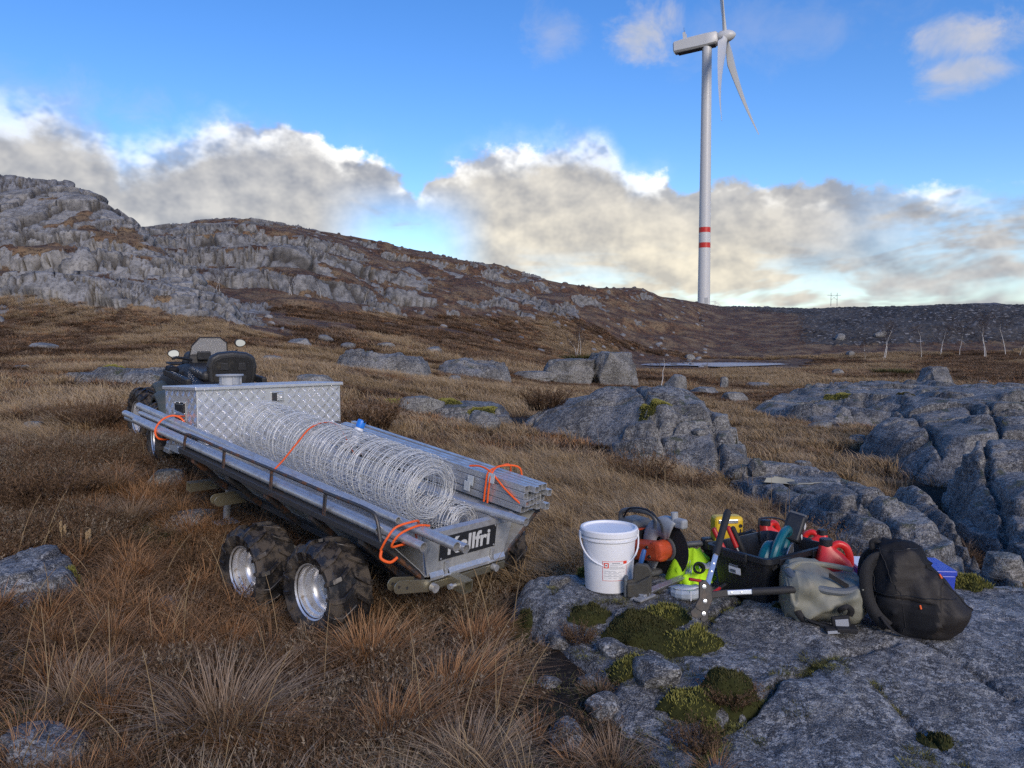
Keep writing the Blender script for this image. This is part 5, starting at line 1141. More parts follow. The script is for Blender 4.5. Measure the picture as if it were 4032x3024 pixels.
    for s in (-1, 1):
        b = MB(); b.tube([(s * .24, 1.26, .86), (s * .24, 1.54, .86)], .012, 8); b.build('rack_bar', 'atv_body', t)
        b = MB(); b.box((s * .27, -.40, .68), (.10, .03, .05)); b.build('tail_light', 'lens_red', t, bev=.008)
    b = MB(); b.box((-.10, -.42, .40), (.07, .45, .05)); b.build('tow_tongue', 'dark_steel', t, bev=.005)
    b = MB(); b.lathe([(0, .07), (.015, .065), (.025, .045), (.022, .025), (.012, .01), (.014, 0)], 16, m=Matrix.Translation((-.10, -.60, .43))); b.build('tow_ball', 'galv', t, smooth=True)
    b = MB(); b.box((-.30, .85, .84), (.10, .26, .07)); b.build('side_bag', 'fabric_black', t, bev=.03)
build_atv()

# ------------------------------------------------------------------ wind turbine
def build_turbine():
    d = 245.0; bp = Vector(((703 - 512) / FPX * d, d, 0)); bp.z = float(ground_z(np.array([bp.x]), np.array([bp.y]))[0])
    t = empty('wind_turbine', bp); tag(t, 'tall white wind turbine with two red bands on its tower', 'wind turbine')
    Hh = (345 - 54) / FPX * d + EYE - bp.z
    def rad(z): return 1.95 - .48 * z / Hh
    b = MB(); zs = [0, 1.0, 20, 40, 60, Hh - 1, Hh]; b.lathe([(rad(z), z) for z in zs] + [(0, Hh)], 48); b.build('tower', 'turbine_white', t, smooth=True)
    for zc in (20.2, 25.0):
        b = MB(); b.lathe([(rad(zc - .8) + .012, zc - .8), (rad(zc + .8) + .012, zc + .8)], 48); b.build('red_band', 'turbine_red', t, smooth=True)
    b = MB(); b.box((0.3, -1.96, 2.6), (1.0, .15, 2.2)); b.build('tower_door', 'pale_grey', t, bev=.05)
    st = MB(); st.box((2.6, -.8, 1.5), (1.6, 1.2, .1)); 
    for i in range(6): st.box((3.6 + .3 * i, -.8, 1.3 - .24 * i), (.3, 1.1, .06))
    for yy in (-1.3, -.3): st.tube([(1.9, yy, 2.5), (3.4, yy, 2.5), (5.2, yy, 1.1)], .04, 6); st.tube([(3.4, yy, 1.5), (3.4, yy, 2.5)], .04, 6); st.tube([(5.2, yy, 0), (5.2, yy, 1.1)], .04, 6)
    st.build('stairs', 'galv', t)
    # nacelle frame: local x is the rotor axis
    ya = R(-24); ax = Vector((math.cos(ya), math.sin(ya), .075)).normalized(); side = Vector((-math.sin(ya), math.cos(ya), 0))
    m = frame((0, 0, Hh), ax, side)
    secs = []
    for x, w, z0, z1 in [(-10.3, 1.2, .7, 3.3), (-9.9, 1.65, .25, 3.65), (-6, 1.8, .1, 3.9), (0, 1.8, .05, 4.0), (3.1, 1.75, .2, 3.9), (3.6, 1.4, .6, 3.5)]:
        secs.append([(x, -w, z0 + .5), (x, -w, z1 - .35), (x, -w + .35, z1), (x, w - .35, z1), (x, w, z1 - .35), (x, w, z0 + .5), (x, w - .5, z0), (x, -w + .5, z0)])
    b = MB(); b.sheet(secs, m, closed=True); b.add(secs[0], [tuple(range(8))], m); b.add(secs[-1], [tuple(reversed(range(8)))], m); na = b.build('nacelle', 'turbine_white', t, smooth=True, auto=40)
    b = MB(); b.box((-4.2, 0, .03), (9.5, 2.6, .25), m); b.box((1.6, 0, .1), (2.0, 2.9, .3), m); b.build('nacelle_belly_shade', 'turbine_dark', na)  # dark boxes paint the shade under the nacelle
    b = MB(); b.box((-6.6, -.9, 4.9), (.9, .16, 2.2), m); b.box((-6.6, .9, 4.9), (.9, .16, 2.2), m); b.box((-6.9, 0, 4.9), (.12, 1.8, 1.9), m); co = b.build('cooler', 'turbine_white', na)
    b = MB(); b.tube([m @ Vector((-6.6, -.6, 6.0)), m @ Vector((-6.6, -.6, 7.6))], .05, 6); b.tube([m @ Vector((-6.6, .5, 6.0)), m @ Vector((-6.6, .5, 7.0))], .05, 6); b.build('wind_sensor', 'turbine_dark', co)
    hubc = m @ Vector((5.6, 0, 2.1))
    hm = frame(hubc, ax, side)
    b = MB(); b.lathe([(1.5, -1.9), (1.85, -1.2), (1.9, .2), (1.65, 1.5), (1.15, 2.5), (.55, 3.1), (0, 3.3)], 32, m=hm @ rotm('Y', 90)); hb = b.build('hub', 'turbine_white', t, smooth=True)
    up = hm.col[2].xyz
    for k_, an in enumerate((12, 132, 252)):
        rm_ = hm @ rotm('X', an)          # blade runs along local +z, wind comes along +x
        secs = []; n = 14; LB = 55.0
        for i in range(25):
            s = i / 24; z = 1.2 + LB * s
            ch_ = 1.1 + (1.45 * sst(np.array([s]), .02, .17)[0]) - 2.25 * max(0, (s - .17) / .83) ** .8 if s > .02 else 1.1
            ch_ = max(ch_, .16); th = 1.1 * (1 - sst(np.array([s]), .0, .16)[0]) + sst(np.array([s]), .0, .16)[0] * ch_ * .22
            th = max(th, .05); tw = R(14 - 13 * s + 6) ; pre = 3.2 * s ** 2.2
            ring = []
            for j in range(n):
                a = 2 * math.pi * j / n; cx_ = math.cos(a) * ch_ - .25 * ch_ * sst(np.array([s]), .02, .17)[0]; cy_ = math.sin(a) * th * .55 * (1 + .45 * math.cos(a))
                # chord mostly in the rotor plane (local y), twisted towards the axis
                yy = cx_ * math.cos(tw) - cy_ * math.sin(tw); xx = cx_ * math.sin(tw) + cy_ * math.cos(tw)
                ring.append((xx + pre, -yy, z))
            secs.append(ring)
        b = MB(); b.sheet(secs, rm_, closed=True); b.add(secs[-1], [tuple(range(n))], rm_)
        bl = b.build('blade', 'turbine_white', t, smooth=True, auto=0)
build_turbine()
# far power line pylon
pp = wpt(834, 302, 1500); pz_ = float(base_z(np.array([pp.x]), np.array([pp.y]))[0])
py_ = empty('power_pylon', (pp.x, pp.y, pp.z - 8)); tag(py_, 'tiny H shaped power line pylon on the far skyline', 'pylon')
for s in (-1, 1):
    b = MB(); b.tube([(s * 6.0, 0, 0), (s * 6.0, 0, 26)], [.55, .40], 6); b.build('mast', 'lattice_steel', py_)
b = MB(); b.tube([(-13, 0, 21), (13, 0, 21)], .35, 6); b.build('cross_arm', 'lattice_steel', py_)
b = MB(); b.tube([(-6, 0, 21), (6, 0, 12)], .2, 6); b.tube([(6, 0, 21), (-6, 0, 12)], .2, 6); b.build('brace', 'lattice_steel', py_)
# ------------------------------------------------------------------ things on the slab
def on(u, d, dz=0.0):
    x = (u - 512) / FPX * d; return Vector((x, d, sz(x, d) + dz))
def thing(name, label, cat, loc, rz=0, group=None, tilt=None):
    m = Matrix.Translation(loc) @ rotm('Z', rz)
    if tilt is not None: m = m @ tilt
    return tag(empty(name, mat=m), label, cat, group)
def text_mesh(body, size, mat, parent, m, name='lettering', off=0.0, ext=.0004):
    cu = bpy.data.curves.new(name, 'FONT'); cu.body = body; cu.size = size; cu.align_x = 'CENTER'; cu.align_y = 'CENTER'; cu.extrude = ext; cu.offset = off
    o = bpy.data.objects.new(name, cu); C.objects.link(o); bpy.context.view_layer.update()
    me = bpy.data.meshes.new_from_object(o.evaluated_get(bpy.context.evaluated_depsgraph_get())); bpy.data.objects.remove(o)
    me.materials.clear(); me.materials.append(M[mat]); ob = bpy.data.objects.new(name, me); C.objects.link(ob); ob.parent = parent; ob.matrix_local = m; return ob
def creases(P, seed, n, L, amp, w):
    """sharp fold lines: n straight pulls across the cloth"""
    rg_ = np.random.default_rng(seed); d = np.zeros(len(P)); c = P[rg_.integers(0, len(P), n)]
    for i in range(n):
        t = rg_.normal(size=3); t /= np.linalg.norm(t); q = P - c[i]; s = q @ t; r = np.linalg.norm(q - s[:, None] * t, axis=1); l_ = L * rg_.uniform(.5, 1.3); ww = w * rg_.uniform(.6, 1.5) * (1 + 1.5 * np.abs(s) / l_)
        d += rg_.choice([-1, 1], p=[.35, .65]) * amp * rg_.uniform(.4, 1.2) * np.exp(-np.abs(r / ww) ** 1.3) * np.exp(-(s / l_) ** 2)
    return d
# bucket
bk = thing('bucket', 'white lidded plastic bucket with a red edged label on the slab', 'bucket', on(610, 4.18, .003), 4)
H, r0, r1 = .345, .128, .150
b = MB(); b.lathe([(0, 0), (r0 - .006, 0), (r0, .006), (r0 + (r1 - r0) * .74, H * .80), (r1 - .002, H * .80 + .002), (r1 + .004, H * .82), (r1 + .004, H * .84), (r1 - .004, H * .85), (r1 - .004, H * .93), (r1, H * .95)], 56); b.build('pail', 'white_plastic', bk, smooth=True)
b = MB(); b.lathe([(r1 + .003, H * .885), (r1 + .008, H * .89), (r1 + .009, H * .965), (r1 + .004, H * .985), (r1 - .008, H * .985), (r1 - .014, H * .955), (r1 - .02, H * .95), (0, H * .953)], 56); b.build('lid', 'white_plastic', bk, smooth=True)
b = MB(); hp = []
for i in range(25):
    a = math.pi * i / 24; hp.append((-(r1 + .012) * math.cos(a), -(r1 * .55) * math.sin(a) - .05 * math.sin(a), H * .88 - .155 * math.sin(a) ** .8))
b.tube(hp, .0045, 8); b.build('handle', 'white_plastic', bk, smooth=True)
for s in (-1, 1):
    b = MB(); b.box((s * (r1 + .008), 0, H * .87), (.014, .03, .04)); b.build('handle_lug', 'white_plastic', bk, bev=.004)
def wrap(parent, name, mat, a0, a1, z0, z1, off, n=10):
    g = []
    for i in range(n + 1):
        a = R(a0 + (a1 - a0) * i / n); row = []
        for z in (z0, z1):
            rr = r0 + (r1 - r0) * .74 * z / (H * .80) + off; row.append((rr * math.sin(a), -rr * math.cos(a), z))
        g.append(row)
    b = MB(); b.sheet(g); return b.build(name, mat, parent, smooth=True, auto=0)
lb = wrap(bk, 'label', 'ink_red', -25, 32, .075, .182, .0012)
wrap(lb, 'label_field', 'paper', -24, 31, .077, .180, .0018)
wrap(lb, 'emblem', 'ink_red', -22, -11, .145, .174, .0023, 3); wrap(lb, 'emblem_center', 'paper', -19.5, -13.5, .150, .169, .0027, 3); wrap(lb, 'emblem_bar', 'ink_black', -18.5, -14.5, .157, .162, .0031, 3)
wrap(lb, 'corner_flash', 'ink_red', 22, 31, .166, .180, .0023, 3)
for i, (a0, a1, z) in enumerate([(-4, 14, .170), (-8, 20, .162), (-9, 10, .152), (-9, 22, .146), (-9, 26, .140), (-21, 4, .128), (-21, 26, .121), (-21, 12, .114), (-21, 28, .106), (-21, 20, .099), (-21, 28, .090)]):
    wrap(lb, 'print_line', 'ink_grey', a0, a1, z, z + (.0045 if i < 1 else .0022), .0023, 4)
# cut-off saw: local y runs from the engine to the disc, the disc lies in the yz plane, +x is the side we see
sp_ = on(670, 4.36); cs = thing('cutoff_saw', 'orange and grey petrol cut-off saw with a black cutting disc', 'cut-off saw', sp_, -146)
Dc = (0.0, .0, .172)
b = MB(); b.lathe([(0, -.0025), (.156, -.0025), (.158, 0), (.156, .0025), (0, .0025)], 56, m=Matrix.Translation(Dc) @ rotm('Y', 90)); b.build('cutting_disc', 'disc_black', cs, smooth=True)
g = []
for i in range(25):
    a = R(64 + 178 * i / 24); c_, s_ = math.cos(a), math.sin(a); q = .05 + .03 * abs(math.sin(a * 2))
    g.append([(Dc[0] + x_, Dc[1] + r_ * c_, Dc[2] + r_ * s_) for x_, r_ in ((.030, q), (.034, .13), (.032, .168), (.022, .182), (-.014, .185), (-.030, .176), (-.034, .10))])
b = MB(); b.sheet(g); gd = b.build('blade_guard', 'pale_grey', cs, smooth=True, solid=.004, auto=50)
b = MB(); b.box((0, .095, .335), (.050, .075, .055), m=Matrix.Translation((0, 0, 0))); b.build('guard_front', 'pale_grey', gd, bev=.014, seg=3)
b = MB(); b.tube([(.005, .055, .345), (.005, .050, .392)], .021, 12); b.build('guard_grip', 'pale_grey', gd, smooth=True)
b = MB(); b.lathe([(.0, .004), (.056, .004), (.056, .018), (.050, .022), (.050, .030), (.056, .034), (.054, .108), (.046, .114), (0, .114)], 30, m=Matrix.Translation(Dc) @ rotm('Y', 90)); b.build('drive_hub', 'orange_saw', cs, smooth=True, auto=40)
b = MB(); b.lathe([(.058, .004), (.068, .006), (.068, .020), (.058, .022)], 30, m=Matrix.Translation(Dc) @ rotm('Y', 90)); b.build('flange_ring', 'grey_plastic', cs, smooth=True)
b = MB(); b.box((.074, -.085, .152), (.086, .270, .116), m=Matrix.Translation((.078, -.1, .15)) @ rotm('X', 9) @ Matrix.Translation((-.078, .1, -.15))); b.build('cutting_arm', 'orange_saw', cs, bev=.030, seg=4)
for y, z in ((-.05, .185), (-.03, .135), (-.12, .165), (-.19, .13), (-.14, .12)):
    b = MB(); b.lathe([(.011, 0), (.009, .006), (0, .006)], 8, m=Matrix.Translation((.117, y, z)) @ rotm('Y', 90)); b.build('arm_bolt', 'tool_steel', cs)
b = MB(); b.box((.0, -.29, .15), (.20, .20, .22)); b.build('engine', 'black_plastic', cs, bev=.025, seg=3)
for i in range(5):
    b = MB(); b.box((.102, -.29, .10 + .022 * i), (.010, .15, .008)); b.build('cooling_fin', 'black_plastic', cs)
b = MB(); b.box((.0, -.28, .275), (.17, .16, .05), top=.85); b.build('filter_cover', 'grey_plastic', cs, bev=.018, seg=3)
b = MB(); b.box((.0, -.285, .252), (.206, .205, .008)); b.build('orange_trim', 'orange_saw', cs, bev=.002)
b = MB(); b.tube(spl([(.05, -.34, .26), (.06, -.33, .330), (.055, -.25, .358), (.04, -.12, .362), (.03, -.075, .33), (.03, -.07, .28)]), .015, 10); b.build('front_handle', 'grey_plastic', cs, smooth=True)
b = MB(); b.tube(spl([(.05, -.32, .30), (.075, -.24, .372), (.07, -.10, .385), (.05, -.02, .33), (.045, .0, .27)]), .006, 8); b.build('water_hose', 'black_plastic', cs, smooth=True)
b = MB(); b.tube(spl([(.0, -.38, .10), (.0, -.49, .12), (.0, -.51, .19), (.0, -.40, .22)]), .018, 10); b.build('rear_handle', 'black_plastic', cs, smooth=True)
b = MB(); b.box((.02, -.22, .025), (.16, .36, .03)); b.build('base_plate', 'grey_plastic', cs, bev=.012)
# holster pouch with a blue handled tool
hp_ = thing('tool_pouch', 'grey-brown canvas tool pouch leaning on the white bucket', 'pouch', on(641, 4.03, .002), -14, tilt=rotm('X', 8))
def pad(parent, name, mat, poly, th, m=None, bev=.008):
    b = MB(); b.prism(poly, th, m=(m or Matrix.Identity(4)) @ rotm('X', 90), z0=-th / 2); return b.build(name, mat, parent, bev=bev, seg=3)
pad(hp_, 'back_panel', 'canvas_dark', [(-.065, 0), (.065, .01), (.068, .150), (.045, .185), (-.01, .190), (-.028, .165), (-.030, .095), (-.065, .085)], .030)
pad(hp_, 'front_pocket', 'canvas_dark', [(-.060, .004), (.055, .012), (.060, .135), (-.010, .090), (-.060, .080)], .030, Matrix.Translation((.0, -.026, 0)))
pad(hp_, 'edge_strap', 'bag_slate', [(-.078, 0), (-.060, 0), (-.060, .100), (-.070, .112), (-.078, .10)], .06)
bt = thing('blue_handled_tool', 'small tool with a blue rubber handle stuck in the canvas pouch', 'hand tool', (hp_.matrix_world @ Vector((.0, .005, .15))), -10, tilt=rotm('Y', 14))
b = MB(); b.tube([(0, 0, 0), (0, 0, .03)], .006, 8); b.build('shank', 'tool_steel', bt)
b = MB(); b.tube([(0, 0, .025), (0, 0, .03), (0, 0, .06), (0, 0, .105), (0, 0, .112)], [.008, .012, .0135, .0125, .008], 12); b.build('handle', 'blue_grip', bt, smooth=True)
# galvanised gate fittings
gp0, gp1 = on(636, 3.96, .012), on(712, 4.42, .055)
gf = empty('gate_fitting', mat=aim(gp0, gp1)); tag(gf, 'galvanised gate fitting with flat bar, rod and coil spring lying before the saw', 'gate fitting')
Lg = (gp1 - gp0).length
b = MB(); b.add([(x, y, z) for z in (.05, Lg) for x, y in ((-.022, .022), (.022, .022), (.022, .018), (.004, .018), (.004, -.004), (0, -.004), (-.022, .018))], [tuple(range(7)), tuple(reversed(range(7, 14)))] + [(i + 7, (i + 1) % 7 + 7, (i + 1) % 7, i) for i in range(7)]); b.build('angle_bar', 'galv', gf)
b = MB(); b.box((-.028, .008, .055), (.045, .012, .125)); b.box((.0, .020, .065), (.07, .010, .05)); b.build('end_plate', 'galv', gf, bev=.002)
b = MB(); b.tube([(.02, -.002, .0), (.02, -.002, Lg * .55)], .009, 12); b.tube([(.02, -.002, .16), (.03, -.03, .165), (.05, -.035, .165)], .008, 8); b.build('bolt_rod', 'galv', gf, smooth=True)
b = MB(); b.tube([(.02 + .0145 * math.cos(a), -.002 + .0145 * math.sin(a), .045 + .0016 * i) for i, a in enumerate([i * .63 for i in range(62)])], .0028, 6); b.build('coil_spring', 'alu_bar', gf, smooth=True)
# coil in plastic wrap
cw = thing('wrapped_coil', 'flat coil wrapped in clear plastic with a white paper on top', 'coil', on(689, 4.05, .004), 10, tilt=rotm('X', -5))
b = MB(); b.lathe([(.035, .002), (.072, .0), (.082, .010), (.084, .030), (.076, .044), (.045, .046), (.035, .040)], 40, close=True); b.build('wound_wire', 'bag_slate', cw, smooth=True)
b = MB(); b.lathe([(.073, -.001), (.0845, .010), (.0865, .031), (.078, .0465), (.05, .048)], 14); b.build('plastic_wrap', 'clear_wrap', cw, solid=.001)
b = MB(); b.sheet([[(x + .01 * math.sin(y * 60), y, .049 + .006 * math.sin(x * 50 + y * 30)) for x in (-.07, -.03, .01, .05, .09)] for y in (-.045, -.01, .03, .065)]); b.build('paper_sheet', 'paper', cw, smooth=True, solid=.001)
b = MB(); b.box((-.01, -.085, .024), (.006, .004, .05)); b.build('cable_tie', 'paper', cw)
# black plastic tote
fc = Vector((1.313, 3.90, 0)); e1 = Vector((-.57, .82, 0)); e2 = Vector((.83, .57, 0)); zt = sz(1.36, 4.12) - .004
tm = frame((fc.x, fc.y, zt), e2, e1); tt = empty('storage_tub', mat=tm); tag(tt, 'black plastic storage tub full of tools standing on the slab', 'tub')
TL, TW, TH = .52, .385, .262
def rrect(l, w, r, x0=0.0, y0=0.0, n=5):
    o = []
    for cx, cy, a0 in ((l - r, w - r, 0), (r, w - r, 90), (r, r, 180), (l - r, r, 270)):
        for i in range(n + 1): a = R(a0 + 90 * i / n); o.append((x0 + cx + r * math.cos(a), y0 + cy + r * math.sin(a)))
    return o
def ringstack(rings, m=None):
    b = MB(); b.sheet([[(x, y, z) for x, y in p] for p, z in rings], m, closed=True); return b
ins = .035
rg_ = [(rrect(TL - 2 * ins - .02, TW - 2 * ins - .02, .02, ins + .01, ins + .01), .002), (rrect(TL - 2 * ins, TW - 2 * ins, .03, ins, ins), .008), (rrect(TL - .012, TW - .012, .035, .006, .006), TH - .03), (rrect(TL - .01, TW - .01, .035, .005, .005), TH - .012), (rrect(TL + .03, TW + .03, .045, -.015, -.015), TH - .010), (rrect(TL + .034, TW + .034, .045, -.017, -.017), TH - .030), (rrect(TL + .040, TW + .040, .045, -.020, -.020), TH - .028), (rrect(TL + .038, TW + .038, .045, -.019, -.019), TH), (rrect(TL - .0, TW - .0, .032, .0, .0), TH + .002), (rrect(TL - .012, TW - .012, .032, .006, .006), TH - .008), (rrect(TL - 2 * ins, TW - 2 * ins, .03, ins, ins), .02)]
b = ringstack(rg_); n_ = len(rg_[0][0]); b.add([(x, y, .002) for x, y in rg_[0][0]], [tuple(reversed(range(n_)))]); b.add([(x, y, .02) for x, y in rg_[-1][0]], [tuple(range(n_))])
b.build('tub_body', 'tote_black', tt, smooth=True, auto=45)
for y_, x_ in ((TW / 2, -.022), (TW / 2, TL + .022)):
    b = MB(); b.box((x_, y_, TH - .02), (.02, .16, .05)); b.build('grip_edge', 'tote_black', tt, bev=.008)
for x_ in (.12, .40):
    b = MB(); b.box((x_, -.021, TH - .025), (.10, .012, .04)); b.build('rim_clip', 'tote_black', tt, bev=.005)
# sticker on the short side (local x = 0 plane, faces left front)
b = MB(); b.box((.0135, .205, .155), (.001, .078, .036), m=rotm('Y', -6.5)); stk = b.build('sticker', 'paper', tt)
for i in range(9):
    b = MB(); b.box((.0125, .200 + .0045 * i, .150), (.001, .002 if i % 3 else .003, .018), m=rotm('Y', -6.5)); b.build('barcode_bar', 'ink_black', stk)
for i in range(2):
    b = MB(); b.box((.0125, .21, .178 + .007 * i), (.001, .06, .003), m=rotm('Y', -6.5)); b.build('print_line', 'ink_grey', stk)
def TT(x, y, z): return tm @ Vector((x, y, z))
# contents of the tub
ci = empty('circular_saw', mat=tm @ Matrix.Translation((.255, .11, .235)) @ rotm('Z', 24) @ rotm('X', 12) @ Matrix.Scale(1.32, 4)); tag(ci, 'teal cordless circular saw with a black battery on top of the tub', 'circular saw')
b = MB(); b.tube(spl([(-.14, .0, .0), (-.12, 0, .05), (-.07, 0, .085), (0, 0, .095), (.06, 0, .085), (.085, 0, .05), (.07, 0, .0), (.03, 0, -.03)]), .017, 10); b.build('handle_loop', 'teal', ci, smooth=True)
b = MB(); b.box((-.02, .0, -.02), (.20, .055, .05)); b.lathe([(0, -.03), (.075, -.03), (.085, 0), (.075, .03), (0, .03)], 28, m=Matrix.Translation((-.07, .03, -.03)) @ rotm('X', 90)); b.build('motor_housing', 'teal', ci, smooth=True, bev=.012, seg=3)
b = MB(); b.lathe([(0, -.001), (.078, -.001), (.078, .001), (0, .001)], 32, m=Matrix.Translation((.0, -.035, -.03)) @ rotm('X', 90)); b.build('saw_blade', 'alu_bar', ci)
b = MB(); b.tube(spl([(-.165, -.01, -.03), (-.14, -.03, .0), (-.11, -.035, .01)]), .012, 8); b.build('front_knob', 'black_plastic', ci, smooth=True)
bm_ = Matrix.Translation((.115, -.012, .085)) @ rotm('Y', 22)
b = MB(); b.box((0, 0, 0), (.062, .078, .118), bm_); ba = b.build('battery', 'black_plastic', ci, bev=.012, seg=3)
b = MB(); b.box((.015, 0, .062), (.055, .07, .012), bm_); b.build('battery_catch', 'grey_plastic', ba, bev=.004)
text_mesh('18V', .036, 'paper', ba, bm_ @ Matrix.Translation((.004, -.0398, .018)) @ rotm('X', 90) @ rotm('Z', -8))
text_mesh('makita', .022, 'paper', ba, bm_ @ Matrix.Translation((-.004, -.0398, -.025)) @ rotm('X', 90) @ rotm('Z', -8))
def hand_tool(name, label, a, b_, r, mat, sa=None, smat='alu_bar', sr=.006, cat='hand tool'):
    a, b_ = Vector(a), Vector(b_); t = empty(name, mat=aim(a, b_)); tag(t, label, cat); L = (b_ - a).length
    b = MB(); b.tube([(0, 0, 0), (0, 0, L * .04), (0, 0, L * .5), (0, 0, L * .96), (0, 0, L)], [r * .7, r, r * .9, r, r * .6], 12); b.build('grip', mat, t, smooth=True)
    if sa:
        b = MB(); b.tube([(0, 0, -sa), (0, 0, .002)], sr, 8); b.build('shank', smat, t, smooth=True)
    return t
hand_tool('cutter_handle', 'red handled cutter sticking up at the left corner of the tub', TT(.03, .30, .23), TT(.0, .36, .355), .015, 'red_grip', .10, cat='cutter')
hand_tool('cutter_handle', 'second red cutter grip leaning right inside the tub', TT(.09, .27, .25), TT(.06, .31, .365), .014, 'red_grip', .10, cat='cutter')
hand_tool('hammer_handle', 'black ribbed hammer handle leaning in the tub beside the red grips', TT(.13, .24, .20), TT(.075, .29, .365), .014, 'rubber_grip', .05, cat='hammer')
sc2 = empty('sealant_tube', mat=aim(TT(.40, .16, .20), TT(.50, .24, .315))); tag(sc2, 'pale grey labelled tube sticking out of the tub beside the battery', 'tube')
b = MB(); b.lathe([(0, 0), (.026, 0), (.026, .135), (.024, .14), (0, .14)], 20); b.build('tube_body', 'pale_grey', sc2, smooth=True)
b = MB(); g = [[(.0265 * math.cos(R(a)), .0265 * math.sin(R(a)), z) for z in (.075, .115)] for a in range(200, 330, 12)]; b.sheet(g); b.build('label', 'ink_black', sc2, smooth=True)
b = MB(); b.tube(spl([TT(.42, .37, .20), TT(.42, .38, .32), TT(.45, .385, .345), TT(.60, .39, .325), TT(.66, .36, .29), TT(.66, .35, .22)]), .0055, 8); o = b.build('wire_hoop', 'black_plastic', smooth=True); tag(o, 'thin black wire hoop arching behind the red fuel can', 'wire hoop')
# bolt cutter
hd = wpt(704, 610, 3.66); hd.z = max(hd.z, sz(hd.x, hd.y) + .055)
up_end = wpt(728, 511, 4.10); lo_end = wpt(811, 589, 3.70)
bc = empty('bolt_cutter', hd); tag(bc, 'large bolt cutter with black grips propped against the storage tub', 'bolt cutter')
pv = wpt(706.5, 588, 3.76) - hd; pv2 = wpt(711, 593.5, 3.74) - hd
U = up_end - hd; Lw = lo_end - hd
def flatbar(p0, p1, w, th, nrm):
    p0, p1 = Vector(p0), Vector(p1); t = (p1 - p0).normalized(); n = Vector(nrm); n = (n - t * n.dot(t)).normalized(); s = t.cross(n)
    return [p + s * (w / 2 * i) + n * (th / 2 * j) for p in (p0, p1) for i, j in ((-1, -1), (1, -1), (1, 1), (-1, 1))]
boxf = [(0, 3, 2, 1), (4, 5, 6, 7), (0, 1, 5, 4), (1, 2, 6, 5), (2, 3, 7, 6), (3, 0, 4, 7)]
nr = (0, -1, .25)
for nm, a, e in (('upper', pv, U), ('lower', pv2, Lw)):
    s1 = a + (e - a) * .42; s0 = a + (e - a) * (.02 if nm == 'upper' else .16)
    b = MB(); b.add(flatbar(s0, s1, .026, .018, nr), boxf); b.build('handle_tube', 'alu_bar', bc, bev=.005, seg=3)
    b = MB(); b.tube([a + (e - a) * q for q in (.41, .44, .70, .96, 1.0)], [.019, .0185, .0185, .020, .016], 14); b.build('handle_grip', 'rubber_grip', bc, smooth=True)
    for q in (.20, .30):
        c0 = a + (e - a) * q; b = MB(); b.lathe([(.006, 0), (.005, .003), (0, .004)], 10, m=aim(c0 + Vector(nr).normalized() * .009, c0 + Vector(nr).normalized() * .1)); b.build('rivet', 'alu', bc, smooth=True)
b = MB(); b.add(flatbar(pv2 + Vector((-.015, 0, -.01)), pv2 + (Lw - pv2) * .18, .034, .012, nr), boxf); b.build('link_arm', 'tool_steel', bc, bev=.004)
hm_ = frame(hd, (1, .05, .0), (0, .25, 1))
px_ = lambda u, v: ((u - 704) / FPX * 3.74, -(v - 610) / FPX * 3.74)
pl = [px_(*p) for p in [(700.5, 583), (707, 581), (713, 588), (713, 600), (708, 611), (705, 614), (696.5, 609), (694.5, 606), (699.5, 598)]]
b = MB(); b.prism([(x, y) for x, y in pl], .016, z0=-.008); o = b.build('jaw_plate', 'tool_steel', bc, bev=.003); o.matrix_local = Matrix.Translation(-hd) @ hm_
for u_, v_ in ((705, 587.5), (705, 601.5), (703, 613.5)):
    x, y = px_(u_, v_); b = MB(); b.lathe([(.0105, 0), (.0095, .004), (0, .0055)], 16, m=Matrix.Translation((x, y, .008))); o = b.build('pivot_bolt', 'alu_bar', bc, smooth=True); o.matrix_local = Matrix.Translation(-hd) @ hm_
for sgn in (-1, 1):
    pl = [px_(*p) for p in ([(703, 607), (696, 606), (690, 611), (691, 616), (697, 618), (702, 617)] if sgn < 0 else [(702, 608), (708, 608), (708, 619), (704, 622), (700, 620), (701, 614)])]
    if sgn > 0: pl = list(reversed(pl))
    b = MB(); b.prism(pl if sgn < 0 else pl, .012, z0=-.006 - .009 * (sgn > 0)); o = b.build('jaw', 'tool_steel', bc, bev=.002); o.matrix_local = Matrix.Translation(-hd) @ hm_
# red pliers lying by the tub
for i, (a, c) in enumerate((((689, 579, 3.98), (701, 581, 4.0)), ((711, 594, 3.93), (720, 588, 3.98)))):
    A, B = wpt(*a), wpt(*c); A.z = max(A.z, sz(A.x, A.y) + .01)
    hand_tool('pliers_handle', ('red pliers handle lying on the wrapped coil', 'red pliers handle on the rock under the tub corner')[i], B, A, .009, 'red_grip', .05, 'tool_steel', .008, cat='pliers')
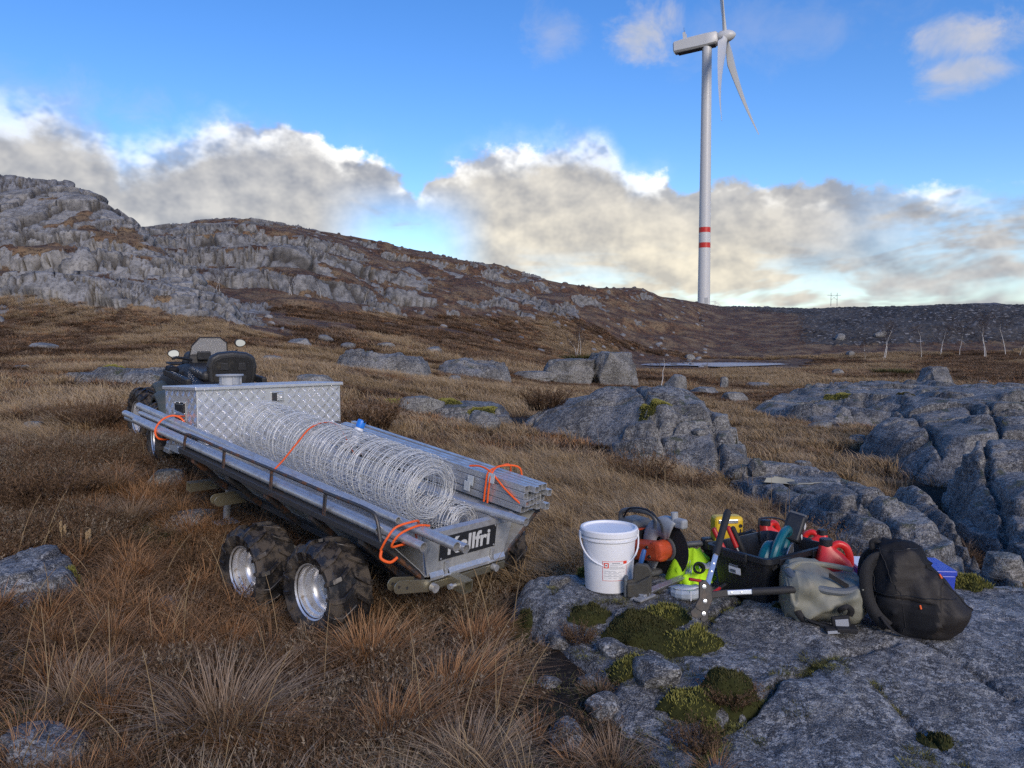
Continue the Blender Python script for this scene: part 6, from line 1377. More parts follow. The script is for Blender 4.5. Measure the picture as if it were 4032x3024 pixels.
# hi-vis jacket
def cloth_pile(name, label, cat, c, rx, ry, h, mat, seed, fold=.05, n=46):
    rgp = np.linspace(0, 1, 26)[1:]; V = [[0, 0, h]]
    for r in rgp:
        for j in range(n):
            a = 2 * math.pi * j / n; V.append([r * rx * math.cos(a), r * ry * math.sin(a), h * (1 - r ** 2.4)])
    V = np.array(V); q = V * np.array([1, 1, 0]) + seed
    ridg = 1 - np.abs(2 * fbm(q, fold * 3.2, 3, seed) - 1) * 2; rim = 1 + (fbm(q, .12, 3, seed + 5) - .5) * .8
    V[:, 2] = V[:, 2] * (.72 + .45 * ridg) + .012 * ridg; V[:, :2] *= rim[:, None]; V[:, 2] = np.maximum(V[:, 2], -.01); dv = V + np.array([0, 0, .05]); dv /= np.linalg.norm(dv, axis=1, keepdims=True) + 1e-6; V = V + dv * creases(V, seed + 40, 44, .07, .022, .009)[:, None]; V[:, 2] = np.maximum(V[:, 2], -.01)
    F = [[0, 1 + j, 1 + (j + 1) % n] for j in range(n)]; Q = []
    for i in range(len(rgp) - 1):
        for j in range(n): a = 1 + i * n; Q.append([a + j, a + n + j, a + n + (j + 1) % n, a + (j + 1) % n])
    o = mesh_np(name, V, [np.array(F), np.array(Q)], mat); o.location = c; return o
jk = thing('safety_jacket', 'crumpled fluorescent yellow safety jacket between saw and tub', 'jacket', on(697, 4.34, .0), 0)
o = cloth_pile('shell', '', '', (0, 0, 0), .150, .12, .20, 'hivis', 3, .06); o.parent = jk
o = cloth_pile('sleeve', '', '', (-.045, -.085, 0), .075, .055, .085, 'hivis', 8, .05); o.parent = jk
for i, (dx, dy, w, h_, rx_, rz_) in enumerate([(.045, -.075, .10, .035, 48, 8), (-.05, -.045, .035, .10, 38, -20), (.075, -.02, .05, .03, 20, 25)]):
    b = MB(); b.sheet([[((j / 8 - .5) * w, .006 * math.sin(j * 2.1 + i), (k / 3 - .5) * h_ + .004 * math.sin(j * 1.3)) for j in range(9)] for k in range(4)])
    o = b.build('reflective_band', 'reflective', jk, smooth=True, solid=.002); o.location = (dx, dy - .03, .115 - .02 * i); o.rotation_euler = (R(-rx_), 0, R(rz_))
b = MB(); b.lathe([(.020, 0), (.030, .01), (.034, .04), (.026, .05), (.022, .02)], 18, m=Matrix.Translation((-.012, -.125, .10)) @ rotm('X', 62)); b.build('cuff', 'ink_black', jk, smooth=True)
# grey handled power tool and yellow case behind the tub
pt = thing('power_tool', 'small grey and black power tool lying behind the safety jacket', 'power tool', on(702, 4.62, .12), 8)
b = MB(); b.tube([(-.10, 0, .02), (-.09, 0, .02), (.0, 0, .025), (.02, 0, .02)], [.014, .018, .018, .014], 12); b.build('barrel_grip', 'grey_plastic', pt, smooth=True)
b = MB(); b.box((.07, 0, .02), (.11, .07, .08)); b.box((.06, 0, -.06), (.06, .05, .12)); b.box((.05, 0, -.125), (.11, .07, .03)); b.build('motor_body', 'black_plastic', pt, bev=.015, seg=3)
b = MB(); b.box((.055, -.036, .02), (.02, .004, .02)); b.build('red_switch', 'red_grip', pt)
yc = thing('yellow_case', 'yellow plastic instrument case with a silver band behind the tub', 'case', on(729, 4.62, .0), 6)
b = MB(); b.box((0, 0, .17), (.18, .10, .26)); b.build('case_shell', 'yellow_case', yc, bev=.025, seg=3)
b = MB(); b.box((-.01, -.052, .272), (.12, .006, .022)); b.build('silver_band', 'alu_bar', yc, bev=.002)
b = MB(); b.lathe([(.011, 0), (.011, .004), (.006, .004), (.006, .001), (0, .001)], 14, m=Matrix.Translation((.066, -.0505, .245)) @ rotm('X', 90)); b.build('round_lock', 'ink_black', yc)
b = MB(); b.box((.066, -.0512, .20), (.008, .002, .05)); b.build('print_strip', 'ink_black', yc)
kn = thing('black_tool_grip', 'small black grip lying right of the yellow case', 'hand tool', on(750, 4.55, .20), -20)
b = MB(); b.tube([(-.05, 0, 0), (0, 0, .01), (.03, 0, .025), (.05, 0, .022)], [.012, .014, .016, .010], 10); b.build('grip', 'black_plastic', kn, smooth=True); b = MB(); b.box((0, 0, -.10), (.05, .04, .20)); b.build('stand_case', 'black_plastic', kn, bev=.01)
# red fuel cans
def fuel_can(label, loc, rz, lab=True, sc=1.0):
    t = thing('fuel_can', label, 'fuel can', loc, rz); t.scale = (sc,) * 3
    sec = []
    for z, w, d_, x0 in [(.0, .085, .058, 0), (.010, .092, .064, 0), (.13, .092, .064, 0), (.165, .090, .062, 0), (.195, .078, .054, -.004), (.225, .058, .044, -.014), (.245, .040, .034, -.026), (.262, .030, .028, -.034)]:
        sec.append([(x0 + math.copysign(abs(math.cos(a)) ** .6, math.cos(a)) * w, math.copysign(abs(math.sin(a)) ** .6, math.sin(a)) * d_, z) for a in [2 * math.pi * i / 28 for i in range(28)]])
    b = MB(); b.sheet(sec, closed=True); b.add(sec[0], [tuple(reversed(range(28)))]); b.add(sec[-1], [tuple(range(28))]); b.build('can_body', 'red_can', t, smooth=True, auto=60)
    b = MB(); b.tube(spl([(-.012, 0, .245), (.02, 0, .268), (.058, 0, .255), (.078, 0, .21), (.082, 0, .165)]), [.018] * 33, 12); b.build('carry_handle', 'red_can', t, smooth=True)
    b = MB(); b.lathe([(.029, .258), (.031, .260), (.031, .290), (.027, .294), (0, .294)], 24, m=Matrix.Translation((-.034, 0, 0))); b.build('screw_cap', 'ink_black', t, smooth=True)
    if lab:
        g = []
        for i in range(29):
            a = 2 * math.pi * i / 28; x, y = math.copysign(abs(math.cos(a)) ** .6, math.cos(a)) * .0932, math.copysign(abs(math.sin(a)) ** .6, math.sin(a)) * .0652; g.append([(x, y, .03), (x, y, .125)])
        b = MB(); b.sheet(g); lb_ = b.build('label', 'paper', t, smooth=True)
        b = MB(); b.box((-.035, -.0655, .108), (.10, .001, .016)); b.build('label_stripe', 'ink_black', lb_)
        b = MB(); b.lathe([(.012, 0), (0, 0)], 3, m=Matrix.Translation((.03, -.066, .085)) @ rotm('X', 90) @ rotm('Z', 90)); b.build('label_drop', 'hivis', lb_)
        text_mesh('2', .05, 'ink_red', lb_, Matrix.Translation((.066, -.0660, .07)) @ rotm('X', 90))
    return t
fuel_can('red fuel can with black cap and white label beside the tub', on(837, 4.08, .012), -8, True, 1.1)
fuel_can('red fuel can behind the tub of which only neck and cap show', on(772, 4.62, .0), 30, False, 1.0)
fuel_can('red fuel can behind the labelled can, only its round handle showing', on(820, 4.46, .0), 150, False, .92)
# blue crate with white lid
bx = thing('plastic_crate', 'blue plastic box with a white lid half hidden behind the backpack', 'crate', on(905, 4.22, .002), -6)
b = MB(); b.box((0, 0, .065), (.46, .26, .13), top=1.04); b.build('crate_body', 'blue_plastic', bx, bev=.008)
b = MB(); b.box((-.07, 0, .142), (.36, .275, .016)); b.build('lid', 'white_plastic', bx, bev=.005)
b = MB(); b.box((.19, 0, .140), (.11, .27, .03)); b.build('lid_clamp', 'blue_plastic', bx, bev=.006)
# grey-green roll-top bag, slumped
def bag():
    loc = on(838, 3.80, .0); t = thing('dry_bag', 'slumped grey-green roll-top bag with black straps before the fuel can', 'bag', loc, -8); t.scale = (1.0, .95, .88)
    n = 72; rows = []
    prof = [(-.245, .10, .085, .13), (-.235, .125, .105, .15), (-.20, .150, .125, .155), (-.14, .162, .130, .150), (-.06, .160, .125, .135), (.02, .150, .115, .118), (.10, .145, .105, .112), (.17, .142, .100, .118), (.225, .125, .085, .12), (.25, .095, .06, .12)]
    for x, ry, rzz, zc in prof:
        row = []
        for i in range(n):
            a = 2 * math.pi * i / n; c_, s_ = math.cos(a), math.sin(a)
            row.append([x, math.copysign(abs(c_) ** .75, c_) * ry, zc + math.copysign(abs(s_) ** .8, s_) * rzz])
        rows.append(row)
    # resample finely along the length
    A = np.array(rows); m_ = 120; xs = np.linspace(0, len(prof) - 1, m_); i0 = np.clip(xs.astype(int), 0, len(prof) - 2); f_ = (xs - i0)[:, None, None]; f_ = f_ * f_ * (3 - 2 * f_) * .5 + f_ * .5
    V = A[i0] * (1 - f_) + A[i0 + 1] * f_; P = V.reshape(-1, 3)
    fold = 1 - np.abs(2 * fbm(P * np.array([1.0, .8, 1.2]) + 4, .16, 2, 5) - 1) * 1.9; fine = fbm(P, .05, 3, 9) - .5
    # one long diagonal crease and a tuck where the strap pulls in
    cr = np.exp(-((P[:, 2] - .15 - .55 * (P[:, 0] - .02)) / .022) ** 2); tuck = np.exp(-((P[:, 0] - .155) ** 2) / .0009)
    ctr = np.stack([P[:, 0], P[:, 0] * 0, P[:, 0] * 0 + .125], -1); dirv = P - ctr; dirv /= np.linalg.norm(dirv, axis=1, keepdims=True) + 1e-6
    P = P + dirv * ((fold - .35) * .040 + fine * .014 + cr * .024 - tuck * .045 + creases(P, 12, 60, .11, .022, .011))[:, None]
    P[:, 2] = np.where(P[:, 2] < .012, .004 + (P[:, 2]) * .1, P[:, 2])
    idx = np.arange(m_ - 1)[:, None] * n + np.arange(n)[None, :]; idx2 = np.arange(m_ - 1)[:, None] * n + (np.arange(n)[None, :] + 1) % n
    F = np.stack([idx, idx2, idx2 + n, idx + n], -1).reshape(-1, 4)
    P = np.vstack([P, P[:n].mean(0), P[-n:].mean(0)]); k0 = m_ * n
    caps = [[(i + 1) % n, i, k0] for i in range(n)] + [[(m_ - 1) * n + i, (m_ - 1) * n + (i + 1) % n, k0 + 1] for i in range(n)]
    mesh_np('bag_body', P, [F, np.array(caps)], 'bag_green', t)
    # rolled slate lip running along the top
    b = MB(); b.tube(spl([(-.225, -.03, .262), (-.20, -.10, .245), (-.10, -.135, .205), (.0, -.135, .190), (.08, -.12, .205), (.13, -.085, .235), (.155, -.02, .265)]), [.022] * 49, 10); b.build('rolled_lip', 'bag_slate', t, smooth=True)
    b = MB(); b.tube(spl([(-.225, -.02, .270), (-.15, .06, .285), (-.02, .08, .275), (.10, .03, .265)]), [.016] * 25, 10); b.build('rolled_lip', 'bag_green', t, smooth=True)
    b = MB(); b.sheet([[(-.05 + .09 * s, -.112 - .012 * s, .262 - .06 * s + w) for w in (0, .028)] for s in (0, .25, .5, .75, 1)]); b.build('closing_strap', 'webbing', t, solid=.004)
    def strap(pts, w=.034, name='strap', axis=(0, 0, 1)):
        p = spl(pts, 5); g = []
        for i, a in enumerate(p):
            t_ = (p[min(i + 1, len(p) - 1)] - p[max(i - 1, 0)]).normalized(); s_ = Vector(axis).cross(t_)
            if s_.length < 1e-4: s_ = Vector((1, 0, 0))
            s_.normalize(); g.append([a - s_ * w / 2, a + s_ * w / 2])
        b = MB(); b.sheet(g); return b.build(name, 'webbing', t, smooth=True, solid=.004, auto=0)
    strap([(.175, -.02, .255), (.19, -.10, .20), (.19, -.135, .11), (.185, -.135, .01)], axis=(0, -1, 0))
    strap([(-.165, -.135, .06), (-.14, -.17, .035), (-.06, -.19, .02), (.0, -.20, .02)])
    strap([(-.19, -.10, .14), (-.205, -.145, .09), (-.17, -.155, .03), (-.12, -.17, .012)], axis=(0, -1, 0))
    strap([(.0, -.165, .09), (-.015, -.20, .115), (.01, -.21, .135), (.035, -.195, .11), (.03, -.18, .075)], .03, axis=(0, 1, 0))
    pad_ = MB(); pad_.box((-.005, -.205, .055), (.085, .022, .060), m=rotm('Y', -10)); pad_.box((.005, -.215, .018), (.10, .08, .028)); pad_.box((-.055, -.225, .014), (.075, .05, .024)); pad_.build('strap_buckle', 'webbing', t, bev=.008)
    for c_, d_ in (((-.005, -.2185, .050), (.060, .004, .040)), ((-.055, -.2515, .016), (.055, .004, .016))):
        b = MB(); b.box(c_, d_, m=rotm('Y', -8)); b.build('grey_patch', 'ink_grey', t, bev=.001)
bag()
def backpack():
    loc = on(918, 3.66, -.005); t = thing('backpack', 'black backpack with orange zip pulls at the right end of the tools', 'backpack', loc, -14); t.scale = (.95, .95, .95)
    n = 80; rows = []
    # height, half width, half depth, centre x, centre y
    prof = [(.0, .120, .085, .02, 0), (.015, .150, .105, .02, 0), (.06, .172, .122, .018, 0), (.14, .178, .128, .008, 0), (.22, .168, .122, -.006, .004), (.30, .145, .108, -.028, .010), (.36, .120, .090, -.050, .018), (.405, .095, .070, -.068, .024), (.430, .062, .045, -.078, .028), (.438, .02, .015, -.08, .03)]
    for z, w, d_, cx, cy in prof:
        rows.append([[cx + math.copysign(abs(math.cos(a)) ** .72, math.cos(a)) * w, cy + math.copysign(abs(math.sin(a)) ** .8, math.sin(a)) * d_, z] for a in [2 * math.pi * i / n for i in range(n)]])
    A = np.array(rows); m_ = 120; xs = np.linspace(0, len(prof) - 1, m_); i0 = np.clip(xs.astype(int), 0, len(prof) - 2); f_ = (xs - i0)[:, None, None]
    V = A[i0] * (1 - f_) + A[i0 + 1] * f_; P = V.reshape(-1, 3)
    fold = 1 - np.abs(2 * fbm(P * np.array([1.2, 1, .75]) + 2, .20, 2, 6) - 1) * 1.9; fine = fbm(P, .06, 3, 7) - .5
    bul = np.exp(-(((P[:, 0] - .155) / .060) ** 2 + ((P[:, 2] - .135) / .10) ** 2)) * (P[:, 1] < .09)
    groove = np.exp(-((P[:, 0] - .095 - .10 * (P[:, 2] - .14)) / .010) ** 2) * sst(P[:, 2], .02, .06) * (1 - sst(P[:, 2], .25, .30)); zipg = np.exp(-((P[:, 2] - .185 + .1 * P[:, 0]) / .006) ** 2) * (P[:, 0] < .06)
    ctr = np.stack([P[:, 0] * 0 - .01, P[:, 0] * 0, np.clip(P[:, 2], .05, .35)], -1); dirv = P - ctr; dirv /= np.linalg.norm(dirv, axis=1, keepdims=True) + 1e-6
    P = P + dirv * ((fold - .35) * .034 + fine * .012 + bul * .055 - groove * .030 - zipg * .014 + creases(P, 22, 64, .12, .021, .011))[:, None]
    P[:, 2] = np.maximum(P[:, 2], 0)
    idx = np.arange(m_ - 1)[:, None] * n + np.arange(n)[None, :]; idx2 = np.arange(m_ - 1)[:, None] * n + (np.arange(n)[None, :] + 1) % n
    F = np.stack([idx, idx2, idx2 + n, idx + n], -1).reshape(-1, 4); P = np.vstack([P, P[:n].mean(0), P[-n:].mean(0)]); k0 = m_ * n
    caps = [[(i + 1) % n, i, k0] for i in range(n)] + [[(m_ - 1) * n + i, (m_ - 1) * n + (i + 1) % n, k0 + 1] for i in range(n)]
    ob = mesh_np('pack_body', P, [F, np.array(caps)], 'fabric_black', t)
    for j_, r0_, r1_ in ((int(n * .66), 6, 100), (int(n * .90), 10, 80), (int(n * .52), 8, 104)):
        b = MB(); b.tube([tuple(P[i * n + (j_ + int(5 * math.sin(i * .04))) % n] * 1.004) for i in range(r0_, r1_, 3)], .0028, 6); b.build('seam_piping', 'webbing', t, smooth=True)
    for zi in (52, 96):
        b = MB(); b.tube([tuple(P[zi * n + j] * np.array([1.012, 1.02, 1.0])) for j in range(int(n * .55), int(n * .93))], .0024, 6); b.build('zip_line', 'black_plastic', t, smooth=True)
    side = V.reshape(-1, 3); ctrF = P[F].mean(1); ob.data.materials.append(M['fabric_brown'])
    ob.data.polygons.foreach_set('material_index', np.concatenate([((ctrF[:, 0] > .085 + .1 * (ctrF[:, 2] - .14)) & (ctrF[:, 2] < .28) | ((ctrF[:, 1] < -.05) & (ctrF[:, 2] > .19) & (ctrF[:, 0] > -.10))).astype(np.int32), np.zeros(len(caps), np.int32)]))
    def strap(pts, w, axis, name='shoulder_strap', th=.012):
        p = spl(pts, 6); g = []
        for i, a in enumerate(p):
            t_ = (p[min(i + 1, len(p) - 1)] - p[max(i - 1, 0)]).normalized(); s_ = Vector(axis).cross(t_)
            if s_.length < 1e-4: s_ = Vector((0, 1, 0))
            s_.normalize(); g.append([a - s_ * w / 2, a + s_ * w / 2])
        b = MB(); b.sheet(g); return b.build(name, 'webbing', t, smooth=True, solid=th, auto=0)
    strap([(-.125, -.01, .385), (-.19, -.035, .37), (-.228, -.06, .31), (-.225, -.075, .20), (-.19, -.09, .11), (-.13, -.10, .05)], .060, (0, 1, .2))
    strap([(-.12, .07, .38), (-.18, .09, .37), (-.21, .10, .30), (-.20, .10, .16), (-.14, .09, .05)], .055, (0, 1, .2))
    strap([(-.13, .02, .415), (-.165, .02, .45), (-.19, .02, .445), (-.185, .02, .405)], .026, (0, 1, 0), 'grab_loop', .006)
    strap([(-.16, -.10, .10), (-.12, -.135, .05), (-.06, -.135, .02), (.02, -.13, .008)], .025, (0, 0, 1), 'waist_belt', .005)
    for p0, p1 in (((.006, -.130, .180), (.010, -.136, .162)), ((.105, -.068, .325), (.116, -.070, .305))):
        b = MB(); b.tube([p0, p1], .0045, 8); b.build('zip_pull', 'orange_cord', t, smooth=True)
backpack()
# ------------------------------------------------------------------ plants
SPEC = ['rust_grass', 'straw_grass', 'brown_grass', 'heather', 'heather_grey', 'moss_dark', 'moss_green']
PAL = [((.030, .012, .006), (.190, .080, .030), (.520, .300, .150)), ((.070, .045, .022), (.265, .175, .088), (.560, .415, .250)), ((.028, .018, .012), (.150, .096, .058), (.440, .320, .215)),  # dark roots and bright tips also carry shade and skylight in the colour
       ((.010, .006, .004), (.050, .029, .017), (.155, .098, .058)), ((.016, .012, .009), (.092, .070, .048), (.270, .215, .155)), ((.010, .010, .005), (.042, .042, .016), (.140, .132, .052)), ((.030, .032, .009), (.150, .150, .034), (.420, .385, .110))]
def plant_mat():
    """root, middle and tip colour of each plant, shaded roots and skylit tips painted in; per-blade and per-patch variation"""
    k = NT('plant'); at = k.n('ShaderNodeAttribute', attribute_name='bl'); sp = k.n('ShaderNodeSeparateColor'); k.l(at.outputs['Color'], sp.inputs[0]); t, rnd, spc = sp.outputs
    oi = k.n('ShaderNodeObjectInfo').outputs['Random']; cols = []
    for j in range(3):
        r = k.n('ShaderNodeValToRGB'); r.color_ramp.interpolation = 'CONSTANT'; el = r.color_ramp.elements
        el[0].position = 0; el[0].color = (*PAL[0][j], 1); el[1].position = 1 / 7; el[1].color = (*PAL[1][j], 1)
        for i in range(2, 7): e = el.new(i / 7); e.color = (*PAL[i][j], 1)
        k.l(spc, r.inputs[0]); cols.append(r.outputs[0])
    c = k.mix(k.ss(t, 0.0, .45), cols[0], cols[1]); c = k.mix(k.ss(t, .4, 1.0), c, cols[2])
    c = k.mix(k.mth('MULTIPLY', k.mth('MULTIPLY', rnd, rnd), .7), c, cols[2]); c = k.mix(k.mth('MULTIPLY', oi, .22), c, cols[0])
    k.set(c, .75, 0, spec=.12)
plant_mat()
def blades(n, r0, hmin, hmax, bend, wid, rg, lean=(0, 0), up=.85, seg=3, spread=1.0):
    """n curved blades growing from a disc of radius r0"""
    a = rg.uniform(0, 2 * math.pi, n); rr = r0 * np.sqrt(rg.uniform(0, 1, n)); base = np.stack([rr * np.cos(a), rr * np.sin(a), np.zeros(n)], -1)
    oa = a + rg.normal(0, .5, n); out = np.stack([np.cos(oa), np.sin(oa), np.zeros(n)], -1)
    h = rg.uniform(hmin, hmax, n); sp = spread * (rr / r0 * .75 + .25) * rg.uniform(.4, 1.2, n); bd = bend * rg.uniform(.3, 1.3, n)
    w = wid * rg.uniform(.7, 1.3, n); side = np.stack([-np.sin(oa), np.cos(oa), np.zeros(n)], -1)
    tw = rg.uniform(-.9, .9, n); side = side * np.cos(tw)[:, None] + out * np.sin(tw)[:, None]
    ln = np.array([lean[0], lean[1], 0.0])
    V = []; T_ = []
    for s in range(seg + 1):
        t = s / seg
        p = base + out * (h * (sp * t * .55 + bd * t * t))[:, None] + ln[None] * (h * t ** 1.7)[:, None]
        z = h * (up * t - .45 * bd * t ** 3 * (1 + np.hypot(*lean)))
        p[:, 2] += z
        ww = (w * (1 - .55 * t))[:, None] * .5
        if s < seg: V += [p - side * ww, p + side * ww]; T_ += [np.full(n, t)] * 2
        else: V.append(p); T_.append(np.full(n, t))
    k = 2 * seg + 1; V = np.stack(V, 1).reshape(-1, 3); T_ = np.stack(T_, 1).reshape(-1); rn = np.repeat(rg.uniform(0, 1, n), k)
    b = np.arange(n)[:, None] * k
    Q = np.concatenate([b + np.array([[2 * s, 2 * s + 1, 2 * s + 3, 2 * s + 2]]) for s in range(seg - 1)]); Tr = b + np.array([[2 * seg - 2, 2 * seg - 1, 2 * seg]])
    return V, Q, Tr, np.stack([T_, rn, rn * 0], -1)
def join(parts):
    V, Q, Tr, A = [], [], [], []; o = 0
    for v, q, t, a in parts: V.append(v); Q.append(q + o); Tr.append(t + o); A.append(a); o += len(v)
    return np.vstack(V), np.vstack(Q), np.vstack(Tr), np.vstack(A)
def spec(geo, s): geo[3][:, 2] = (SPEC.index(s) + .5) / 7; return geo
def heather_geo(rg, n, r0, h0, h1, leaves=12, lw=.006):
    st = blades(n, r0, h0, h1, .35, .0035, rg, up=.95, seg=2, spread=.9)
    V, Q, Tr, A = st; k = 5; root = V.reshape(n, k, 3); lv = []; la = []
    for i in range(leaves):
        t = rg.uniform(.25, 1.0, n); mid = (root[:, 2] + root[:, 3]) / 2; b0 = (root[:, 0] + root[:, 1]) / 2
        p = np.where((t < .5)[:, None], b0 + (mid - b0) * (t * 2)[:, None], mid + (root[:, 4] - mid) * ((t - .5) * 2)[:, None])
        d = rg.normal(size=(n, 3)); d[:, 2] = np.abs(d[:, 2]) + .4; d /= np.linalg.norm(d, axis=1, keepdims=True); s = np.cross(d, rg.normal(size=(n, 3))); s /= np.linalg.norm(s, axis=1, keepdims=True) + 1e-6
        L = rg.uniform(.010, .026, n)[:, None]
        lv.append(np.stack([p - s * lw * .5, p + s * lw * .5, p + d * L], 1)); la.append(np.stack([np.stack([t, rg.uniform(0, 1, n), t * 0], -1)] * 3, 1))
    LV = np.concatenate(lv).reshape(-1, 3); LA = np.concatenate(la).reshape(-1, 3); LT = np.arange(len(LV)).reshape(-1, 3)
    return np.vstack([V, LV]), Q, np.vstack([Tr, LT + len(V)]), np.vstack([A, LA])
SRC = {}
def source(key, geo):
    V, Q, Tr, A = geo
    o = mesh_np(key, V, [Q, Tr], 'plant', attrs={'bl': A}, smooth=False); SRC[key] = o.data; bpy.data.objects.remove(o)
rgp = np.random.default_rng(5)
K = {'rust': lambda: spec(blades(95, .06, .15, .35, .55, .0042, rgp, spread=.85, seg=3), 'rust_grass'),
     'brown': lambda: spec(blades(80, .065, .12, .30, .6, .0042, rgp, lean=(-.2, -.1), spread=.85, seg=3), 'brown_grass'),
     'straw': lambda: spec(blades(85, .08, .16, .38, .5, .0046, rgp, lean=(-.6, -.15), spread=.6, seg=3), 'straw_grass'),
     'heath': lambda: spec(heather_geo(rgp, 55, .10, .09, .20, 12), 'heather'),
     'heathg': lambda: spec(heather_geo(rgp, 45, .10, .08, .19, 10), 'heather_grey'),
     'mat': lambda: spec(blades(90, .12, .025, .07, .6, .006, rgp, spread=1.2, seg=2), 'moss_dark'),
     'matg': lambda: spec(blades(90, .10, .02, .05, .6, .006, rgp, spread=1.2, seg=2), 'moss_green'),
     'lit': lambda: spec(blades(34, .15, .10, .28, .9, .0036, rgp, up=.22, spread=2.2), 'brown_grass'),
     'lits': lambda: spec(blades(18, .15, .10, .26, .9, .0036, rgp, up=.2, spread=2.2), 'straw_grass'),
     'wb': lambda: spec(blades(60, .24, .14, .34, .5, .013, rgp, lean=(-.3, 0), seg=2), 'brown_grass'),
     'ws': lambda: spec(blades(60, .24, .18, .40, .5, .012, rgp, lean=(-.4, 0), seg=2), 'straw_grass'),
     'wr': lambda: spec(blades(60, .24, .12, .30, .5, .013, rgp, seg=2), 'rust_grass'),
     'wh': lambda: spec(blades(110, .26, .06, .20, .5, .016, rgp, seg=2), 'heather')}
def patch(key, Rp, mix, free=True):
    """a piece of moor: mix = {clump: (count, smallest, largest)} on a disc of radius Rp"""
    parts = []
    for c, (n, s0, s1) in mix.items():
        base = [K[c]() for _ in range(3)]
        for _ in range(n):
            V, Q, Tr, A = base[rgp.integers(0, 3)]; s = rgp.uniform(s0, s1); a = rgp.uniform(0, 6.283) if c not in ('straw', 'ws', 'brown', 'wb') else rgp.normal(0, .6)
            r = Rp * math.sqrt(rgp.uniform()); b = rgp.uniform(0, 6.283); ca, sa = math.cos(a) * s, math.sin(a) * s
            W = np.stack([V[:, 0] * ca - V[:, 1] * sa + r * math.cos(b), V[:, 0] * sa + V[:, 1] * ca + r * math.sin(b), V[:, 2] * s * rgp.uniform(.8, 1.2)], -1)
            B = A.copy(); B[:, 1] = np.clip(B[:, 1] + rgp.normal(0, .2), 0, 1); parts.append((W, Q, Tr, B))
    source(key, join(parts))
VAR = 4
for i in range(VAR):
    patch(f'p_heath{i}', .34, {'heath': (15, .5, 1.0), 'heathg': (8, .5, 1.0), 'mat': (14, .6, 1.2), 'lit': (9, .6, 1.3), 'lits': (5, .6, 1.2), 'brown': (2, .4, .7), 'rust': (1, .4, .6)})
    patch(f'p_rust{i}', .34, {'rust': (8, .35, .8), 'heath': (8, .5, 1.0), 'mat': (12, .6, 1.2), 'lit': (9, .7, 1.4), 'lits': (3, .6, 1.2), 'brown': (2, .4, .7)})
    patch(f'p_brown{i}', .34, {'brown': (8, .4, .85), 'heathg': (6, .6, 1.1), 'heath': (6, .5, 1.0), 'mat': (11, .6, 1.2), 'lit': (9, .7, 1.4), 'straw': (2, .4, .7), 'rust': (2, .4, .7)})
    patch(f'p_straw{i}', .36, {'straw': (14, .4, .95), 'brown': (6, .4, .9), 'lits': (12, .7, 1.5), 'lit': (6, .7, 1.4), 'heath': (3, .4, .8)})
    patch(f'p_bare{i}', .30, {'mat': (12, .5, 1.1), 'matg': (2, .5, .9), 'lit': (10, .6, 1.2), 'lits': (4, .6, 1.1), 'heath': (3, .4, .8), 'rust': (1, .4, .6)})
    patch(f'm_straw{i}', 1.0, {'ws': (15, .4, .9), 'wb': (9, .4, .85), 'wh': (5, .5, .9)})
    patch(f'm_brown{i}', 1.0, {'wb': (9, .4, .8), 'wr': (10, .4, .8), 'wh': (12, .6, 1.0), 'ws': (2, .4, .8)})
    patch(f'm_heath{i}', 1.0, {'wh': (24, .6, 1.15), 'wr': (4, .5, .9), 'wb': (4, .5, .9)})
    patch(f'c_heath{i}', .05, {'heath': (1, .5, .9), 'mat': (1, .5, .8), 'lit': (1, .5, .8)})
    patch(f'c_brown{i}', .06, {'brown': (1, .5, .9), 'mat': (1, .5, .9), 'lit': (1, .5, .9)})
# one node group per patch: copies of it on the points of the field
def scatter_group(me):
    ng = bpy.data.node_groups.new('scatter_' + me.name, 'GeometryNodeTree')
    ng.interface.new_socket('Geometry', in_out='INPUT', socket_type='NodeSocketGeometry'); ng.interface.new_socket('Geometry', in_out='OUTPUT', socket_type='NodeSocketGeometry')
    N = ng.nodes.new; L = ng.links.new
    gi = N('NodeGroupInput'); go = N('NodeGroupOutput'); iop = N('GeometryNodeInstanceOnPoints'); oi = N('GeometryNodeObjectInfo')
    src = bpy.data.objects.new('clump_' + me.name, me); oi.inputs[0].default_value = src; oi.transform_space = 'ORIGINAL'
    ar = N('GeometryNodeInputNamedAttribute'); ar.data_type = 'FLOAT_VECTOR'; ar.inputs[0].default_value = 'rot'
    asx = N('GeometryNodeInputNamedAttribute'); asx.data_type = 'FLOAT_VECTOR'; asx.inputs[0].default_value = 'scl'
    er = N('FunctionNodeEulerToRotation'); L(ar.outputs[0], er.inputs[0])
    L(gi.outputs[0], iop.inputs['Points']); L(oi.outputs['Geometry'], iop.inputs['Instance']); L(er.outputs[0], iop.inputs['Rotation']); L(asx.outputs[0], iop.inputs['Scale']); L(iop.outputs[0], go.inputs[0])
    return ng
GROUPS = {}
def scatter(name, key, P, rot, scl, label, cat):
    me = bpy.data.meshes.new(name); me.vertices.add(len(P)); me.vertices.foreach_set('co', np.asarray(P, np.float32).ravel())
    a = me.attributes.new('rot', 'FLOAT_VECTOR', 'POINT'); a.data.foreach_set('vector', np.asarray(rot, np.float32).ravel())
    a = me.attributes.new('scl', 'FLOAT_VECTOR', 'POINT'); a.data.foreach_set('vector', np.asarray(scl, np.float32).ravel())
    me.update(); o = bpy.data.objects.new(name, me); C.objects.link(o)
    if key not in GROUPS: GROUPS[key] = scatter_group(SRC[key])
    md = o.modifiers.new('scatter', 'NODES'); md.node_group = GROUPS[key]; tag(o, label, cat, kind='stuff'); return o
WHEELS = [(T(s * .62, y, .1), .17) for s in (-1, 1) for y in (0, .69)]
